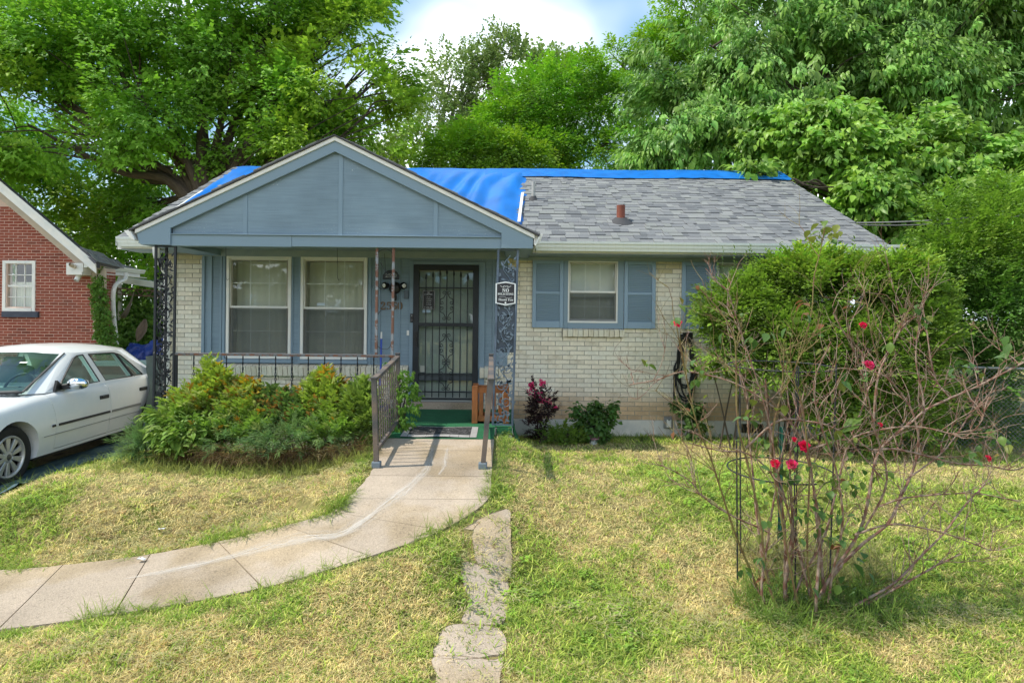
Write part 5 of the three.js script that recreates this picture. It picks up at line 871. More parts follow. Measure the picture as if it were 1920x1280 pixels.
  part('frame', join([span(wx0, wx0 + f, wy0 + 0.12, wy1, WZ - 0.08, WZ + 0.02), span(wx1 - f, wx1, wy0 + 0.12, wy1, WZ - 0.08, WZ + 0.02), span(wx0 + f, wx1 - f, wy1 - f, wy1, WZ - 0.08, WZ + 0.02), span(wx0 + f, wx1 - f, wy0 + 0.12, wy0 + 0.12 + f, WZ - 0.08, WZ + 0.03)]), M.white, w);
  const X0 = wx0 + f, X1 = wx1 - f, Y0 = wy0 + 0.12 + f, Y1 = wy1 - f, ym = (Y0 + Y1) / 2;
  part('meeting_rail', span(X0, X1, ym - 0.025, ym + 0.025, WZ - 0.07, WZ - 0.02), M.white, w);
  for (let i = 1; i < 3; i++) part('muntin', span(mix(X0, X1, i / 3) - 0.01, mix(X0, X1, i / 3) + 0.01, Y0, Y1, WZ - 0.06, WZ - 0.03), M.white, w);
  for (const k of [0.25, 0.75]) part('muntin', span(X0, X1, mix(Y0, Y1, k) - 0.01, mix(Y0, Y1, k) + 0.01, WZ - 0.06, WZ - 0.03), M.white, w);
  for (let i = 0; i < 3; i++) for (let j = 0; j < 4; j++) part('pane', tf(new THREE.PlaneGeometry((X1 - X0) / 3 - 0.004, (Y1 - Y0) / 4 - 0.004), [mix(X0, X1, (i + 0.5) / 3), mix(Y0, Y1, (j + 0.5) / 4), WZ - 0.045]), M.glass, w).castShadow = false;
  part('curtain', sheet(24, 2, (u, v) => V(mix(X0 - 0.05, X1 + 0.05, u), mix(Y0, ym + 0.1, v), WZ - 0.2 + 0.02 * Math.sin(u * 30))), M.curtain, w);
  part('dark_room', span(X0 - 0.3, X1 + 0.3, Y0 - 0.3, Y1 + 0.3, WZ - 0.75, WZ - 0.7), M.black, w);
  const sl2 = part('window_sill', span(wx0 + 0.02, wx1 + 0.1, wy0 - 0.02, wy0 + 0.115, WZ - 0.1, WZ + 0.06), std({ map: mottle(49, [0.05, 0.06, 0.09], 0.4), roughness: 0.8 }), t);
}
{ // carport and clutter behind the drive
  const t = thing('carport', 'white edged carport with lattice roof truss behind brick house', 'carport');
  part('front_beam', bar(at(222, 523, 16.6), at(330, 540, 18.4), 0.10, 0.16), M.gutter, t);
  part('roof_panel', sheet(1, 1, (u, v) => at(mix(222, 330, u), mix(521, 538, u) - 0.0, mix(16.6, 18.4, u)).add(V(-0.6 * v, 0.02 + 0.08 * v, -3 * v))), std({ color: rgb(0.3, 0.3, 0.3), roughness: 0.8, side: THREE.DoubleSide }), t);
  const g = []; const lo = (k) => at(mix(215, 310, k), mix(551, 557, k), 17.4), hi = k => at(mix(215, 310, k), mix(540, 546, k), 17.4); g.push(bar(lo(0), lo(1), 0.035), bar(hi(0), hi(1), 0.035)); for (let i = 0; i < 6; i++) g.push(bar(lo(i / 6), hi((i + 0.5) / 6), 0.02), bar(hi((i + 0.5) / 6), lo((i + 1) / 6), 0.02));
  part('truss', join(g), std({ map: mottle(50, [0.16, 0.11, 0.08], 0.4), roughness: 0.9 }), t);
  for (const x of [224, 312]) part('post', bar(at(x, 530, 17.5), at(x, 742, 17.5), 0.07), M.gutter, t);
}
{
  const t = thing('hammock', 'faded grey hammock cloth slung under the carport', 'hammock'), cl = std({ map: mottle(52, [0.20, 0.165, 0.13], 0.25), roughness: 0.95, side: THREE.DoubleSide });
  part('cloth', sheet(20, 6, (u, v) => { const p = at(mix(250, 226, u), mix(545, 592, Math.pow(u, 0.8)), 16.9 + 0.2 * v); p.y -= 0.26 * v * Math.sin(Math.PI * (0.15 + 0.8 * u)) + 0.03 * Math.sin(v * 12 + u * 4); return p; }), cl, t);
  part('cloth', sheet(20, 6, (u, v) => { const p = at(mix(272, 258, u), mix(598, 640, u), 16.6); p.x += (v - 0.5) * 0.22 * (0.3 + Math.sin(Math.PI * u)); p.z += 0.04 * Math.sin(v * 9); return p; }), cl, t);
}
{
  const t = thing('picket_fence', 'weathered grey pickets under a blue tarp beyond the car', 'fence'), wm = std({ map: mottle(53, [0.22, 0.21, 0.21], 0.3), roughness: 0.95 }), R = rng(5);
  for (let i = 0; i < 11; i++) { const p = at(236 + i * 7.6, 738, 15.6); part('picket', tf(prism([[-0.042, 0], [0.042, 0], [0.042, 0.82 + R() * 0.2], [0, 0.95 + R() * 0.15], [-0.042, 0.82 + R() * 0.1]], -0.01, 0.01), [p.x, p.y, p.z + R() * 0.05], [0, (R() - 0.5) * 0.3, (R() - 0.5) * 0.08]), wm, t); }
  part('rail', bar(at(230, 700, 15.65), at(322, 702, 15.65), 0.05), wm, t);
  part('ground_board', bar(at(272, 688, 15.2), at(290, 690, 15.2), 0.12, 0.03), std({ color: rgb(0.4, 0.2, 0.1), roughness: 0.9 }), t);
}
{ const t = thing('blue_tarp_bundle', 'crumpled dark blue tarp bundle draped on the grey pickets', 'tarp'), cm = std({ color: rgb(0.008, 0.03, 0.19), roughness: 0.5, side: THREE.DoubleSide });
  part('cloth', sheet(40, 20, (u, v) => { const p = at(mix(243, 318, u), mix(638, 690, v) + 8 * Math.sin(u * 5), 15.4); p.z += 0.25 * (fbm(u * 7, v * 5, 171, 4) - 0.5) + 0.25 * Math.sin(v * Math.PI); p.y += 0.12 * (fbm(u * 9, v * 4, 172, 3) - 0.5) - 0.10 * v * Math.abs(Math.sin(u * 13)); return p; }), cm, t); }
// ================================================================ leaves, trees, shrubs
function leafG(len, wid, droop = 0.25, fold = 0.25, seg = 2) { // along +z from the origin, folded on its midrib, tip bending down
  const L = [[0, 0]]; if (seg === 2) L.push([0.42, 1]); else L.push([0.18, 0.62], [0.42, 1], [0.72, 0.7]); L.push([1, 0]);
  const pos = [], idx = [];
  L.forEach(([t, w]) => { const y = -droop * len * t * t, z = len * t * (1 - 0.15 * droop * t), x = w * wid / 2; pos.push(0, y, z, -x, y + fold * x, z, x, y + fold * x, z); });
  for (let i = 0; i < L.length - 1; i++) { const a = i * 3, b = a + 3; if (i === 0) idx.push(a, b, b + 1, a, b + 2, b); else if (i === L.length - 2) idx.push(a, b, a + 1, a, a + 2, b); else idx.push(a, b, b + 1, a, b + 1, a + 1, a, a + 2, b + 2, a, b + 2, b); }
  const g = new THREE.BufferGeometry(); g.setAttribute('position', new THREE.Float32BufferAttribute(pos, 3)); g.setIndex(idx); g.computeVertexNormals(); return stripNI(g);
}
function spray(o) {                                             // a shoot along +z with n leaves: {n, len, leaf, wid, droop, hang, seed, up, twig}
  const R = rng(o.seed || 1), g = [];
  for (let i = 0; i < o.n; i++) {
    const t = (i + 0.6) / o.n, s = o.leaf * (0.65 + 0.55 * R()) * (t > 0.85 ? 0.75 : 1), q = leafG(s, s * o.wid, o.droop ?? 0.25, 0.28, o.seg || 2);
    const side = i % 2 ? 1 : -1, yaw = side * (0.5 + R() * 0.9) * (1 - 0.4 * t), pitch = (o.hang ?? 0.2) + (R() - 0.5) * 0.9, roll = (R() - 0.5) * 1.2;
    tf(q, [0, 0, 0], [0, 0, roll]); tf(q, [0, 0, 0], [pitch, 0, 0]); tf(q, [0, 0, 0], [0, yaw, 0]);
    const y = (o.up ?? 0) * o.len * t - (o.sag ?? 0) * o.len * t * t;
    q.translate((R() - 0.5) * (o.spread ?? 0.2) * o.len, y + (R() - 0.5) * (o.spread ?? 0.2) * o.len, o.len * t); g.push(q);
  }
  return join(g);
}
const BIAS = V(0, 1, 0);
// scatter sprays over lobes: each lobe {c, r:[rx, ry, rz], n}
function foliage(name, parent, mat, geos, lobes, o) {
  const R = rng(o.seed), per = geos.map(() => []), cols = geos.map(() => []);
  for (const l of lobes) {
    const n = Math.round(l.n * (o.k || 1));
    for (let i = 0, tries = 0; i < n && tries < n * 6; tries++) {
      const th = R() * 2 * Math.PI, cu = R() * 2 - 1, su = Math.sqrt(1 - cu * cu), d = V(su * Math.cos(th), cu, su * Math.sin(th));
      if (d.z < (o.backCut ?? -0.6)) continue; if (d.y < (l.bot ?? -0.9)) continue;
      let rr = Math.pow(R(), 1 / (o.fill ?? 4)); rr *= 1 + (o.rough ?? 0.22) * (fbm3(d.x * 3 + l.c.x, d.y * 3 + l.c.y, d.z * 3, 2) - 0.5) * 2;
      const p = V(l.c.x + d.x * l.r[0] * rr, l.c.y + d.y * l.r[1] * rr, l.c.z + d.z * l.r[2] * rr);
      const gap = fbm3(p.x * (o.freq ?? 1.1), p.y * (o.freq ?? 1.1), p.z * (o.freq ?? 1.1) + o.seed, 3); if (gap < (o.gap ?? 0.38)) { i += 0.3; continue; }
      if (o.keep && !o.keep(p)) { i += 0.3; continue; }
      const out = d.clone().addScaledVector(BIAS, (o.lift ?? 0.2)).add(V(R() - 0.5, R() - 0.5, R() - 0.5).multiplyScalar(o.jit ?? 0.9)).normalize();
      const yaw = Math.atan2(out.x, out.z), pit = -Math.asin(clamp(out.y, -1, 1)) * (o.tiltK ?? 0.8), q = new THREE.Quaternion().setFromEuler(new THREE.Euler(pit, yaw, (R() - 0.5) * 0.8, 'YXZ'));
      const s = (o.size ?? 1) * (0.7 + 0.6 * R()), k = Math.floor(R() * geos.length);
      per[k].push(new THREE.Matrix4().compose(p, q, V(s, s, s)));
      const c = o.color(p, R, d, rr); cols[k].push(c); i++;
    }
  }
  let first = null;
  geos.forEach((g, k) => { if (!per[k].length) return; const im = new THREE.InstancedMesh(g, mat, per[k].length); im.name = name; lit(im); per[k].forEach((m, i) => { im.setMatrixAt(i, m); im.setColorAt(i, cols[k][i]); }); im.userData.kind = 'stuff'; parent.add(im); first = first || im; });
  return first;
}
const green = (r, g, b, v = 0.3, y = 0.25) => (p, R) => { const n = fbm3(p.x * 0.8 + 5, p.y * 0.8, p.z * 0.8, 2), k = (0.75 + 0.5 * n) * (1 + (R() - 0.5) * v), w = (R() - 0.4) * y; return rgb(r * k * (1 + w), g * k, b * k * (1 - w * 0.6)); };
function lobesFrom(list) { return list.map(([px, py, Z, rx, ry, rz, n, bot]) => ({ c: at(px, py, Z), r: [rx, ry, rz], n, bot })); }
function skeleton(base, lobes, r0, R, o = {}) {                // trunk, limbs to each lobe and twigs inside
  const g = [], tw = []; const fork = o.fork || base.clone().add(V(0, 1.5, 0));
  g.push(limb([base, base.clone().lerp(fork, 0.5).add(V(0.05, 0, 0)), fork], r0, r0 * 0.8, 10, 8));
  for (const l of lobes) {
    const end = l.c.clone().add(V(0, l.r[1] * 0.4, 0)), mid = fork.clone().lerp(end, 0.5).add(V((R() - 0.5) * 0.6, (R() - 0.2) * 0.6, (R() - 0.5) * 0.6)), q = fork.clone().lerp(end, 0.22).add(V((R() - 0.5) * 0.3, 0.35, (R() - 0.5) * 0.3));
    const pts = [fork.clone().add(V(0, -0.2, 0)), q, mid, end]; g.push(limb(pts, r0 * (o.lk ?? 0.42) * (0.8 + 0.5 * R()), 0.02, 7, 14));
    const c = new THREE.CatmullRomCurve3(pts); for (let i = 0; i < (o.tw ?? 9); i++) { const a = c.getPoint(0.35 + 0.65 * R()), d = V(R() - 0.5, R() - 0.35, R() - 0.5).normalize(), e = l.c.clone().add(V(d.x * l.r[0] * 0.9, d.y * l.r[1] * 0.9, d.z * l.r[2] * 0.9)); g.push(limb([a, a.clone().lerp(e, 0.5).add(V((R() - 0.5) * 0.3, 0.12, (R() - 0.5) * 0.3)), e], 0.035 * (o.tr ?? 1), 0.008, 5, 7)); }
  }
  return join(g);
}
function tree(name, label, base, fork, r0, lobes, geos, mat, o) {
  const t = thing(name, label, 'tree'), R = rng(o.seed + 1);
  part('trunk', skeleton(base, lobes, r0, R, { fork, ...o.sk }), o.bark || M.bark, t);
  foliage('crown', t, mat, geos, lobes, o); return t;
}
{ // big maple behind the house on the left: limbs fan out from one low fork
  const L = lobesFrom([[60, 60, 16, 2.2, 1.9, 2, 520], [200, 120, 15.5, 2.0, 1.6, 2, 560], [60, 210, 15.5, 1.9, 1.6, 1.8, 520], [330, 40, 16, 2.2, 1.7, 2, 560], [430, 130, 16, 1.7, 1.5, 2, 420], [300, 230, 15.5, 1.8, 1.3, 1.8, 500], [520, 40, 16.2, 1.9, 1.6, 2, 470], [615, 60, 16.5, 1.4, 1.5, 1.6, 380], [690, 160, 16.2, 0.85, 1.3, 1.2, 270], [560, 200, 16, 1.5, 1.3, 1.7, 360], [650, 230, 16, 1.1, 0.9, 1.3, 170], [170, 330, 19, 2.2, 1.6, 1.4, 520], [330, 350, 18, 1.9, 1.3, 1.5, 420], [230, 440, 18.8, 1.9, 1.5, 1.2, 470], [60, 300, 19, 2.2, 1.9, 1.4, 380], [470, 300, 16.5, 1.4, 0.8, 1.5, 220], [120, -60, 16.5, 2.2, 1.6, 2, 300], [330, -80, 16.5, 2.2, 1.6, 2, 300], [560, -80, 16.5, 2.2, 1.6, 2, 300], [660, -20, 16.8, 1.0, 1.3, 1.4, 200], [-60, 180, 16, 1.8, 2.2, 2, 250], [600, 290, 16.2, 1.0, 0.6, 1.0, 90], [735, 150, 16.2, 0.45, 0.8, 0.8, 80], [660, 70, 15.6, 0.9, 1.0, 0.9, 200], [620, 170, 15, 1.2, 1.0, 0.9, 240], [700, 230, 15, 0.9, 0.8, 0.8, 170], [560, 270, 15, 1.0, 0.6, 0.8, 150], [50, 260, 15.5, 1.4, 0.9, 0.8, 200]]);
  const geos = [11, 12, 13].map(s => spray({ n: 13, len: 0.42, leaf: 0.15, wid: 0.62, droop: 0.3, hang: 0.2, spread: 0.5, seed: s }));
  tree('maple_tree', 'huge dark maple with fanning limbs behind the gable', at(395, 640, 15.6), at(393, 400, 15.4), 0.24, L, geos, leafM, { seed: 201, k: 1.65, gap: 0.455, freq: 0.95, fill: 2.2, lift: 0.1, size: 1.0, color: (p, R) => { const n = fbm3(p.x * 0.6, p.y * 0.6, p.z * 0.6, 2), k = (0.7 + 0.6 * n) * (0.8 + 0.4 * R()), w = sstep(0.5, 0.7, fbm3(p.x * 0.5 + 9, p.y * 0.5, p.z * 0.5, 2)); return rgb((0.22 + 0.11 * w) * k, (0.46 + 0.04 * w) * k, 0.034 * k); }, sk: { tw: 6, lk: 0.52, tr: 0.8 } });
}
{ // airy cottonwood far behind
  const L = lobesFrom([[850, 150, 30, 1.5, 1.4, 1.4, 150], [960, 145, 30, 1.6, 1.6, 1.4, 190], [930, 200, 30, 1.7, 1.3, 1.4, 150], [820, 230, 29, 1.5, 1.4, 1.3, 140], [1030, 150, 30, 1.2, 1.2, 1.2, 110], [770, 290, 28, 1.3, 1.2, 1.3, 130], [870, 290, 29, 1.3, 1.3, 1.2, 120], [900, 120, 30, 0.6, 1.0, 0.7, 60], [945, 85, 30, 0.6, 0.7, 0.7, 60], [1080, 130, 31, 1.0, 0.7, 0.9, 60], [720, 310, 27, 1.0, 0.8, 1.0, 80], [1000, 250, 30, 1.6, 1.2, 1.3, 120]]);
  const geos = [21, 22].map(s => spray({ n: 12, len: 0.6, leaf: 0.16, wid: 0.85, droop: 0.2, hang: 0.5, spread: 0.6, seed: s }));
  tree('cottonwood_tree', 'airy pale green tree in middle distance against the clouds', at(835, 420, 29.5), at(822, 300, 29.5), 0.28, L, geos, leafM, { seed: 211, k: 1.75, gap: 0.41, freq: 0.9, fill: 2.4, rough: 0.5, color: green(0.22, 0.33, 0.085, 0.45, 0.2), bark: std({ map: mottle(54, [0.24, 0.22, 0.19], 0.3), roughness: 0.95 }), sk: { tw: 8, lk: 0.5, tr: 0.9 } });
}
{ // bright rounded trees just behind the ridge
  const geos = [31, 32].map(s => spray({ n: 16, len: 0.42, leaf: 0.14, wid: 0.42, droop: 0.25, hang: 0.12, spread: 0.55, seed: s }));
  const L = lobesFrom([[1010, 200, 21, 1.5, 1.2, 1.3, 300], [1080, 160, 21.5, 1.2, 0.8, 1.1, 200], [960, 250, 20.5, 1.2, 0.9, 1.1, 240], [1080, 250, 21, 1.3, 1.0, 1.2, 260], [1140, 200, 21.5, 0.9, 1.0, 1.0, 170], [1010, 300, 20, 1.2, 0.7, 1.0, 220], [1120, 300, 20.5, 1.2, 0.7, 1.0, 200]]);
  tree('boxelder_tree', 'rounded bright green tree above centre of the blue ridge strip', at(1055, 470, 21), at(1050, 330, 21), 0.22, L, geos, leafM, { seed: 221, k: 1.8, gap: 0.36, freq: 1.3, fill: 3, color: green(0.20, 0.44, 0.022, 0.5, 0.3), sk: { tw: 6 } });
  const L2 = lobesFrom([[870, 290, 18, 0.9, 0.7, 0.8, 220], [930, 300, 18, 0.8, 0.6, 0.8, 190], [830, 310, 18, 0.7, 0.5, 0.7, 130], [980, 310, 18.2, 0.8, 0.4, 0.7, 150]]);
  tree('boxelder_tree', 'low yellow green tree peeking over the ridge beside gable', at(890, 430, 18), at(890, 350, 18), 0.14, L2, geos, leafM, { seed: 231, k: 1.7, gap: 0.34, freq: 1.5, fill: 3, color: green(0.25, 0.46, 0.022, 0.5, 0.3), sk: { tw: 5 } });
  const L3 = lobesFrom([[1310, 20, 23, 1.6, 1.6, 1.4, 420], [1255, 120, 23, 1.1, 1.2, 1.1, 300], [1225, 100, 23, 0.7, 0.8, 0.8, 140], [1330, 90, 23, 1.4, 1.6, 1.2, 260], [1240, 210, 22.5, 1.2, 1.1, 1.1, 230], [1330, -50, 23.5, 2.0, 1.6, 1.4, 200], [1150, 115, 23, 0.5, 0.5, 0.6, 60], [1170, 190, 22.5, 0.8, 0.7, 0.8, 110]]);
  tree('elm_tree', 'tall yellow green tree rising behind left of the drooping mulberry', at(1290, 480, 23), at(1280, 240, 23), 0.26, L3, geos, leafM, { seed: 241, k: 1.8, gap: 0.36, freq: 1.0, fill: 3, color: green(0.24, 0.46, 0.024, 0.5, 0.3), sk: { tw: 6 } });
}
{ // the great drooping tree on the right
  const geos = [41, 42, 43].map(s => spray({ n: 12, len: 0.46, leaf: 0.195, wid: 0.36, droop: 0.5, hang: 0.7, up: 0.15, sag: 0.35, spread: 0.28, seed: s, seg: 3 }));
  const L = lobesFrom([[1330, 120, 16, 1.6, 1.2, 1.4, 330], [1450, 60, 16, 1.8, 1.3, 1.4, 380], [1600, 50, 16, 2.0, 1.4, 1.5, 430], [1750, 50, 15.8, 2.0, 1.4, 1.5, 430], [1870, 80, 15.5, 1.6, 1.5, 1.5, 330], [1400, 190, 15.5, 1.6, 1.1, 1.3, 340], [1540, 170, 15, 1.8, 1.2, 1.4, 400], [1690, 180, 15, 1.8, 1.2, 1.4, 400], [1830, 200, 15.2, 1.7, 1.3, 1.4, 330], [1270, 220, 15.5, 1.1, 0.9, 1.1, 200], [1330, 280, 14.8, 1.3, 0.75, 1.1, 280], [1450, 270, 14.6, 1.2, 0.8, 1.1, 230], [1240, 290, 15.2, 0.9, 0.5, 0.9, 130], [1900, 300, 15.5, 1.6, 1.5, 1.4, 260], [1480, -70, 16.5, 2.2, 1.3, 1.5, 230], [1720, -80, 16.5, 2.4, 1.3, 1.5, 260], [1900, -60, 16, 1.8, 1.4, 1.5, 200], [1960, 180, 15.5, 1.5, 2.0, 1.5, 200], [1800, 320, 16, 1.8, 1.2, 1.3, 220], [1620, 280, 15.6, 1.6, 1.0, 1.2, 240]]);
  tree('mulberry_tree', 'great drooping tree with long grey green leaves filling upper right', at(1640, 640, 17), at(1630, 330, 17), 0.42, L, geos, leafShiny, { seed: 251, k: 2.3, gap: 0.465, freq: 0.95, fill: 1.9, rough: 0.6, lift: 0.35, jit: 1.0, tiltK: 0.6, size: 1.0, color: green(0.215, 0.42, 0.075, 0.9, 0.3), sk: { tw: 7 } });
}
{ // younger tree with broad leaves against the right gable end
  const geos = [51, 52, 53].map(s => spray({ n: 10, len: 0.42, leaf: 0.19, wid: 0.6, droop: 0.45, hang: 0.55, up: 0.12, sag: 0.3, spread: 0.3, seed: s, seg: 3 }));
  const L = lobesFrom([[1500, 258, 13.3, 0.8, 0.5, 0.7, 170], [1560, 330, 12.6, 0.95, 0.7, 0.8, 210], [1660, 320, 12.6, 1.0, 0.8, 0.9, 230], [1770, 340, 12.4, 1.0, 0.9, 0.9, 240], [1870, 370, 12.2, 0.9, 0.9, 0.9, 210], [1640, 390, 12, 0.8, 0.55, 0.8, 170], [1740, 420, 11.8, 0.9, 0.7, 0.8, 190], [1850, 450, 11.8, 0.9, 0.7, 0.8, 180], [1560, 250, 13, 0.7, 0.5, 0.7, 100], [1700, 265, 12.8, 0.8, 0.5, 0.8, 110], [1440, 283, 13.6, 0.5, 0.2, 0.5, 60], [1760, 500, 11.6, 0.9, 0.6, 0.8, 120], [1510, 300, 13.0, 0.4, 0.25, 0.4, 60], [1930, 420, 12, 0.8, 1.0, 0.8, 110], [1418, 325, 12.5, 0.10, 0.07, 0.1, 12], [1505, 352, 12.0, 0.3, 0.16, 0.3, 60]]);
  tree('paper_mulberry_tree', 'young broad leaved tree crowding right end of the roof', at(1730, 800, 12.6), at(1725, 480, 12.6), 0.14, L, geos, leafShiny, { seed: 261, k: 2.0, gap: 0.45, freq: 1.3, fill: 1.9, rough: 0.55, lift: 0.45, jit: 1.0, tiltK: 0.6, color: green(0.23, 0.44, 0.05, 0.8, 0.3), sk: { tw: 5 } });
}
// ---------------------------------------------------------------- shrubs
function shrub(name, label, L, geos, mat, o, stems) {
  const t = thing(name, label, 'shrub'), R = rng(o.seed + 3), g = [];
  for (let i = 0; i < (stems || 12); i++) { const l = L[Math.floor(R() * L.length)], b = V(l.c.x + (R() - 0.5) * 0.4, groundH(l.c.x, l.c.z) - 0.03, l.c.z + (R() - 0.5) * 0.2 - 0.05), e = l.c.clone().add(V((R() - 0.5) * l.r[0] * 1.4, (R() - 0.3) * l.r[1], (R() - 0.5) * l.r[2])); g.push(limb([b, b.clone().lerp(e, 0.5).add(V((R() - 0.5) * 0.15, 0.1, 0)), e], 0.014, 0.005, 5, 8)); }
  part('stem', join(g), o.bark || M.bark, t).userData.kind = 'stuff'; foliage('leaves', t, mat, geos, L, o); return t;
}
const privet = [61, 62, 63].map(s => spray({ n: 14, len: 0.22, leaf: 0.062, wid: 0.5, droop: 0.15, hang: 0.0, spread: 0.3, seed: s }));
{
  const L = lobesFrom([[1400, 590, 8.4, 0.50, 0.42, 0.4, 520], [1520, 540, 8.3, 0.6, 0.42, 0.45, 600], [1640, 560, 8.3, 0.6, 0.45, 0.45, 600], [1370, 640, 8.3, 0.42, 0.42, 0.35, 380], [1480, 650, 8.1, 0.6, 0.5, 0.45, 560], [1610, 660, 8.1, 0.65, 0.55, 0.45, 560], [1710, 640, 8.2, 0.5, 0.55, 0.45, 420], [1660, 530, 8.2, 0.42, 0.28, 0.35, 260], [1615, 580, 8.2, 0.3, 0.35, 0.3, 220], [1730, 550, 8.4, 0.35, 0.35, 0.35, 220], [1560, 520, 8.3, 0.4, 0.2, 0.3, 200], [1540, 750, 8.1, 0.7, 0.45, 0.4, 380], [1680, 760, 8.1, 0.7, 0.5, 0.4, 380], [1450, 730, 8.3, 0.35, 0.3, 0.3, 130], [1470, 520, 8.4, 0.3, 0.12, 0.25, 90]]);
  const t = shrub('privet_shrub', 'large dense privet shrub hiding the right window and wall', L, privet, leafShiny, { seed: 271, k: 2.9, gap: 0.37, freq: 2.0, fill: 2.3, rough: 0.5, lift: 0.6, color: (p, R) => { const tip = sstep(2.1, 2.6, p.y), k = 0.6 + 1.0 * R(); return rgb(mix(0.20, 0.34, tip * R()) * k, mix(0.33, 0.42, tip) * k, 0.032 * k); } }, 22);
  const R = rng(88), up = [];   // upright new shoots
  const sg = spray({ n: 16, len: 0.34, leaf: 0.055, wid: 0.5, droop: 0.1, hang: -0.3, spread: 0.04, seed: 66 }); sg.rotateX(-Math.PI / 2);
  const spots = [[1343, 500], [1357, 488], [1382, 495], [1395, 500], [1412, 480], [1440, 488], [1470, 486], [1495, 480], [1530, 484], [1560, 488], [1590, 486], [1601, 478], [1640, 488], [1665, 490], [1690, 496], [1720, 508], [1535, 455], [1561, 462]];
  const im = new THREE.InstancedMesh(sg, leafM, spots.length); im.name = 'upright_shoots'; im.userData.kind = 'stuff'; lit(im); spots.forEach((s, i) => { const p = at(s[0], s[1] + 22, 8.3); im.setMatrixAt(i, M4.compose(p, new THREE.Quaternion().setFromEuler(new THREE.Euler((R() - 0.5) * 0.3, R() * 6, (R() - 0.5) * 0.3)), V(1, 0.8 + R() * 0.4, 1))); im.setColorAt(i, rgb(0.14, 0.23, 0.03)); }); t.add(im);
}
{
  const geos = [71, 72].map(s => spray({ n: 16, len: 0.34, leaf: 0.075, wid: 0.42, droop: 0.2, hang: 0.15, spread: 0.2, sag: 0.2, seed: s }));
  const L = lobesFrom([[1790, 500, 9.3, 0.5, 0.6, 0.5, 260], [1880, 470, 9.2, 0.6, 0.7, 0.5, 330], [1830, 600, 9.0, 0.6, 0.6, 0.5, 360], [1760, 640, 9.0, 0.5, 0.6, 0.5, 280], [1910, 620, 8.9, 0.5, 0.7, 0.5, 260], [1800, 730, 9.0, 0.6, 0.5, 0.45, 240], [1730, 560, 9.2, 0.35, 0.5, 0.4, 150], [1720, 790, 9.0, 0.6, 0.4, 0.4, 170], [1860, 790, 9.3, 0.5, 0.3, 0.3, 90], [1770, 420, 9.5, 0.2, 0.45, 0.2, 50], [1890, 390, 9.5, 0.3, 0.4, 0.3, 70]]);
  const hs = shrub('honeysuckle_shrub', 'wild arching honeysuckle shrub beyond the privet at right edge', L, geos, leafM, { seed: 281, k: 1.9, gap: 0.38, freq: 1.6, fill: 2.6, rough: 0.35, lift: 0.6, color: (p, R) => { const tip = sstep(1.9, 2.8, p.y), k = 0.7 + 0.6 * R(); return rgb(mix(0.11, 0.20, tip) * k, mix(0.26, 0.36, tip) * k, 0.030 * k); } }, 16);
  const R = rng(283), sg = spray({ n: 18, len: 0.5, leaf: 0.085, wid: 0.42, droop: 0.2, hang: -0.2, spread: 0.05, seed: 74 }); sg.rotateX(-Math.PI / 2);
  const sp = [[1745, 480], [1752, 520], [1770, 500], [1800, 470], [1822, 450], [1840, 440], [1860, 470], [1880, 430], [1900, 445], [1912, 420], [1870, 530], [1830, 540], [1790, 560], [1735, 560], [1905, 540]];
  const im = new THREE.InstancedMesh(sg, leafM, sp.length); im.name = 'upright_shoots'; im.userData.kind = 'stuff'; lit(im); sp.forEach((s, i) => { im.setMatrixAt(i, M4.compose(at(s[0], s[1] + 35, 8.75), new THREE.Quaternion().setFromEuler(new THREE.Euler(0.3 * R(), R() * 6, (R() - 0.6) * 0.7)), V(1, 0.8 + R() * 0.4, 1))); im.setColorAt(i, rgb(0.26, 0.40, 0.04)); }); hs.add(im);
}
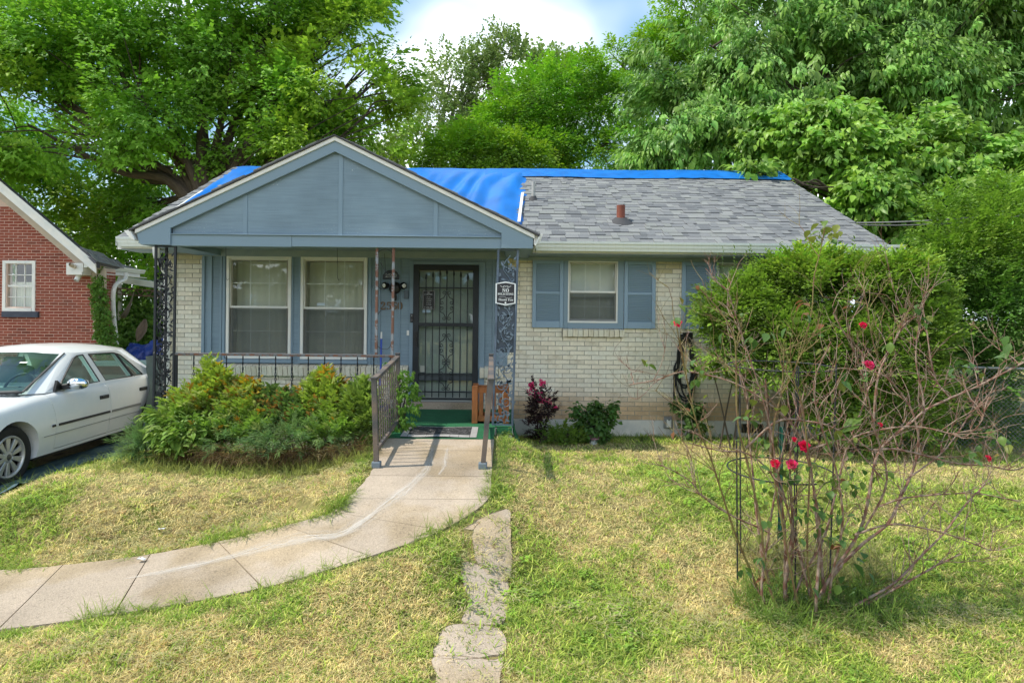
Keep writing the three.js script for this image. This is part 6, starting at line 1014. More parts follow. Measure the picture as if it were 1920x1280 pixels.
{ // bushes in front of the porch
  const nand = [81, 82, 83].map(s => spray({ n: 13, len: 0.14, leaf: 0.076, wid: 0.44, droop: 0.1, hang: -0.15, spread: 0.25, seed: s }));
  const mk = (label, L, col, seed, k = 1.5, gap = 0.34) => shrub('porch_bush', label, lobesFrom(L), nand, leafShiny, { seed, k, gap, freq: 3, fill: 3, rough: 0.35, lift: 0.8, tiltK: 0.9, color: col }, 9);
  const warm = a => (p, R) => { if (R() < 0.13) return rgb(0.42, 0.50, 0.14); const top = sstep(0.35, 0.85, p.y), k = 0.7 + 0.6 * R(), o = R() < a * top ? 1 : 0; return o ? rgb(0.42 * k, (0.19 + 0.12 * R()) * k, 0.014 * k) : rgb(mix(0.20, 0.33, top) * k, mix(0.36, 0.46, top) * k, 0.045 * k); };
  mk('green bush with tall light tip beside left porch column', [[375, 768, 7.5, 0.32, 0.24, 0.25, 190], [345, 795, 7.4, 0.26, 0.18, 0.22, 120], [410, 735, 7.6, 0.14, 0.18, 0.15, 80], [392, 705, 7.6, 0.05, 0.14, 0.07, 26], [400, 815, 7.15, 0.26, 0.12, 0.15, 80]], warm(0.12), 291);
  mk('orange tipped nandina bush left of the porch bed centre', [[455, 762, 7.5, 0.22, 0.18, 0.22, 150], [455, 795, 7.3, 0.26, 0.18, 0.22, 140], [470, 738, 7.6, 0.11, 0.10, 0.12, 50], [480, 815, 7.1, 0.2, 0.10, 0.15, 70]], warm(0.4), 292);
  mk('reddish bronze bush in the middle of the porch bed', [[540, 775, 7.5, 0.30, 0.15, 0.25, 180], [560, 800, 7.3, 0.32, 0.16, 0.22, 160], [510, 760, 7.5, 0.16, 0.10, 0.16, 70]], (p, R) => { const k = 0.7 + 0.6 * R(); return R() < 0.22 ? rgb(0.34 * k, 0.19 * k, 0.04 * k) : rgb(0.15 * k, 0.27 * k, 0.05 * k); }, 293);
  mk('taller yellow green bush right of centre under window', [[615, 752, 7.5, 0.22, 0.20, 0.22, 170], [605, 725, 7.6, 0.10, 0.12, 0.12, 60], [640, 785, 7.3, 0.26, 0.2, 0.22, 150], [590, 792, 7.4, 0.2, 0.16, 0.2, 90], [620, 815, 7.05, 0.26, 0.10, 0.15, 90]], warm(0.1), 294);
  mk('straggly light green bush against the ramp handrail', [[675, 765, 7.3, 0.15, 0.17, 0.18, 110], [670, 800, 7.2, 0.18, 0.14, 0.18, 90], [682, 742, 7.4, 0.08, 0.10, 0.1, 30]], (p, R) => { const k = 0.7 + 0.6 * R(); return rgb(0.24 * k, 0.36 * k, 0.05 * k); }, 295, 1.4);
  const broad = [84, 85].map(s => spray({ n: 9, len: 0.26, leaf: 0.15, wid: 0.4, droop: 0.35, hang: 0.3, spread: 0.12, seed: s, seg: 3 }));
  shrub('pokeweed_plant', 'light green broad leaved plant at left end of porch bed', lobesFrom([[325, 803, 7.2, 0.15, 0.09, 0.15, 44], [362, 812, 7.1, 0.17, 0.10, 0.15, 50], [340, 830, 7.05, 0.22, 0.06, 0.15, 44], [300, 788, 7.3, 0.06, 0.05, 0.08, 10]]), broad, leafM, { seed: 296, size: 0.7, k: 1.1, gap: 0.2, fill: 2.5, lift: 0.5, color: green(0.20, 0.34, 0.04, 0.3, 0.2) }, 8);
  const needle = [86, 87].map(s => { const R = rng(s), g = []; for (let i = 0; i < 46; i++) { const q = leafG(0.05 + R() * 0.03, 0.007, 0.05, 0, 2); tf(q, [0, 0, 0], [(R() - 0.5) * 1.6, (R() - 0.5) * 2.2, 0]); q.translate((R() - 0.5) * 0.03, (R() - 0.5) * 0.03, i / 46 * 0.2); g.push(q); } return join(g); });
  const jun = (label, L, seed) => shrub('juniper_shrub', label, lobesFrom(L), needle, grassM, { seed, k: 0.45, gap: 0.3, freq: 3, fill: 2.6, rough: 0.4, lift: 0.35, color: green(0.19, 0.33, 0.10, 0.5, 0.3) }, 5);
  jun('grey green juniper tuft left in the porch bed', [[415, 825, 7.0, 0.15, 0.07, 0.14, 80]], 297); jun('spreading juniper in front of the bronze bush', [[540, 822, 6.9, 0.27, 0.09, 0.16, 120], [505, 835, 6.85, 0.15, 0.06, 0.12, 40]], 298); jun('juniper sprig at right of the porch bed', [[610, 818, 6.9, 0.16, 0.07, 0.14, 70]], 299); jun('dark juniper clump beside the car cover', [[268, 836, 7.2, 0.14, 0.10, 0.13, 260]], 300);
  // dry stems and clippings along the front of the bed
  const dry = [88, 89].map(s => { const R = rng(s), g = []; for (let i = 0; i < 22; i++) { const q = leafG(0.10 + R() * 0.12, 0.004, R() * 0.8, 0, 3); tf(q, [0, 0, 0], [-R() * 1.0, R() * 6.28, 0]); q.translate((R() - 0.5) * 0.1, 0, (R() - 0.5) * 0.1); g.push(q); } return join(g); });
  const t = thing('dry_brush', 'brown dry stems and litter along the front of porch bed', 'dry brush'); t.userData.kind = 'stuff'; foliage('dry_stems', t, grassM, dry, lobesFrom([[430, 853, 6.85, 0.4, 0.05, 0.14, 60], [560, 850, 6.8, 0.5, 0.05, 0.14, 80], [650, 842, 6.8, 0.3, 0.05, 0.14, 45], [340, 848, 7.0, 0.3, 0.04, 0.14, 25]]), { seed: 302, k: 0.7, gap: 0.25, fill: 2, lift: 0.5, color: (p, R) => { const k = 0.6 + 0.8 * R(); return R() < 0.5 ? rgb(0.17 * k, 0.10 * k, 0.05 * k) : rgb(0.24 * k, 0.19 * k, 0.07 * k); } });
}
{ // climbing vine at the far end of the left handrail
  const g = [91, 92].map(s => spray({ n: 9, len: 0.18, leaf: 0.10, wid: 0.42, droop: 0.5, hang: 0.7, spread: 0.2, seed: s, seg: 3 }));
  shrub('porch_vine', 'leafy vine growing through far end of left handrail', lobesFrom([[752, 720, 7.9, 0.10, 0.10, 0.1, 26], [745, 690, 7.9, 0.06, 0.09, 0.08, 16], [762, 760, 7.8, 0.13, 0.16, 0.12, 36], [768, 735, 7.8, 0.08, 0.08, 0.08, 14], [752, 795, 7.75, 0.12, 0.08, 0.1, 18], [738, 800, 7.7, 0.08, 0.12, 0.1, 14]]), g, leafM, { seed: 303, size: 0.62, k: 0.75, gap: 0.15, fill: 2, lift: 0.3, color: green(0.15, 0.31, 0.04, 0.3, 0.2) }, 6);
  const iv = [93, 94].map(s => spray({ n: 10, len: 0.3, leaf: 0.12, wid: 0.8, droop: 0.3, hang: 0.8, spread: 0.4, seed: s }));
  const t = thing('ivy', 'ivy climbing the corner of the red brick house', 'ivy');
  foliage('leaves', t, leafM, iv, lobesFrom([[182, 530, 14.93, 0.04, 0.25, 0.03, 50], [186, 570, 14.92, 0.07, 0.35, 0.05, 100], [193, 610, 14.9, 0.11, 0.35, 0.06, 140], [199, 650, 14.9, 0.16, 0.4, 0.07, 170], [210, 690, 14.88, 0.22, 0.4, 0.10, 140]]), { seed: 304, k: 1.0, gap: 0.3, freq: 3, fill: 2, lift: 0.0, size: 0.5, color: green(0.12, 0.26, 0.03, 0.4, 0.2) });
  part('vine_stem', limb([at(205, 720, 14.95), at(200, 640, 14.95), at(188, 560, 14.95), at(182, 515, 14.95)], 0.03, 0.01, 6, 14), M.bark, t);
  shrub('carport_vines', 'tangle of broad green vines under the carport', lobesFrom([[235, 590, 17.8, 0.5, 0.5, 0.4, 90], [262, 625, 17.6, 0.6, 0.5, 0.4, 110], [240, 660, 17.2, 0.6, 0.5, 0.4, 100], [285, 590, 18.2, 0.6, 0.8, 0.5, 100], [300, 660, 17.6, 0.6, 0.6, 0.4, 80], [225, 690, 16.6, 0.35, 0.35, 0.3, 70]]), iv, leafM, { seed: 305, k: 1.3, gap: 0.34, freq: 1.5, fill: 2, color: green(0.11, 0.24, 0.03, 0.4, 0.2) }, 8);
  shrub('background_shrub', 'dark shrubs far behind carport and drive', lobesFrom([[120, 520, 24, 2.2, 2.4, 1, 260], [240, 500, 24, 2.2, 2.6, 1, 330], [330, 520, 24, 2.0, 2.6, 1, 260], [30, 480, 25, 2.4, 2.8, 1, 200], [250, 640, 22, 2.2, 1.6, 1, 220], [330, 660, 22, 2, 1.4, 1, 160]]), iv, leafM, { seed: 306, k: 1.6, size: 1.5, gap: 0.25, freq: 0.8, fill: 2, color: green(0.10, 0.21, 0.025, 0.4, 0.2) }, 8);
}
{ // flower bed right of the porch
  const t = thing('crape_myrtle', 'small crape myrtle with dark purple leaves and pink blooms', 'flowering shrub'), R = rng(311), b = onY(1010, 828, 0.0), g = [], dark = [95, 96].map(s => spray({ n: 11, len: 0.13, leaf: 0.052, wid: 0.5, droop: 0.1, hang: 0, spread: 0.2, seed: s }));
  for (const [px, py] of [[1003, 725], [1017, 722], [1022, 748], [1035, 768], [1000, 760], [1008, 745]]) { const e = at(px, py, 8.9); g.push(limb([b.clone().add(V((R() - 0.5) * 0.05, 0, 0)), b.clone().lerp(e, 0.5).add(V((R() - 0.5) * 0.04, 0, 0)), e], 0.008, 0.003, 5, 10)); }
  part('stem', join(g), M.bark, t);
  foliage('leaves', t, leafM, dark, lobesFrom([[1012, 765, 8.9, 0.10, 0.16, 0.09, 70], [1008, 800, 8.9, 0.10, 0.14, 0.09, 50], [1022, 750, 8.9, 0.07, 0.10, 0.07, 24], [1036, 770, 8.9, 0.04, 0.03, 0.04, 8], [1003, 735, 8.9, 0.05, 0.08, 0.05, 14], [1012, 822, 8.9, 0.08, 0.06, 0.08, 16]]), { seed: 312, k: 1.1, gap: 0.1, fill: 2, lift: 0.8, color: (p, R) => { const k = 0.7 + 0.7 * R(); return rgb(0.050 * k, 0.022 * k, 0.026 * k); } });
  const pm = leafMat({ coat: 0.1 }); pm.color = rgb(0.85, 0.05, 0.24);
  for (const [px, py, r] of [[999, 733, 0.088], [1008, 742, 0.078], [1017, 718, 0.05], [1014, 750, 0.055], [1026, 752, 0.062], [1042, 764, 0.02], [996, 722, 0.04]]) { const gg = []; for (let i = 0; i < 60; i++) { const q = leafG(0.022 + R() * 0.012, 0.020, 0.2, 0.3, 3); tf(q, [0, 0, 0], [R() * 6.28, R() * 6.28, R() * 6.28]); const d = V(R() - 0.5, R() - 0.5, R() - 0.5).normalize().multiplyScalar(r * Math.pow(R(), 0.4)); q.translate(d.x, d.y, d.z); gg.push(q); } part('flower_cluster', join(gg), pm, t).position.copy(at(px, py, 8.86)); }
  const rl = [97, 98].map(s => spray({ n: 8, len: 0.14, leaf: 0.085, wid: 0.62, droop: 0.3, hang: 0.35, spread: 0.3, seed: s, seg: 3 }));
  shrub('rose_plant', 'dark green rose plant with two heads under the window', lobesFrom([[1098, 772, 8.8, 0.12, 0.07, 0.1, 30], [1135, 770, 8.8, 0.10, 0.07, 0.1, 26], [1115, 795, 8.8, 0.20, 0.10, 0.12, 60], [1110, 820, 8.8, 0.18, 0.08, 0.12, 30]]), rl, leafShiny, { seed: 313, k: 1.1, gap: 0.15, fill: 2, lift: 0.6, color: green(0.08, 0.19, 0.03, 0.4, 0.2) }, 9);
  shrub('bedding_plant', 'low light green seedlings between the myrtle and rose', lobesFrom([[1050, 812, 8.8, 0.20, 0.09, 0.12, 50], [1075, 822, 8.7, 0.15, 0.07, 0.12, 36], [1035, 825, 8.7, 0.12, 0.05, 0.1, 20]]), dark, leafM, { seed: 314, k: 1.3, gap: 0.1, fill: 2, lift: 0.9, color: green(0.18, 0.31, 0.04, 0.3, 0.2) }, 9);
  shrub('wall_vine', 'green vine climbing beneath the hose', lobesFrom([[1290, 775, 9.15, 0.14, 0.14, 0.08, 36], [1300, 810, 9.1, 0.14, 0.10, 0.08, 26], [1285, 755, 9.2, 0.08, 0.08, 0.06, 12]]), rl, leafM, { seed: 315, gap: 0.15, fill: 2, color: green(0.08, 0.17, 0.03, 0.3, 0.2) }, 5);
  shrub('weed_clump', 'low weeds against the porch block beside the ramp', lobesFrom([[935, 830, 7.85, 0.12, 0.10, 0.1, 26], [955, 845, 7.7, 0.12, 0.05, 0.1, 16]]), rl, leafM, { seed: 316, size: 0.7, gap: 0.1, fill: 2, color: green(0.12, 0.21, 0.03, 0.3, 0.2) }, 4);
}
// ================================================================ the bare climbing rose on its wire cage
{
  const cage = thing('plant_cage', 'black wire plant cage inside the bare rose bush', 'plant support'), C = onY(1462, 985, -0.06); C.z = -4.75; C.x = at(1462, 900, 4.75).x; C.y = -0.15;
  const wm = std({ map: mottle(55, [0.02, 0.022, 0.026], 0.5), roughness: 0.6 });
  for (let i = 0; i < 5; i++) { const a = 0.4 + i * Math.PI * 2 / 5; part('leg', limb([V(C.x + Math.cos(a) * 0.34, C.y - 0.05, C.z + Math.sin(a) * 0.34), V(C.x + Math.cos(a) * 0.37, C.y + 1.60, C.z + Math.sin(a) * 0.37)], 0.006, 0.006, 6, 4), wm, cage); }
  for (const y of [0.80, 1.57]) { const g = stripNI(new THREE.TorusGeometry(0.37, 0.0055, 6, 48)); part('ring', tf(g, [C.x, C.y + y, C.z], [Math.PI / 2 + 0.03, 0, 0]), wm, cage); }
  const st = thing('fence_stake', 'green metal stake standing inside rose bush', 'stake'), sm = std({ color: rgb(0.008, 0.07, 0.05), roughness: 0.5 }), b = onY(1462, 1030, -0.12), tp = at(1466, 800, -b.z);
  part('stake', join([bar(b, tp, 0.036, 0.006), bar(b.clone().add(V(0, 0, 0.012)), tp.clone().add(V(0, 0, 0.012)), 0.006, 0.03)]), sm, st);
}
{
  const rose = thing('rose_bush', 'tall sprawling mostly bare rose bush in the front lawn', 'rose bush'), R = rng(401);
  const Z0 = 4.35, canes = [
    [[1530, 1125], [1540, 1000], [1520, 890], [1508, 831], [1477, 788], [1429, 748], [1374, 717], [1318, 701], [1279, 697], [1230, 712], [1180, 721]],
    [[1528, 1140], [1556, 1085], [1615, 990], [1651, 851], [1675, 820], [1706, 792], [1734, 768], [1774, 752], [1833, 725], [1912, 685], [1990, 640]],
    [[1526, 1136], [1516, 1077], [1512, 998], [1518, 879], [1512, 827], [1504, 756], [1488, 705], [1508, 653], [1520, 582], [1528, 519], [1540, 475], [1544, 428]],
    [[1485, 1148], [1504, 1085], [1540, 1014], [1568, 927], [1588, 847], [1612, 770], [1643, 697], [1665, 655]],
    [[1600, 1135], [1675, 1093], [1726, 1045], [1766, 998], [1809, 950], [1849, 907]],
    [[1610, 1140], [1655, 1117], [1714, 1081], [1760, 1056], [1801, 1037]],
    [[1600, 1000], [1671, 982], [1754, 994], [1801, 1010], [1861, 1033]],
    [[1455, 1130], [1449, 1113], [1433, 1057], [1417, 958], [1413, 879], [1405, 800], [1398, 740], [1390, 700]],
    [[1445, 1000], [1433, 994], [1378, 970], [1318, 931], [1291, 899], [1239, 871]],
    [[1430, 1120], [1405, 1061], [1382, 1006], [1346, 903], [1330, 851], [1310, 800], [1291, 717], [1275, 650], [1271, 612]],
    [[1400, 840], [1461, 788], [1516, 790], [1560, 800], [1595, 827], [1619, 855], [1660, 900]],
    [[1540, 1113], [1576, 1061], [1615, 1022], [1663, 978], [1690, 930], [1718, 879], [1722, 820], [1710, 768], [1686, 732], [1651, 701], [1600, 692]],
    [[1590, 830], [1607, 820], [1675, 802], [1734, 802], [1780, 812], [1813, 820], [1835, 790], [1850, 770]],
    [[1640, 845], [1667, 840], [1714, 849], [1789, 867], [1853, 873], [1912, 881], [1960, 850]],
    [[1650, 950], [1690, 936], [1746, 927], [1833, 925], [1912, 940]],
    [[1440, 1090], [1425, 980], [1400, 860], [1382, 796], [1378, 673], [1374, 626], [1350, 582], [1306, 535]],
    [[1460, 900], [1440, 790], [1413, 693], [1390, 622], [1374, 566], [1366, 542]],
    [[1730, 775], [1734, 744], [1718, 677], [1720, 630], [1730, 570]],
    [[1785, 745], [1762, 717], [1746, 677], [1738, 622], [1730, 566]],
    [[1640, 800], [1650, 700], [1675, 653], [1702, 606], [1722, 590]],
    [[1655, 700], [1647, 669], [1631, 622], [1625, 578], [1621, 538]],
    [[1516, 841], [1595, 824], [1640, 850]],
    [[1495, 1120], [1470, 1000], [1455, 900], [1450, 800], [1465, 730], [1472, 650]],
    [[1560, 1080], [1580, 980], [1570, 880], [1540, 800], [1530, 720], [1555, 640]],
    [[1620, 1000], [1660, 900], [1640, 800], [1620, 720], [1600, 640], [1590, 600]],
    [[1700, 900], [1760, 850], [1800, 800], [1830, 740], [1845, 690]],
    [[1470, 1135], [1490, 1040], [1480, 960], [1440, 880], [1400, 850], [1350, 845], [1290, 830]],
  ];
  const old = [], young = [], tips = [];
  const barkOld = std({ map: tex(256, (u, v) => mix3([0.20, 0.095, 0.065], [0.30, 0.22, 0.17], sstep(0.4, 0.65, fbm(u * 8, v * 8, 181, 4, 8))), 0.3), roughness: 0.85, bumpMap: grain, bumpScale: 0.002 });
  const barkYoung = std({ map: tex(256, (u, v) => mix3([0.20, 0.17, 0.055], [0.17, 0.09, 0.05], sstep(0.4, 0.7, fbm(u * 6, v * 6, 182, 4, 6))), 0.3), roughness: 0.7 });
  function twig(a, dir, len, r, depth, bin) {
    const n = 3 + Math.floor(R() * 2), pts = [a]; let p = a.clone(), d = dir.clone();
    for (let i = 0; i < n; i++) { d.add(V(R() - 0.5, R() - 0.42, R() - 0.5).multiplyScalar(0.55)).normalize(); p = p.clone().addScaledVector(d, len / n); pts.push(p); }
    bin.push(limb(pts, r, r * 0.5, 5, n * 2)); tips.push([p, d]);
    if (depth > 0) for (let k = 0; k < 2 + Math.floor(R() * 2.4); k++) { const i = 1 + Math.floor(R() * (n - 0.01)), dd = d.clone().add(V(R() - 0.5, R() - 0.35, R() - 0.5).multiplyScalar(1.7)).normalize(); twig(pts[i], dd, len * (0.45 + R() * 0.3), r * 0.6, depth - 1, bin); }
  }
  for (let k = 0; k < 5; k++) { const bx = mix(1430, 1560, R()), tx = bx + (R() - 0.55) * 150, ty = mix(640, 860, R()); canes.push([[bx, 1125], [mix(bx, tx, 0.25) + (R() - 0.5) * 14, mix(1125, ty, 0.35)], [mix(bx, tx, 0.6) + (R() - 0.5) * 22, mix(1125, ty, 0.7)], [tx, ty]]); }
  canes.forEach((c, ci) => {
    const zt = (R() - 0.55) * 1.1, zb = (R() - 0.5) * 0.25, bottom = c[0][1] > 1060, yo = [2, 9, 15, 20, 22].includes(ci);
    const pts = c.map(([px, py], i) => { const t = i / (c.length - 1); let Z = Z0 + zb + zt * t * (bottom ? 1 : 0.6); const q = at(px, py, Z); q.z += (R() - 0.5) * 0.05; return q; });
    if (bottom) { const g0 = pts[0]; pts.unshift(V(mix(g0.x, at(1530, 1140, Z0).x, 0.35), groundH(g0.x, g0.z) - 0.06, mix(g0.z, -Z0, 0.3))); }
    const r0 = (bottom ? 0.0105 : 0.007) * (yo ? 0.75 : 1) * (ci === 1 ? 1.35 : 1) * (0.85 + 0.4 * R()), bin = yo ? young : old;
    bin.push(limb(pts, r0, r0 * 0.42, 7, pts.length * 4, 0.25, R)); const cv = new THREE.CatmullRomCurve3(pts, false, 'centripetal');
    const n = Math.round(c.length * (ci === 2 ? 0.5 : 1.7));
    for (let k = 0; k < n; k++) { const t = 0.22 + 0.78 * R(), a = cv.getPoint(t), tg = cv.getTangent(t), d = tg.clone().multiplyScalar(0.6).add(V((R() - 0.5) * 1.5, R() * 1.0 - 0.25, (R() - 0.5) * 1.5)).normalize(); twig(a, d, 0.12 + R() * 0.26, 0.0034, R() < 0.5 ? 1 : 2, yo ? young : old); }
    tips.push([pts[pts.length - 1], cv.getTangent(1)]);
    // thorns
    const th = []; for (let k = 0; k < c.length * 5; k++) { const a = cv.getPoint(0.1 + 0.85 * R()), d = V(R() - 0.5, R() - 0.5, R() - 0.5).normalize(); th.push(rod(a, a.clone().addScaledVector(d, 0.022), 0.004, 0.0004, 4)); } bin.push(join(th));
  });
  part('old_canes', join(old), barkOld, rose); part('green_canes', join(young), barkYoung, rose);
  // leaves, a mesh each
  const lg = [[0.075, 0.052], [0.06, 0.045], [0.09, 0.062]].map(([l, w]) => leafG(l, w, 0.3, 0.3, 3)), lm = [[0.13, 0.225, 0.035], [0.085, 0.185, 0.035], [0.20, 0.24, 0.04], [0.10, 0.20, 0.05], [0.28, 0.23, 0.04], [0.22, 0.09, 0.03]].map(c => { const m = leafMat({ coat: 0.35 }); m.color = rgb(...c); return m; });
  const put = (p, k, m, s = 1) => { const q = part('leaf', lg[k], lm[m], rose); q.position.copy(p); q.rotation.set(R() * 1.2 - 0.1, R() * 6.28, (R() - 0.5) * 1.2, 'YXZ'); q.scale.setScalar(0.85 * s * (0.75 + R() * 0.5)); };
  const spots = [[1213, 680, 4], [1310, 685, 5], [1300, 705, 3], [1285, 700, 2], [1345, 618, 2], [1420, 625, 4], [1440, 620, 3], [1470, 612, 3], [1500, 600, 2], [1500, 560, 4, 5], [1505, 590, 4, 5], [1550, 655, 4], [1625, 700, 3], [1660, 640, 3], [1645, 690, 2], [1620, 785, 3, 0, 1.6], [1585, 710, 3], [1790, 695, 4], [1815, 680, 4], [1835, 690, 3], [1885, 665, 4], [1905, 670, 4], [1850, 820, 4], [1870, 815, 4], [1885, 830, 3], [1820, 850, 3], [1825, 852, 2], [1425, 830, 5], [1430, 850, 5], [1440, 840, 3], [1465, 880, 3], [1490, 895, 5], [1515, 880, 4], [1520, 870, 3], [1575, 900, 4, 0, 1.5], [1605, 905, 3, 0, 1.3], [1550, 910, 3], [1500, 970, 3, 0, 1.2], [1440, 980, 3], [1550, 1000, 3], [1530, 940, 3], [1525, 950, 3], [1615, 830, 3], [1590, 815, 3], [1560, 820, 4], [1400, 780, 3], [1410, 760, 3], [1595, 1060, 3, 1, 1.2], [1600, 1115, 4, 1, 1.2], [1580, 1090, 3, 1, 1.2], [1590, 1165, 5, 0, 1.2], [1545, 1165, 4], [1560, 1175, 4], [1710, 570, 3], [1725, 600, 3], [1730, 598, 2], [1540, 424, 6, 2, 1.0], [1528, 434, 4, 2], [1560, 430, 4, 2], [1566, 440, 3, 2], [1420, 1055, 4], [1400, 1070, 4], [1440, 1075, 3, 5], [1570, 1020, 5, 5], [1580, 1015, 4, 5], [1280, 605, 2], [1270, 560, 2, 4], [1760, 860, 2], [1900, 640, 3], [1470, 765, 2], [1530, 690, 2], [1660, 880, 2]];
  for (const [px, py, n, m, s] of spots) for (let i = 0; i < n; i++) { const p = at(px + (R() - 0.5) * 26, py + (R() - 0.5) * 22, Z0 - 0.1 + (R() - 0.5) * 0.4); put(p, Math.floor(R() * 3), m !== undefined && R() < 0.75 ? m : Math.floor(R() * 4), (s || 1) * 1.0); }
  for (let i = 0; i < 100; i++) put(at(mix(1420, 1640, R()), mix(820, 1010, R()), Z0 + (R() - 0.5) * 0.5), Math.floor(R() * 3), Math.floor(R() * 4), 0.85);
  for (let i = 0; i < 46; i++) { const p = onY(mix(1430, 1640, R()), mix(1085, 1165, R()), -0.2); p.y = groundH(p.x, p.z) + 0.04 + R() * R() * 0.5; put(p, Math.floor(R() * 3), Math.floor(R() * 4), 0.9); }
  for (let i = 0; i < 60; i++) { const [p] = tips[Math.floor(R() * tips.length)]; put(p, Math.floor(R() * 3), Math.floor(R() * 6), 0.7); }
  // blooms
  const pet = leafMat({ coat: 0.15 }); pet.color = rgb(0.80, 0.012, 0.10); const pets = leafMat({ coat: 0.1 }); pets.color = rgb(0.82, 0.05, 0.20);
  for (const [px, py, r] of [[1271, 606, 0.028], [1629, 685, 0.036], [1619, 610, 0.024], [1508, 836, 0.036], [1453, 869, 0.032], [1485, 871, 0.036], [1853, 859, 0.022], [1651, 796, 0.016], [1490, 824, 0.018]]) {
    const g = []; for (let i = 0; i < 22; i++) { const k = i / 22, q = leafG(r * (0.7 + 0.6 * k), r * (0.8 + 0.5 * k), -0.6 + k * 0.9, 0.45, 3); tf(q, [0, 0, 0], [-1.35 + 1.25 * k, 0, 0]); tf(q, [0, 0, 0], [0, i * 2.4, 0]); g.push(q); }
    const f = part('rose_bloom', join(g), i2(px) ? pet : pets, rose); f.position.copy(at(px, py, Z0 - 0.1)); f.rotation.set(0.7 + R() * 0.5, 0, (R() - 0.5) * 0.8);
  }
  function i2(x) { return x % 3 !== 0; }
}
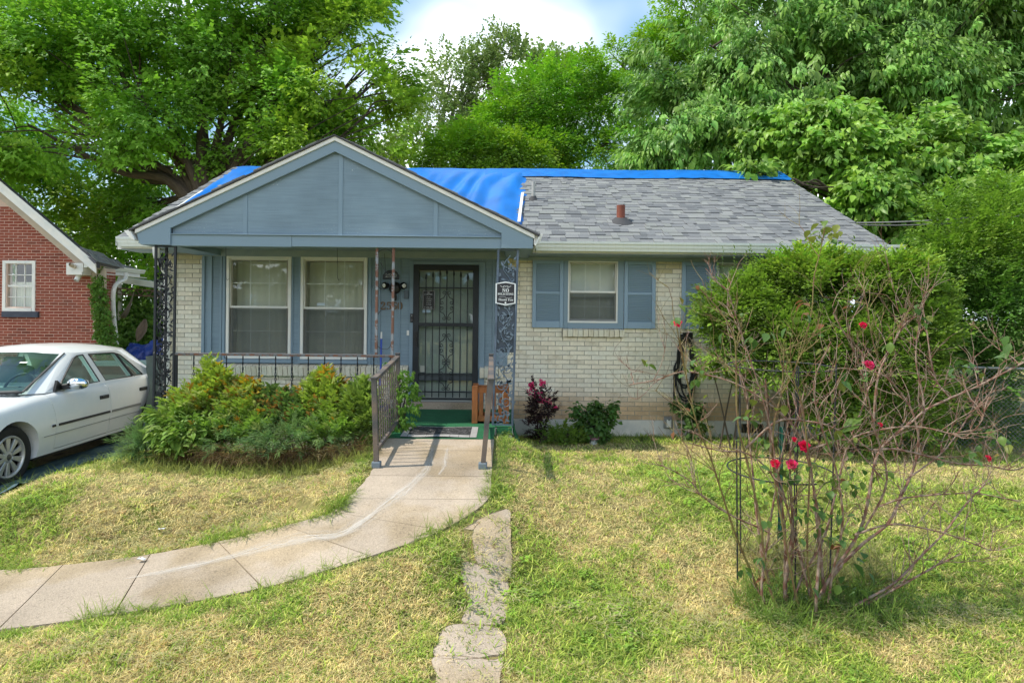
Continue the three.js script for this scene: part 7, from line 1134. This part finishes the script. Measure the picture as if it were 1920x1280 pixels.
// ================================================================ the lawn
{
  const tuft = (seed, n, h, w, lean) => { const R = rng(seed), g = []; for (let i = 0; i < n; i++) { const l = h * (0.5 + R() * 0.8), q = leafG(l, w * (0.7 + R() * 0.6), 0.25 + R() * 0.9, 0.1, 3); tf(q, [0, 0, 0], [-(Math.PI / 2) * (1 - lean * R()), 0, 0]); tf(q, [0, 0, 0], [0, R() * 6.28, 0]); q.translate((R() - 0.5) * 0.055, -0.004, (R() - 0.5) * 0.055); g.push(q); } return join(g); };
  const fresh = [1, 2, 3].map(s => tuft(500 + s, 8, 0.050, 0.0068, 0.8)), straw = [1, 2, 3].map(s => tuft(510 + s, 8, 0.050, 0.0058, 1.1));
  const tall = [1, 2].map(s => tuft(520 + s, 9, 0.19, 0.006, 0.5)), clover = [1, 2].map(s => { const R = rng(530 + s), g = []; for (let i = 0; i < 10; i++) { const q = leafG(0.03, 0.024, 0.1, 0.1, 3); tf(q, [0, 0, 0], [-R() * 0.5, R() * 6.28, 0]); q.translate((R() - 0.5) * 0.08, 0.02 + R() * 0.025, (R() - 0.5) * 0.08); g.push(q); } return join(g); });
  const R = rng(540), bins = new Map(), put = (geo, p, s, c, yaw, sy = 1) => { if (!bins.has(geo)) bins.set(geo, { m: [], c: [] }); const b = bins.get(geo); b.m.push(new THREE.Matrix4().compose(p, new THREE.Quaternion().setFromEuler(new THREE.Euler((R() - 0.5) * 0.3, yaw, (R() - 0.5) * 0.3)), V(s, s * sy, s))); b.c.push(c); };
  const spotsG = [[640, 880, 0.5, 1], [420, 990, 0.22, 1], [100, 985, 0.2, 0.8], [395, 1005, 0.2, 1], [750, 1040, 0.28, 0.9], [880, 985, 0.3, 0.9], [440, 900, 0.6, 0.5], [90, 960, 0.25, .6], [1250, 950, 0.6, 0.5], [1750, 960, 0.7, 0.5], [1780, 1060, 0.8, 0.6], [1640, 1210, 0.4, 0.8], [1850, 1130, 0.5, 0.6], [70, 1050, 0.1, 1], [60, 1230, 0.35, 0.6], [640, 1250, 0.3, 0.5], [1330, 1250, 0.2, 0.7], [520, 1130, 0.25, 0.7], [1130, 1160, 0.3, 0.5], [860, 1080, 0.25, 0.7], [1500, 1190, 0.5, 0.8]].map(([x, y, r, k]) => [onY(x, y, -0.1), r, k]);
  const spotsD = [[1150, 850, 0.9, 0.9], [1000, 870, 0.4, 0.6], [200, 920, 0.8, 0.5], [560, 1180, 0.5, 0.8], [700, 1090, 0.35, 0.9], [1020, 1210, 0.6, 0.5], [400, 1060, 0.2, 0.5], [150, 1010, 0.4, 0.7], [1350, 1100, 0.3, 0.6], [1300, 1040, 0.4, 0.5], [1650, 1160, 0.4, 0.7], [1400, 1250, 0.5, 0.6], [60, 1240, 0.3, 0.5]].map(([x, y, r, k]) => [onY(x, y, -0.1), r, k]);
  const nearStone = (x, z) => { let d = 9; for (const s of scene.children.find(c => c.name === 'stone_path').children) { const bb = s.userData.bb || (s.geometry.computeBoundingBox(), s.userData.bb = s.geometry.boundingBox); const dx = Math.max(bb.min.x - x, x - bb.max.x, 0), dz = Math.max(bb.min.z - z, z - bb.max.z, 0); d = Math.min(d, Math.hypot(dx, dz) - (dx === 0 && dz === 0 ? Math.min(x - bb.min.x, bb.max.x - x, z - bb.min.z, bb.max.z - z) : 0)); } return d; };
  const N = 170000;
  for (let i = 0; i < N; i++) {
    // more tufts near the camera: even over the picture rather than over the ground
    const t = R(), Z = 1 / mix(1 / 2.3, 1 / 9.4, Math.pow(t, 0.72)), half = Z * 0.86 + 0.3, x = (R() * 2 - 1) * half, z = -Z;
    if (x < edgeX(Z) - 0.05 + R() * 0.3) continue;
    if (Z > 7.9 && x < 0.06) continue; if (x > -1.55 && x < -0.1 && Z > 6.2) { if (x > -1.44 && x < -0.17) continue; }
    const [pd] = pathInfo(x, z); if (pd < -0.042 + R() * 0.02) continue;
    if (Z < 6.2 && x > -1.2 && x < 0.4) { const sd = nearStone(x, z); if (sd < 0.0 && R() < (Z > 4 ? 0.84 : 0.93)) continue; }
    let gr = fbm3(x * 1.1, z * 1.1, 4.2, 4); gr = (gr - 0.5) * 2.6 + 0.31 + 0.8 * (vnoise(x * 7, z * 7, 2) - 0.5);
    for (const [c, r, k] of spotsG) { const d = Math.hypot(x - c.x, (z - c.z)); if (d < r * 1.4) gr += k * 0.55 * sstep(r * 1.6, r * 0.1, d); }
    for (const [c, r, k] of spotsD) { const d = Math.hypot(x - c.x, (z - c.z)); if (d < r * 1.4) gr -= k * 0.8 * sstep(r * 1.4, r * 0.3, d); }
    if (Z > 8.7) gr += 0.5; if (pd < 0.12) gr += 0.25;
    const isG = R() < clamp(gr, 0.08, 0.95), k = 0.58 + 0.95 * R(), p = V(x, groundH(x, z), z), yaw = R() * 6.28, sc = clamp(0.62 + Z * 0.06, 0.75, 1.15) * (0.7 + 0.6 * R());
    if (isG) { const hue = R(); put(fresh[Math.floor(R() * 3)], p, sc, hue < 0.5 ? rgb(0.33 * k, 0.45 * k, 0.065 * k) : hue < 0.85 ? rgb(0.52 * k, 0.56 * k, 0.13 * k) : rgb(0.22 * k, 0.38 * k, 0.038 * k), yaw); if (gr > 0.95 && R() < 0.05) put(clover[Math.floor(R() * 2)], p, sc, rgb(0.26 * k, 0.42 * k, 0.05 * k), yaw); }
    else put(straw[Math.floor(R() * 3)], p, sc, R() < 0.7 ? rgb(0.76 * k, 0.65 * k, 0.31 * k) : R() < 0.6 ? rgb(0.66 * k, 0.58 * k, 0.27 * k) : rgb(0.50 * k, 0.34 * k, 0.18 * k), yaw);
  }
  // taller grass along edges and round the rose
  const along = (pts, n, w, s, c) => { for (let i = 0; i < n; i++) { const q = R() * (pts.length - 1), k = Math.floor(q), a = pts[k].clone().lerp(pts[k + 1], q - k); a.x += (R() - 0.5) * w; a.z += (R() - 0.5) * w; if (pathInfo(a.x, a.z)[0] < -0.03) continue; a.y = groundH(a.x, a.z); const kk = 0.7 + 0.6 * R(); put(tall[Math.floor(R() * 2)], a, s * (0.6 + 0.7 * R()), rgb(c[0] * kk, c[1] * kk, c[2] * kk), R() * 6.28); } };
  along([V(-5.1, 0, -5.2), V(-5.1, 0, -6.1), V(-5.05, 0, -7), V(-4.8, 0, -7.7), V(-4.6, 0, -8.2)], 320, 0.35, 0.8, [0.22, 0.31, 0.05]);
  along([onY(1430, 1130, -0.2), onY(1500, 1160, -0.2), onY(1600, 1150, -0.2), onY(1700, 1130, -0.2)], 300, 0.5, 0.95, [0.2, 0.31, 0.05]);
  along([onY(1440, 1080, -0.2), onY(1520, 1090, -0.2), onY(1640, 1080, -0.2)], 330, 0.45, 0.9, [0.32, 0.32, 0.12]);
  along([V(-4.3, 0, -6.85), V(-3, 0, -6.72), V(-2, 0, -6.68), V(-1.6, 0, -6.8)], 460, 0.4, 0.75, [0.36, 0.40, 0.10]);
  along([V(0.2, 0, -9.2), V(2, 0, -9.15), V(5, 0, -9.1)], 420, 0.25, 0.55, [0.14, 0.25, 0.04]);
  along([V(-0.1, 0, -6), V(-0.1, 0, -7), V(-0.05, 0, -7.8)], 120, 0.14, 0.5, [0.19, 0.3, 0.05]);
  along([V(-1.5, 0, -6.3), V(-1.5, 0, -7.2)], 60, 0.1, 0.5, [0.22, 0.31, 0.05]);
  for (const k of [0, 1]) { const pts = PATHPTS.filter((p, i) => i % 4 === 0 && p[k].z > -6.5).map(p => p[k]); for (let i = 0; i < 900; i++) { const q = R() * (pts.length - 1.01), j = Math.floor(q), a = pts[j].clone().lerp(pts[j + 1], q - j); if (fbm3(a.x * 2, a.z * 2, k + 3, 2) < (k ? 0.38 : 0.52) + 0.12 * R()) continue; a.x += (R() - 0.5) * 0.12; a.z += (R() - 0.5) * 0.12; a.y = groundH(a.x, a.z); const kk = 0.6 + 0.8 * R(); put(R() < 0.5 ? tall[0] : fresh[1], a, 0.4 + 0.35 * R(), rgb(0.25 * kk, 0.36 * kk, 0.04 * kk), R() * 6.28); } }
  along([onY(45, 885, DRIVE), onY(55, 890, DRIVE)], 26, 0.12, 1.0, [0.2, 0.32, 0.05]);
  const t = thing('lawn_grass', 'mown front lawn of mixed green and straw coloured grass', 'grass'); t.userData.kind = 'stuff';
  for (const [geo, b] of bins) { const im = new THREE.InstancedMesh(geo, grassM, b.m.length); im.name = 'grass_blades'; im.userData.kind = 'stuff'; lit(im); b.m.forEach((m, i) => { im.setMatrixAt(i, m); im.setColorAt(i, b.c[i]); }); t.add(im); }
  // loose clippings lying on the lawn
  const clip = [1, 2].map(s => { const Q = rng(560 + s), g = []; for (let i = 0; i < 16; i++) { const q = leafG(0.03 + Q() * 0.035, 0.0045, 0.1, 0, 3); tf(q, [0, 0, 0], [(Q() - 0.5) * 0.4, Q() * 6.28, 0]); q.translate((Q() - 0.5) * 0.12, 0.02 + Q() * 0.03, (Q() - 0.5) * 0.12); g.push(q); } return join(g); });
  const M2 = [], C2 = []; const areas = [[350, 990, 0.9, 0.25, 500], [250, 1020, 0.8, 0.2, 400], [600, 950, 0.6, 0.25, 300], [1480, 1130, 0.6, 0.3, 500], [1700, 1130, 0.7, 0.2, 400], [1250, 1130, 0.7, 0.3, 350], [900, 1080, 0.4, 0.4, 260], [1100, 1250, 0.6, 0.3, 260], [250, 1180, 0.6, 0.15, 250], [800, 960, 0.3, 0.2, 80]];
  for (const [px, py, rx, rz, n] of areas) { const c = onY(px, py, -0.1); for (let i = 0; i < n * 0.13; i++) { const a = R() * 6.28, r = Math.sqrt(R()), x = c.x + Math.cos(a) * r * rx, z = c.z + Math.sin(a) * r * rz; if (pathInfo(x, z)[0] < -0.02) continue; const s = 0.7 + R() * 0.6, k = 0.7 + 0.6 * R(); M2.push(new THREE.Matrix4().compose(V(x, groundH(x, z) + 0.008, z), new THREE.Quaternion().setFromEuler(new THREE.Euler(0, R() * 6.28, 0)), V(s, s, s))); C2.push(R() < 0.5 ? rgb(0.55 * k, 0.48 * k, 0.25 * k) : rgb(0.46 * k, 0.44 * k, 0.20 * k)); } }
  const tc = thing('grass_clippings', 'pale drying grass clippings scattered over the lawn', 'clippings'); tc.userData.kind = 'stuff';
  clip.forEach((g, k) => { const sel = M2.map((m, i) => i).filter(i => i % 2 === k), im = new THREE.InstancedMesh(g, grassM, sel.length); im.name = 'loose_blades'; im.userData.kind = 'stuff'; lit(im); sel.forEach((i, q) => { im.setMatrixAt(q, M2[i]); im.setColorAt(q, C2[i]); }); tc.add(im); });
}
{ // scraps of white paper in the grass
  const pm = std({ color: rgb(0.6, 0.6, 0.6), roughness: 0.9, side: THREE.DoubleSide });
  for (const [px, py, s, label] of [[265, 1030, 0.04, 'crumpled white paper scrap beside the path edge'], [302, 990, 0.035, 'white paper scrap in the middle of the left lawn']]) { let p = onY(px, py, -0.1); p.y = groundH(p.x, p.z) + 0.035; single('litter', label, 'litter', sheet(8, 8, (u, v) => V((u - 0.5) * s * 1.6, 0.025 * fbm(u * 5, v * 5, px, 3), (v - 0.5) * s)), pm).position.copy(p); }
}
{ // trees over the road behind the camera, which the windows reflect
  const t = thing('treeline', 'trees over the road mirrored faintly in window glass', 'trees'); t.userData.kind = 'stuff';
  const g = [spray({ n: 12, len: 1.6, leaf: 0.9, wid: 0.6, droop: 0.3, hang: 0.4, spread: 0.5, seed: 99 })], L = [];
  for (const [x, h, r] of [[-16, 6, 5], [-8, 4, 3.2], [4, 5, 4], [12, 7, 5], [20, 6, 5], [-26, 7, 6], [30, 7, 6]]) L.push({ c: V(x, h * 0.7, 42), r: [r, h * 0.8, 3], n: 300 });
  foliage('crown', t, leafM, g, L, { seed: 601, gap: 0.3, freq: 0.4, fill: 3, backCut: -1, color: green(0.06, 0.12, 0.02, 0.4, 0.2) });
}
renderer.render(scene, camera);
